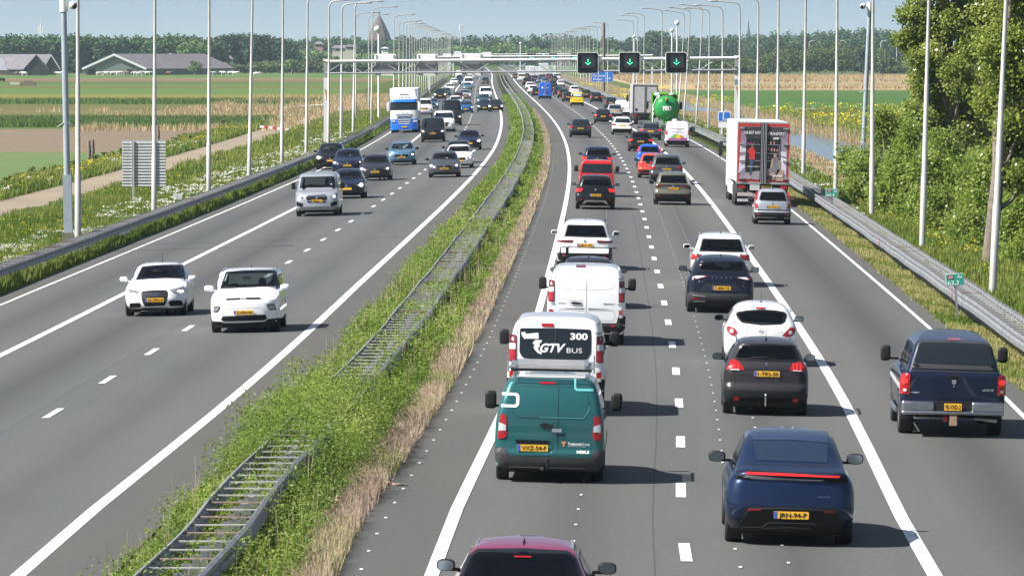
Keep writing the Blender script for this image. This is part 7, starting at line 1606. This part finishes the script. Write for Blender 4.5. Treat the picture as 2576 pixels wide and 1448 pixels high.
def colourvan(r, B, t):
    cs = [((.30, .05, .28), [(-.72, .55), (.74, .55), (.74, .72), (.2, .70), (-.72, .68)]), ((.15, .45, .08), [(-.62, .70), (-.2, 1.02), (-.05, 1.0), (-.1, .70)]), ((.75, .60, .05), [(-.1, .70), (-.05, 1.0), (.18, .95), (.14, .70)]), ((.75, .22, .03), [(.14, .70), (.18, .95), (.42, .86), (.5, .72)])]
    for i, (c, P) in enumerate(cs): drape('livery_shape', [P], mat('livery_%d' % i, c, .45, vary=0), B.Rz, .009+.002*i, r)
    drape('livery_line', [[(-.6, 1.16), (0, 1.19), (.6, 1.16), (0, 1.135)]], mat('livery_purple', (.35, .2, .45), .45, vary=0), B.Rz, .01, r); drape('livery_line', [rr(-.52, 1.42, .52, 1.45, .01)], M_SILVER, B.Rz, .01, r)
    MB().ell((-.2, -.6, B.H+.06), (.22, .3, .1), n=12, m=6).build('roof_vent', M_WHITE, r)
def blueback(r, B, t):
    drape('livery_mark', [rr(-.55, 1.62, -.30, 1.85, .05), rnd([(.1, 1.66), (.5, 1.72), (.45, 1.78), (.1, 1.74)], .02)], M_WHITE, B.Rz, .01, r); m = MB()
    for x in (-.12, .12): m.tube((x, -B.L/2-.05, .9), (x, -B.L/2+.05, 2.4), .02, n=5)
    for q in range(7): m.tube((-.12, -B.L/2-.05+.015*q, .95+q*.22), (.12, -B.L/2-.05+.015*q, .95+q*.22), .015, n=5)
    m.build('ladder', M_SILVER, r)
def anwb(r, B, t): drape('window_picture', [rr(-.55, 1.30, .55, 1.66, .08)], mat('pale_sky_sticker', (.45, .62, .75), .4, vary=.3, scale=3), B.Rz, .016, r)
BL = M_DGLASS
# ---- driving away (right carriageway), near to far: kind, column, wheel row, away, width, height, colour, label
gcar('suv', 1812, 719, True, 1.86, 1.66, 'white', 'white SUV with wide dark rear window just ahead of the black-blue crossover', see=True, rail='s', txt=None, lights=None)
gcar('suv', 1470, 677, True, 1.90, 1.66, 'white', 'white SUV with dark tail lights and X3 on its tailgate', see=True, rail='k', txt='J-811-TS', extra=bmwrear, lights='slim')
gcar('hatch', 1478, 773, True, 1.80, 1.43, 'dgrey', 'dark car carrying roof bars, mostly hidden behind the white panel van', extra=roofbars)
gcar('suv', 1497, 526, True, 1.84, 1.58, 'black', 'black compact SUV with silver skid plate hugging the red van', txt='X-259-TP', extra=silver_diffuser, rail='k', lit=True, bump=True)
gcar('suv', 1692, 515, True, 1.80, 1.58, 'beige', 'khaki beige crossover with black upper band and mirrors', txt='G-222-TX', extra=blackband, lights='slim', see=True)
gcar('van', 1500, 494, True, 1.80, 1.83, 'red', 'bright red delivery van with tinted rear window behind the black SUV', L=4.4, tint=M_DGLASS)
gcar('suv', 1676, 463, True, 1.84, 1.64, 'grey', 'grey people carrier directly ahead of the khaki crossover', rail='s', see=True, txt='9-XFJ-72')
gcar('hatch', 1641, 448, True, 1.68, 1.46, 'coral', 'orange-red small hatchback half hidden behind the grey people carrier', lit=True)
gcar('suv', 1502, 436, True, 1.84, 1.60, 'navy', 'dark blue SUV with lit tail lights ahead of the red van', lit=True, txt='K-184-ZH')
gcar('hatch', 1633, 421, True, 1.62, 1.47, 'bright', 'bright blue city car with tall tail lights', L=3.5, lights='tall', lit=True)
gcar('hatch', 1943, 564, True, 1.62, 1.55, 'silver', 'small silver hatchback with tall red lights following the white trailer truck', L=3.55, lights='tall', see=True, txt='97-XVG-1', extra=panda, man=None)
gcar('hatch', 1611, 381, True, 1.79, 1.47, 'black', 'black hatchback with lit tail lights in the middle lane', lit=True, txt='1-ZKK-51')
gcar('van', 1704, 370, True, 1.90, 2.0, 'white', 'white van with rainbow-coloured graphic on its rear doors', rearwin=False, extra=colourvan)
gcar('hatch', 1637, 352, True, 1.78, 1.46, 'grey', 'grey hatchback left of the white van with rainbow graphic', lit=True)
gcar('suv', 1460, 346, True, 1.84, 1.57, 'dgrey', 'dark grey SUV alone in the left lane', txt='P-512-X', rail='k')
gcar('suv', 1565, 339, True, 1.81, 1.59, 'white', 'white crossover beside the dark grey SUV, in the middle lane')
gcar('hatch', 1517, 311, True, 1.82, 1.48, 'black', 'black hatchback ahead of the white crossover', lit=True)
gcar('suv', 1546, 298, True, 1.74, 1.60, 'silver', 'silver-blue people carrier beside the black hatchback')
gcar('van', 1566, 293, True, 1.78, 1.85, 'white', 'white delivery van left of the grey box trailer', L=4.4, rearwin=False)
gcar('hatch', 1537, 273, True, 1.76, 1.46, 'dgrey', 'dark car partly hidden left of the white delivery van')
gcar('van', 1452, 267, True, 1.80, 1.86, 'yellow', 'yellow roadside-assistance style van in the middle lane', L=4.4, extra=anwb)
gcar('hatch', 1500, 258, True, 1.78, 1.48, 'black', 'black hatchback right of the yellow van', lit=True)
gcar('hatch', 1429, 257, True, 1.76, 1.47, 'dgrey', 'dark grey hatchback left of the yellow van')
gcar('van', 1371, 250, True, 2.0, 2.5, 'royal', 'tall royal blue van with a ladder on its rear doors', L=5.6, rearwin=False, extra=blueback)
gcar('hatch', 1474, 249, True, 1.76, 1.47, 'dgrey', 'dark car between the yellow van and the black hatchback')
gcar('hatch', 1417, 247, True, 1.76, 1.46, 'dgrey', 'dark car with red lights ahead of the grey hatchback', lit=True)
gcar('hatch', 1350, 245, True, 1.76, 1.5, 'black', 'black car hidden left of the blue van')
gcar('hatch', 1404, 241, True, 1.74, 1.47, 'navy', 'navy car right of the tall blue van')
gcar('suv', 1341, 238, True, 1.80, 1.62, 'white', 'white car ahead of the car left of the blue van')
gcar('suv', 1445, 240, True, 1.78, 1.62, 'white', 'white car with red tail lights behind the roof of the yellow van', lit=True)
FA = 'distant cars driving away'
for (k, x, y, W, H, c, l) in (('hatch', 1393, 231, 1.76, 1.47, 'black', 'distant black car ahead of the navy car'), ('hatch', 1333, 226, 1.74, 1.46, 'white', 'distant low white car near the left line'), ('suv', 1325, 217, 1.86, 1.75, 'black', 'distant black SUV left of the blue van'),
    ('hatch', 1410, 219, 1.76, 1.47, 'white', 'distant white hatchback near the right line'), ('hatch', 1391, 220, 1.76, 1.46, 'dgrey', 'distant dark car beside the white hatchback'), ('hatch', 1371, 213, 1.76, 1.46, 'lblue', 'distant pale blue car above the tall blue van'),
    ('hatch', 1359, 210, 1.78, 1.46, 'lblue', 'distant grey-blue car with red lights'), ('suv', 1345, 207, 1.8, 1.62, 'navy', 'distant navy car behind the black SUV'), ('hatch', 1394, 206, 1.76, 1.46, 'dgrey', 'distant dark car in the middle of the queue'),
    ('van', 1312, 206, 1.9, 2.0, 'white', 'distant white van in the left lane'), ('hatch', 1297, 199, 1.76, 1.46, 'grey', 'most distant dark car at the left line'), ('van', 1401, 203, 1.9, 1.9, 'white', 'distant white van near the right edge line'), ('hatch', 1380, 200, 1.8, 1.5, 'maroon', 'distant maroon car between white vans'), ('hatch', 1325, 199, 1.8, 1.46, 'black', 'distant black car between white trucks')):
    gcar(k, x, y, True, W, H, c, l, FA)
# ---- oncoming (left carriageway)
def opel_front(r, B, t):
    drape('chrome_grille_bar', [rnd([(-.42, .93), (.42, .96), (.42, .92), (-.42, .89)], .01)], M_CHROME, B.Fz, .02, r)
    for sg in (-1, 1): drape('bumper_vent', [rnd([(sg*.60, .58), (sg*.90, .68), (sg*.90, .50), (sg*.66, .42)], .02)], M_SIGNB, B.Fz, .015, r)
    drape('air_intake', [rnd([(-.45, .68), (.45, .68), (.38, .62), (-.38, .62)], .02)], M_SIGNB, B.Fz, .018, r)
gcar('van', 797, 543, False, 1.92, 1.92, 'silver', 'silver people van driven by someone in red, nearest oncoming van', see=True, txt='VPX-62-V', extra=opel_front, man=('driver in red behind the windscreen of the silver van', M_REDC))
gcar('hatch', 872, 499, False, 1.79, 1.46, 'navy', 'dark navy hatchback with its headlights on beside the silver van', lit=True)
gcar('hatch', 943, 454, False, 1.82, 1.48, 'dgrey', 'dark grey hatchback right of the navy cars, sun sheet on its dashboard', txt='6-KXV-75', see=True, man=('dim driver of the dark grey oncoming hatchback', None))
gcar('hatch', 1117, 446, False, 1.82, 1.50, 'grey', 'grey hatchback with chrome diamond badge near the median line', txt='R-888-JL', see=True)
gcar('hatch', 873, 437, False, 1.84, 1.50, 'navy', 'navy estate car between the black off-roader and the dark grey hatchback', L=4.8, txt='57-XNN-2')
gcar('suv', 831, 426, False, 1.82, 1.65, 'black', 'black off-roader with round bright headlights close to the left barrier', rail='s', lit=True)
gcar('hatch', 1154, 423, False, 1.76, 1.47, 'white', 'white hatchback with black grille behind the grey hatchback')
gcar('suv', 1010, 415, False, 1.78, 1.50, 'lblue', 'light blue estate car with roof bars', extra=bars, txt='XB-883-P', see=True)
gcar('hatch', 1152, 410, False, 1.76, 1.48, 'grey', 'grey car directly behind the white hatchback')
gcar('hatch', 1180, 377, False, 1.80, 1.46, 'navy', 'dark navy saloon near the median line', lit=True)
gcar('van', 1089, 357, False, 1.94, 1.96, 'black', 'black van with a chrome badge, right of the blue and white truck', txt='VKB-11-X')
gcar('van', 1117, 332, False, 1.92, 1.92, 'white', 'white van behind the black van')
gcar('van', 1136, 316, False, 2.0, 2.55, 'black', 'tall black high-roof van', L=5.8)
gcar('van', 1067, 290, False, 1.92, 1.96, 'white', 'white van immediately right of the blue and white truck')
gcar('hatch', 1086, 276, False, 1.76, 1.47, 'lblue', 'pale blue car behind the white van beside the truck')
gcar('hatch', 1172, 285, False, 1.76, 1.46, 'blue', 'blue hatchback right of the tall black van')
gcar('hatch', 1219, 281, False, 1.80, 1.45, 'navy', 'dark blue car, left one of two abreast near the median')
gcar('hatch', 1247, 281, False, 1.82, 1.46, 'black', 'black car on the median line, right one of two abreast', lit=True)
gcar('hatch', 1217, 264, False, 1.80, 1.46, 'teal', 'dark green car behind the pair of cars abreast')
gcar('van', 1222, 251, False, 1.92, 1.95, 'white', 'white van alone near the median, behind the dark trio')
gcar('suv', 1146, 272, False, 1.80, 1.60, 'white', 'white car hidden behind the tall black van')
gcar('suv', 1107, 251, False, 1.86, 1.72, 'black', 'black SUV with headlights on at the left lane', lit=True); gcar('hatch', 1122, 244, False, 1.78, 1.5, 'teal', 'dark green car behind the black SUV')
gcar('hatch', 1152, 257, False, 1.78, 1.44, 'maroon', 'maroon car in the middle of the oncoming queue'); gcar('hatch', 1170, 250, False, 1.80, 1.5, 'silver', 'silver-grey car right of the maroon one', lit=True)
FB = 'distant oncoming cars'
for (k, x, y, W, H, c, l) in (('suv', 1132, 233, 1.84, 1.62, 'white', 'distant white SUV behind the black SUV'), ('hatch', 1176, 228, 1.78, 1.5, 'lblue', 'distant grey-blue oncoming car with bright lamps'), ('van', 1179, 221, 1.95, 2.1, 'white', 'distant white oncoming van'), ('hatch', 1221, 213, 1.78, 1.6, 'dgrey', 'distant dark car alone near the median line'),
    ('suv', 1143, 216, 1.8, 1.6, 'white', 'distant white oncoming car by the barrier'), ('hatch', 1150, 215, 1.8, 1.5, 'navy', 'distant blue oncoming car'), ('hatch', 1156, 205, 1.8, 1.5, 'navy', 'more distant blue oncoming car'), ('hatch', 1180, 207, 1.8, 1.9, 'white', 'distant white car under the gantry'),
    ('hatch', 1194, 200, 1.8, 1.5, 'silver', 'distant grey car under the gantry'), ('van', 1155, 196, 1.9, 2.0, 'white', 'most distant white oncoming van')):
    gcar(k, x, y, False, W, H, c, l, FB)
gcar('hatch', -302, 1125, False, 1.8, 1.47, 'black', 'dark car entering at the left edge, only its mirror and shadow in view')

# ---------------------------------------------------------------- trucks
def truckbox(r, y0, y1, z0, z1, h, mt, name='trailer_box'):
    m = MB(); m.box((-h, y0, z0), (h, y1, z1)); o = m.build(name, mt, r); bv = o.modifiers.new('b', 'BEVEL'); bv.width = .05; bv.segments = 2; return o
def twheels(r, ys, h, far=False):
    for y in ys:
        for sg in (-1, 1):
            ty, rim = wheel_mesh(.50, .58 if y < 4 else .36, far); w_ = .58 if y < 4 else .36
            o = empty('wheel'); o.parent = r; o.location = (sg*(h-w_/2), y, .5); link('tyre', ty, o); link('rim', rim, o)
# white trailer with the printed doors
L = 15.6; r, t = vroot('truck', 1912, 518, L, True, 'truck with tall white trailer, its rear doors printed with a load-space picture', 'truck', ov=1.4); y0 = -L/2; h = 1.275; r.rotation_euler.z += .014
M_TW = mat('trailer_white', (.66, .67, .68), .5, vary=.05, scale=1); truckbox(r, y0+.02, y0+13.0, 1.15, 4.05, h, M_TW)
d = MB().box((-h, y0-.03, 1.08), (h, y0+.02, 1.18)).box((-h, y0-.03, 3.98), (h, y0+.02, 4.06)).box((-h, y0-.03, 1.18), (-h+.05, y0+.02, 3.98)).box((h-.05, y0-.03, 1.18), (h, y0+.02, 3.98)).build('door_frame', M_GREYM, r)
zt_ = lambda x, y: ((x-585)/284., 1.15+(865-y)/262.)   # crop pixels -> door plane
def pic(name, polys, mt, k): 
    m = MB(); 
    for P in polys: m.add([(zt_(*q)[0], y0-.032-.003*k, zt_(*q)[1]) for q in P], [tuple(range(len(P)))])
    return m.build(name, mt, pr, fixn=False)
pr = MB().box((-h+.05, y0-.03, 1.18), (h-.05, y0+.01, 3.98)).build('printed_doors', mat('print_red', (.45, .025, .02), .5), r)
pic('picture_walls', [[(272,160),(900,160),(915,200),(905,820),(262,815),(275,200)]], mat('print_lilac', (.24, .21, .27), .5, vary=.15, scale=2), 1)
pic('picture_ceiling', [[(290,165),(900,165),(790,330),(350,310)]], mat('print_dark', (.045, .04, .05), .5, vary=.3, scale=3), 2)
for q_ in ([(265,395),(345,385),(345,480),(262,490)], [(262,535),(335,525),(335,680),(250,750)], [(820,470),(900,470),(900,540),(820,520)], [(820,540),(900,560),(895,770),(830,700)]): pic('picture_side_panel', [q_], mat('print_white', (.62, .58, .66), .5, vary=0), 3)
pic('picture_shelves', [[(350,310),(815,310),(815,700),(640,700),(345,740)]], mat('print_black', (.014, .014, .016), .5, vary=.2, scale=6), 4)
pic('picture_floor', [[(345,745),(640,700),(700,830),(280,822)]], mat('print_floor', (.30, .26, .28), .5, vary=.25, scale=8), 5)
pic('picture_shelf_bars', [[(350,384),(815,384),(815,390),(350,390)], [(480,490),(800,494),(800,500),(480,496)], [(470,586),(690,588),(690,594),(470,592)], [(796,390),(804,390),(804,560),(796,560)]], M_SILVER, 6)
pic('picture_goods', [[(x-8, y-10), (x+8, y-10), (x+9, y+12), (x-9, y+12)] for x, y in ((375,368),(412,368),(448,368))], mat('print_magenta', (.35, .03, .25), .5, vary=0), 7)
pic('picture_goods', [[(x-9, y-16), (x+9, y-16), (x+10, y+16), (x-10, y+16)] for x, y in ((682,362),(728,362),(654,442),(696,448),(733,452),(773,455),(594,450),(592,535),(654,548))], mat('print_salmon', (.50, .27, .22), .5, vary=.2), 7)
pic('picture_red_jacket', [[(400,430),(428,402),(450,430),(475,458),(468,575),(388,575),(392,500),(368,492),(365,470)]], mat('print_jacket', (.52, .03, .03), .5, vary=.1), 8)
pic('picture_head', [disc(430, 408, 15, 10)], mat('print_skin', (.42, .24, .18), .5, vary=0), 8); pic('picture_trousers', [[(390,575),(465,575),(440,650),(425,770),(400,770),(402,650)]], mat('print_jeans', (.05, .07, .14), .5, vary=0), 8)
pic('picture_boxes', [[(770,700),(800,690),(865,705),(862,840),(762,838)], [(640,690),(680,690),(700,560),(820,580),(818,700),(750,800),(720,835),(640,740)]], mat('print_carton', (.42, .27, .19), .5, vary=.1), 8)
pic('picture_suit', [[(712,550),(745,535),(790,545),(800,600),(800,690),(770,720),(690,740),(640,790),(625,770),(690,680),(715,640)], [(740,720),(770,720),(755,830),(725,830)]], mat('print_grey_suit', (.17, .17, .19), .5, vary=.1), 9)
pic('picture_head', [disc(745, 520, 22, 12)], mat('print_skin', (.42, .24, .18), .5, vary=0), 10); pic('picture_tie', [[(742,545),(752,545),(750,600),(742,605)]], mat('print_tie', (.35, .05, .08), .5, vary=0), 11)
pic('picture_shoes', [[(615,785),(660,790),(655,825),(618,822)], [(660,770),(710,775),(705,830),(665,825)]], mat('print_black', (.014, .014, .016), .5), 11)
g = lambda a, b_, o=0: Vector((a, y0-.075-o, b_))
text('lettering', 'THE BEST WAY', .145, *zt_(424, 238), M_WHITE, g, 0, pr, bold=.01, width=.84, step=None); text('lettering', 'IN TRANSPORT', .145, *zt_(738, 248), M_WHITE, g, 0, pr, bold=.01, width=.84, step=None)
text('lettering', 'AWW', .10, *zt_(752, 306), M_WHITE, g, 0, pr, bold=.06, shear=.4, width=.32, step=None); text('lettering', 'VEHMEIJER', .07, *zt_(780, 776), M_WHITE, g, 0, pr, bold=.04, width=.5, step=None); text('lettering', 'uw partner in transport', .05, *zt_(450, 662), M_WHITE, g, 0, pr, bold=.02, width=.56, step=None)
for x in (-.10, -.03, .06, .13): MB().tube((x, y0-.10, 1.12), (x, y0-.10, 4.02), .017, n=6).build('locking_bar', M_SILVER, r)
MB().box((-.16, y0-.085, 1.15), (.19, y0-.06, 4.0)).build('door_seal', M_SIGNB, r)
for z in (1.35, 2.2, 3.0, 3.75):
    for sg in (-1, 1): MB().box((sg*1.05-.12, y0-.10, z-.03), (sg*1.05+.14*1, y0-.03, z+.03)).build('hinge', M_SILVER, r)
MB().box((-h+.05, y0+.1, .85), (h-.05, y0+.5, 1.10)).box((-.45, y0+.4, .6), (.45, y0+12, 1.12)).build('chassis', M_UNDER, r)
k = MB().box((-1.2, y0+.05, .50), (1.2, y0+.15, .66)).build('rear_guard', mat('guard_striped', (.45, .40, .38), .6, vary=.3, scale=8), r)
for sg in (-1, 1):
    MB().box((sg*1.0-.16, y0+.0, .86), (sg*1.0+.16, y0+.12, 1.03)).build('tail_light', M_RED, r); fl = MB().box((sg*.95-.28, y0+.9, .18), (sg*.95+.28, y0+.93, .60)).build('mud_flap', M_PLAST, r)
text('lettering', 'RHOON', .12, -.95, .30, M_WHITE, lambda a, b_, o=0: Vector((a, y0+.04-o, b_)), 0, r, bold=.04, width=.5, step=None)
plate(r, lambda a, b_, o=0: Vector((a, y0-.0-o, b_)), .18, .95, '92-BGX-9'); MB().box((-.62, y0-.02, .78), (-.15, y0+.06, 1.06)).build('marker_plate', mat('pale_plate', (.5, .5, .48), .6), r)
for sg in (-1, 1): MB().box((sg*h*.97-.02, y0+4.6, .45), (sg*h*.97+.02, y0+11.2, 1.05)).build('side_skirt', M_TW, r)
twheels(r, (y0+1.4+.6, y0+3.3, y0+4.6), 1.27); twheels(r, (y0+12.1, y0+14.6), 1.2)
cab = MB(); cab.box((-1.2, y0+13.35, .6), (1.2, y0+15.5, 3.7)); co = cab.build('cab', M_TW, r); bv = co.modifiers.new('b', 'BEVEL'); bv.width = .12; bv.segments = 3
for sg in (-1, 1): MB().ell((sg*1.5, y0+15.2, 2.5), (.12, .12, .38), n=12, m=8, e=.5).cbox((sg*1.32, y0+15.2, 2.85), (.3, .05, .05)).build('mirror', M_PLAST, r)
# grey box trailer
L = 14.5; r, t = vroot('truck', 1622, 313, L, True, 'truck with plain grey box trailer left of the green tanker', 'truck', ov=1.6); y0 = -L/2
M_TG = mat('trailer_grey', (.36, .35, .36), .6, vary=.08, scale=1); truckbox(r, y0+.02, y0+12.5, 1.15, 4.02, h, M_TG)
MB().box((-h, y0-.05, 1.10), (h, y0+.02, 1.22)).box((-h, y0-.05, 3.86), (h, y0+.02, 4.02)).box((-h, y0-.05, 1.2), (-h+.14, y0+.02, 3.9)).box((h-.14, y0-.05, 1.2), (h, y0+.02, 3.9)).box((-.09, y0-.06, 1.2), (.09, y0+.02, 3.9)).build('door_frame', mat('frame_dark', (.10, .09, .09), .6), r)
MB().box((-h+.14, y0-.03, 1.22), (-.09, y0+.02, 3.86)).box((.09, y0-.03, 1.22), (h-.14, y0+.02, 3.86)).build('door', mat('door_pale', (.42, .41, .42), .6), r)
MB().box((-1.0, y0-.06, 1.38), (-.8, y0-.03, 1.62)).build('black_sticker', M_SIGNB, r); MB().box((-.4, y0+.4, .55), (.4, y0+12, 1.12)).box((-1.2, y0, .8), (1.2, y0+.4, 1.08)).box((-1.2, y0+.1, .42), (1.2, y0+.2, .6)).build('chassis', M_UNDER, r)
for sg in (-1, 1): MB().box((sg*1.0-.17, y0-.03, .84), (sg*1.0+.17, y0+.02, 1.02)).build('tail_light', M_RED, r)
plate(r, lambda a, b_, o=0: Vector((a, y0-.03-o, b_)), .75, .9, None); twheels(r, (y0+1.8, y0+3.1, y0+11.8, y0+13.6), 1.25, True)
MB().box((-1.2, y0+12.7, .6), (1.2, y0+14.4, 3.5)).build('cab', M_TW, r)
for sg in (-1, 1): MB().ell((sg*1.5, y0+14.2, 2.5), (.12, .1, .36), n=10, m=8, e=.5).cbox((sg*1.32, y0+14.2, 2.8), (.3, .05, .05)).build('mirror', M_PLAST, r)
# green vacuum tanker
L = 10; r, t = vroot('tank_truck', 1676, 338, L, True, 'bright green tank truck lettered STELY with orange valve', 'tank truck', ov=1.4); y0 = -L/2
M_GT = paint((.012, .27, .055), 0, .3); M_GL = paint((.12, .55, .02), 0, .35); cz = 2.35
tk = MB(); tk.lathe([(.01, y0+.05), (.45, y0+.08), (.8, y0+.19), (1.0, y0+.36), (1.10, y0+.55), (1.10, y0+6.5), (1.0, y0+6.7), (.01, y0+6.8)], c=(0, 0, cz), axis='y', n=36); tko = tk.build('tank', M_GT, r, 60)
MB().lathe([(1.09, y0+.50), (1.16, y0+.52), (1.16, y0+.60), (1.09, y0+.62)], c=(0, 0, cz), axis='y', n=36).build('bolted_rim', mat('rim_olive', (.10, .22, .03), .6, vary=.5, scale=14), tko, 30)
text('lettering', 'STELY', .31, .0, cz-.02, M_WHITE, lambda a, b_, o=0: Vector((a, y0+.05+.19*((a*a+(b_-cz)**2)/.64)**1.0-.02, b_)), 0, tko, bold=.09, width=1.25, step=.05)
v_ = MB(); v_.ell((-.05, y0-.02, cz+.78), (.12, .12, .14), n=8, m=6); v_.build('orange_valve', mat('orange_valve', (.65, .12, .02), .5), tko); MB().box((-.38, y0-.02, cz+.76), (.30, y0+.04, cz+.82)).box((-.1, y0-.02, cz+.42), (-.05, y0+.1, cz+.75)).box((.02, y0-.02, cz+.42), (.07, y0+.1, cz+.75)).build('valve_frame', M_UNDER, tko)
m = MB(); m.box((-1.24, y0+7.2, 3.55), (1.24, y0+9.6, 3.70)); [m.box((sg*1.24-.12, y0+7.2, .8), (sg*1.24+.0, y0+7.5, 3.6)) for sg in (1,)]; m.box((-1.24, y0+7.2, .8), (-1.10, y0+7.5, 3.6)); cbo = m.build('cab_frame', M_GL, r)
MB().box((-1.1, y0+7.4, .8), (1.1, y0+9.7, 3.5)).build('cab', mat('cab_dark_green', (.01, .06, .02), .5), r); MB().box((-1.28, y0+.3, .9), (-1.20, y0+6.8, 1.1)).box((1.20, y0+.3, .9), (1.28, y0+6.8, 1.1)).box((-.45, y0+.3, .6), (.45, y0+9.5, 1.15)).build('chassis', M_GL, r)
m = MB(); m.tube((-.95, y0+.1, 1.25), (-.95, y0+.5, 1.25), .20, n=12); m.tube((-.45, y0-.05, 1.15), (-.45, y0+.4, 1.15), .16, n=10); m.path([(-.9, y0, 1.5), (-.6, y0-.1, 1.0), (.1, y0-.1, .8), (.5, y0, 1.2)], .07, n=8); m.box((-.3, y0, .5), (.4, y0+.3, .9)); m.build('hose_fittings', M_GREYM, r)
m = MB(); m.path([(-1.22, y0+.6, 1.1), (-1.22, y0+1.0, 2.6), (-.75, y0+1.2, 3.5), (-.7, y0+3, 3.55)], .035, n=6); m.path([(-.85, y0+.7, 3.0), (-.65, y0+.9, 3.45)], .05, n=6)
for q in range(3): m.ell((-1.15, y0+1.1, 1.8+q*.42), (.06, .1, .13), n=8, m=6)
m.build('white_handrail', M_WHITE, r); MB().ell((.55, y0+5.8, 3.55), (.22, .22, .12), n=10, m=6).ell((-.75, y0+5.8, 3.5), (.3, .3, .18), n=10, m=6).build('roof_hatches', M_WHITE, r)
for sg in (-1, 1):
    MB().box((sg*1.0-.15, y0+.1, .8), (sg*1.0+.15, y0+.2, .95)).build('tail_light', M_RED, r); MB().ell((sg*1.52, y0+9.4, 2.5), (.12, .1, .36), n=10, m=8, e=.5).cbox((sg*1.34, y0+9.4, 2.8), (.3, .05, .05)).build('mirror', M_PLAST, r)
twheels(r, (y0+1.9, y0+3.2, y0+8.6), 1.25, True)
# oncoming blue and white truck
L = 15.5; r, t = vroot('truck', 1017, 334, L, False, 'oncoming truck with white and blue cab and white trailer', 'truck', ov=1.2); yf = L/2
prof = [(.25, 0), (.9, -.02), (1.35, .0), (2.0, .08), (2.75, .22), (3.0, .35), (3.55, .75), (3.9, 1.1)]
def cabpart(name, z0, z1, mt, wd=1.24, dy=0.0):
    zs = [z0]+[z for z, _ in prof if z0 < z < z1]+[z1]; V = []; n = len(zs)
    xs = [-wd, -wd+.05, -wd+.2, -.5, 0, .5, wd-.2, wd-.05, wd]
    for z in zs:
        y = yf-np.interp(z, [p[0] for p in prof], [p[1] for p in prof])+dy
        for i, x in enumerate(xs): V.append((x, y-(.45, .15, .04, 0, 0, 0, .04, .15, .45)[i], z))
    k = len(xs); F = [(j*k+i, j*k+i+1, (j+1)*k+i+1, (j+1)*k+i) for j in range(n-1) for i in range(k-1)]
    m = MB(); m.add(V, F); return m.build(name, mt, r, 60, fixn=False)
PB = paint((.02, .17, .72), 0, .3); PW = paint((.80, .80, .80), 0, .35)
cabpart('bumper', .28, 1.25, PB); cabpart('front_panel', 1.25, 2.05, PW); cabpart('windscreen', 2.05, 2.82, M_DGLASS); cabpart('sun_visor', 2.80, 3.05, PB, 1.22, .10); cabpart('roof_deflector', 3.05, 3.95, PW, 1.2)
MB().box((-1.22, yf-2.3, .5), (1.22, yf-.48, 3.3)).build('cab', PW, r); truckbox(r, -L/2, yf-2.6, 1.15, 4.02, h, M_TW); MB().box((-.5, -L/2+.5, .6), (.5, yf-2, 1.15)).build('chassis', M_UNDER, r)
gl = MB(); 
for q, (z, w_) in enumerate(((1.62, .72), (1.45, .62), (1.28, .66), (1.08, .62), (.90, .55))): gl.box((-w_, yf-.06, z), (w_, yf+.035, z+.07))
gl.build('grille_slats', mat('deep_blue_slats', (.02, .06, .18), .4), r); g2 = MB()
for z, w_ in ((1.54, .60), (1.19, .60), (1.00, .58), (.82, .5)): g2.box((-w_, yf-.06, z), (w_, yf+.03, z+.07))
g2.build('white_slats', M_WHITE, r)
for sg in (-1, 1):
    MB().box((sg*1.0-.18, yf-.12, .98), (sg*1.0+.18, yf+.025, 1.14)).build('headlight', M_CLEAR, r); MB().ell((sg*1.42, yf-.35, 2.35), (.13, .12, .42), n=12, m=8, e=.5).cbox((sg*1.28, yf-.3, 2.8), (.24, .05, .05)).build('mirror', PW, r)
MB().ell((-.45+0, yf-.45, 3.2), (.07, .07, .07), n=8, m=6).ell((-.15, yf-.45, 3.2), (.07, .07, .07), n=8, m=6).ell((.15, yf-.45, 3.2), (.07, .07, .07), n=8, m=6).ell((.45, yf-.45, 3.2), (.07, .07, .07), n=8, m=6).build('roof_lamps', M_CHROME, r); MB().box((-.4, yf-.75, 3.45), (.4, yf-.6, 3.55)).build('roof_plate', M_GREYM, r)
text('lettering', 'E. Walker BV', .12, 0, 1.80, M_GPLAST, lambda a, b_, o=0: Vector((-a, yf+.03, b_)), 0, r, width=.9, step=None); plate(r, lambda a, b_, o=0: Vector((-a, yf+.03+o, b_)), 0, .55, None); twheels(r, (-L/2+1.8, -L/2+3.1, -L/2+4.4), 1.25, True); twheels(r, (yf-1.4, yf-5), 1.2, True)
# far white trucks in the queue
for (px, pyt, pyb, wd, l) in ((1368, 159, 196, 2.5, 'tall white far truck above the queue'), (1344, 168, 199, 2.5, 'white far truck left of the tallest one'), (1334, 166, 193, 2.5, 'rearmost white far truck'), (1386, 166, 195, 2.5, 'white far truck with a green patch right of the tallest one'), (1312, 178, 198, 2.3, 'small white box truck at the left line')):
    p = on(px, pyb); Y = p.y; z = atY(px, pyt, Y).z; r = empty('truck', tuple(p), hdg(Y)); tag(r, l, 'truck'); H_ = min(4.0, z-p.z)
    truckbox(r, 0, 10, .9, H_, wd/2, M_TW); MB().box((-wd/2+.1, .2, .35), (wd/2-.1, 9, .9)).build('chassis', M_UNDER, r); twheels(r, (1.5, 3), wd/2, True)
    MB().box((-.04, -.03, 1), (.04, .0, H_-.1)).build('door_gap', M_GREYM, r)
    for sg in (-1, 1): MB().box((sg*.95-.15, -.04, .6), (sg*.95+.15, .0, .8)).build('tail_light', M_RED, r)
    if 'green' in l: MB().box((-.6, -.05, 2.2), (.3, -.03, 3.2)).build('green_patch', mat('pale_green', (.25, .5, .25), .5), r)
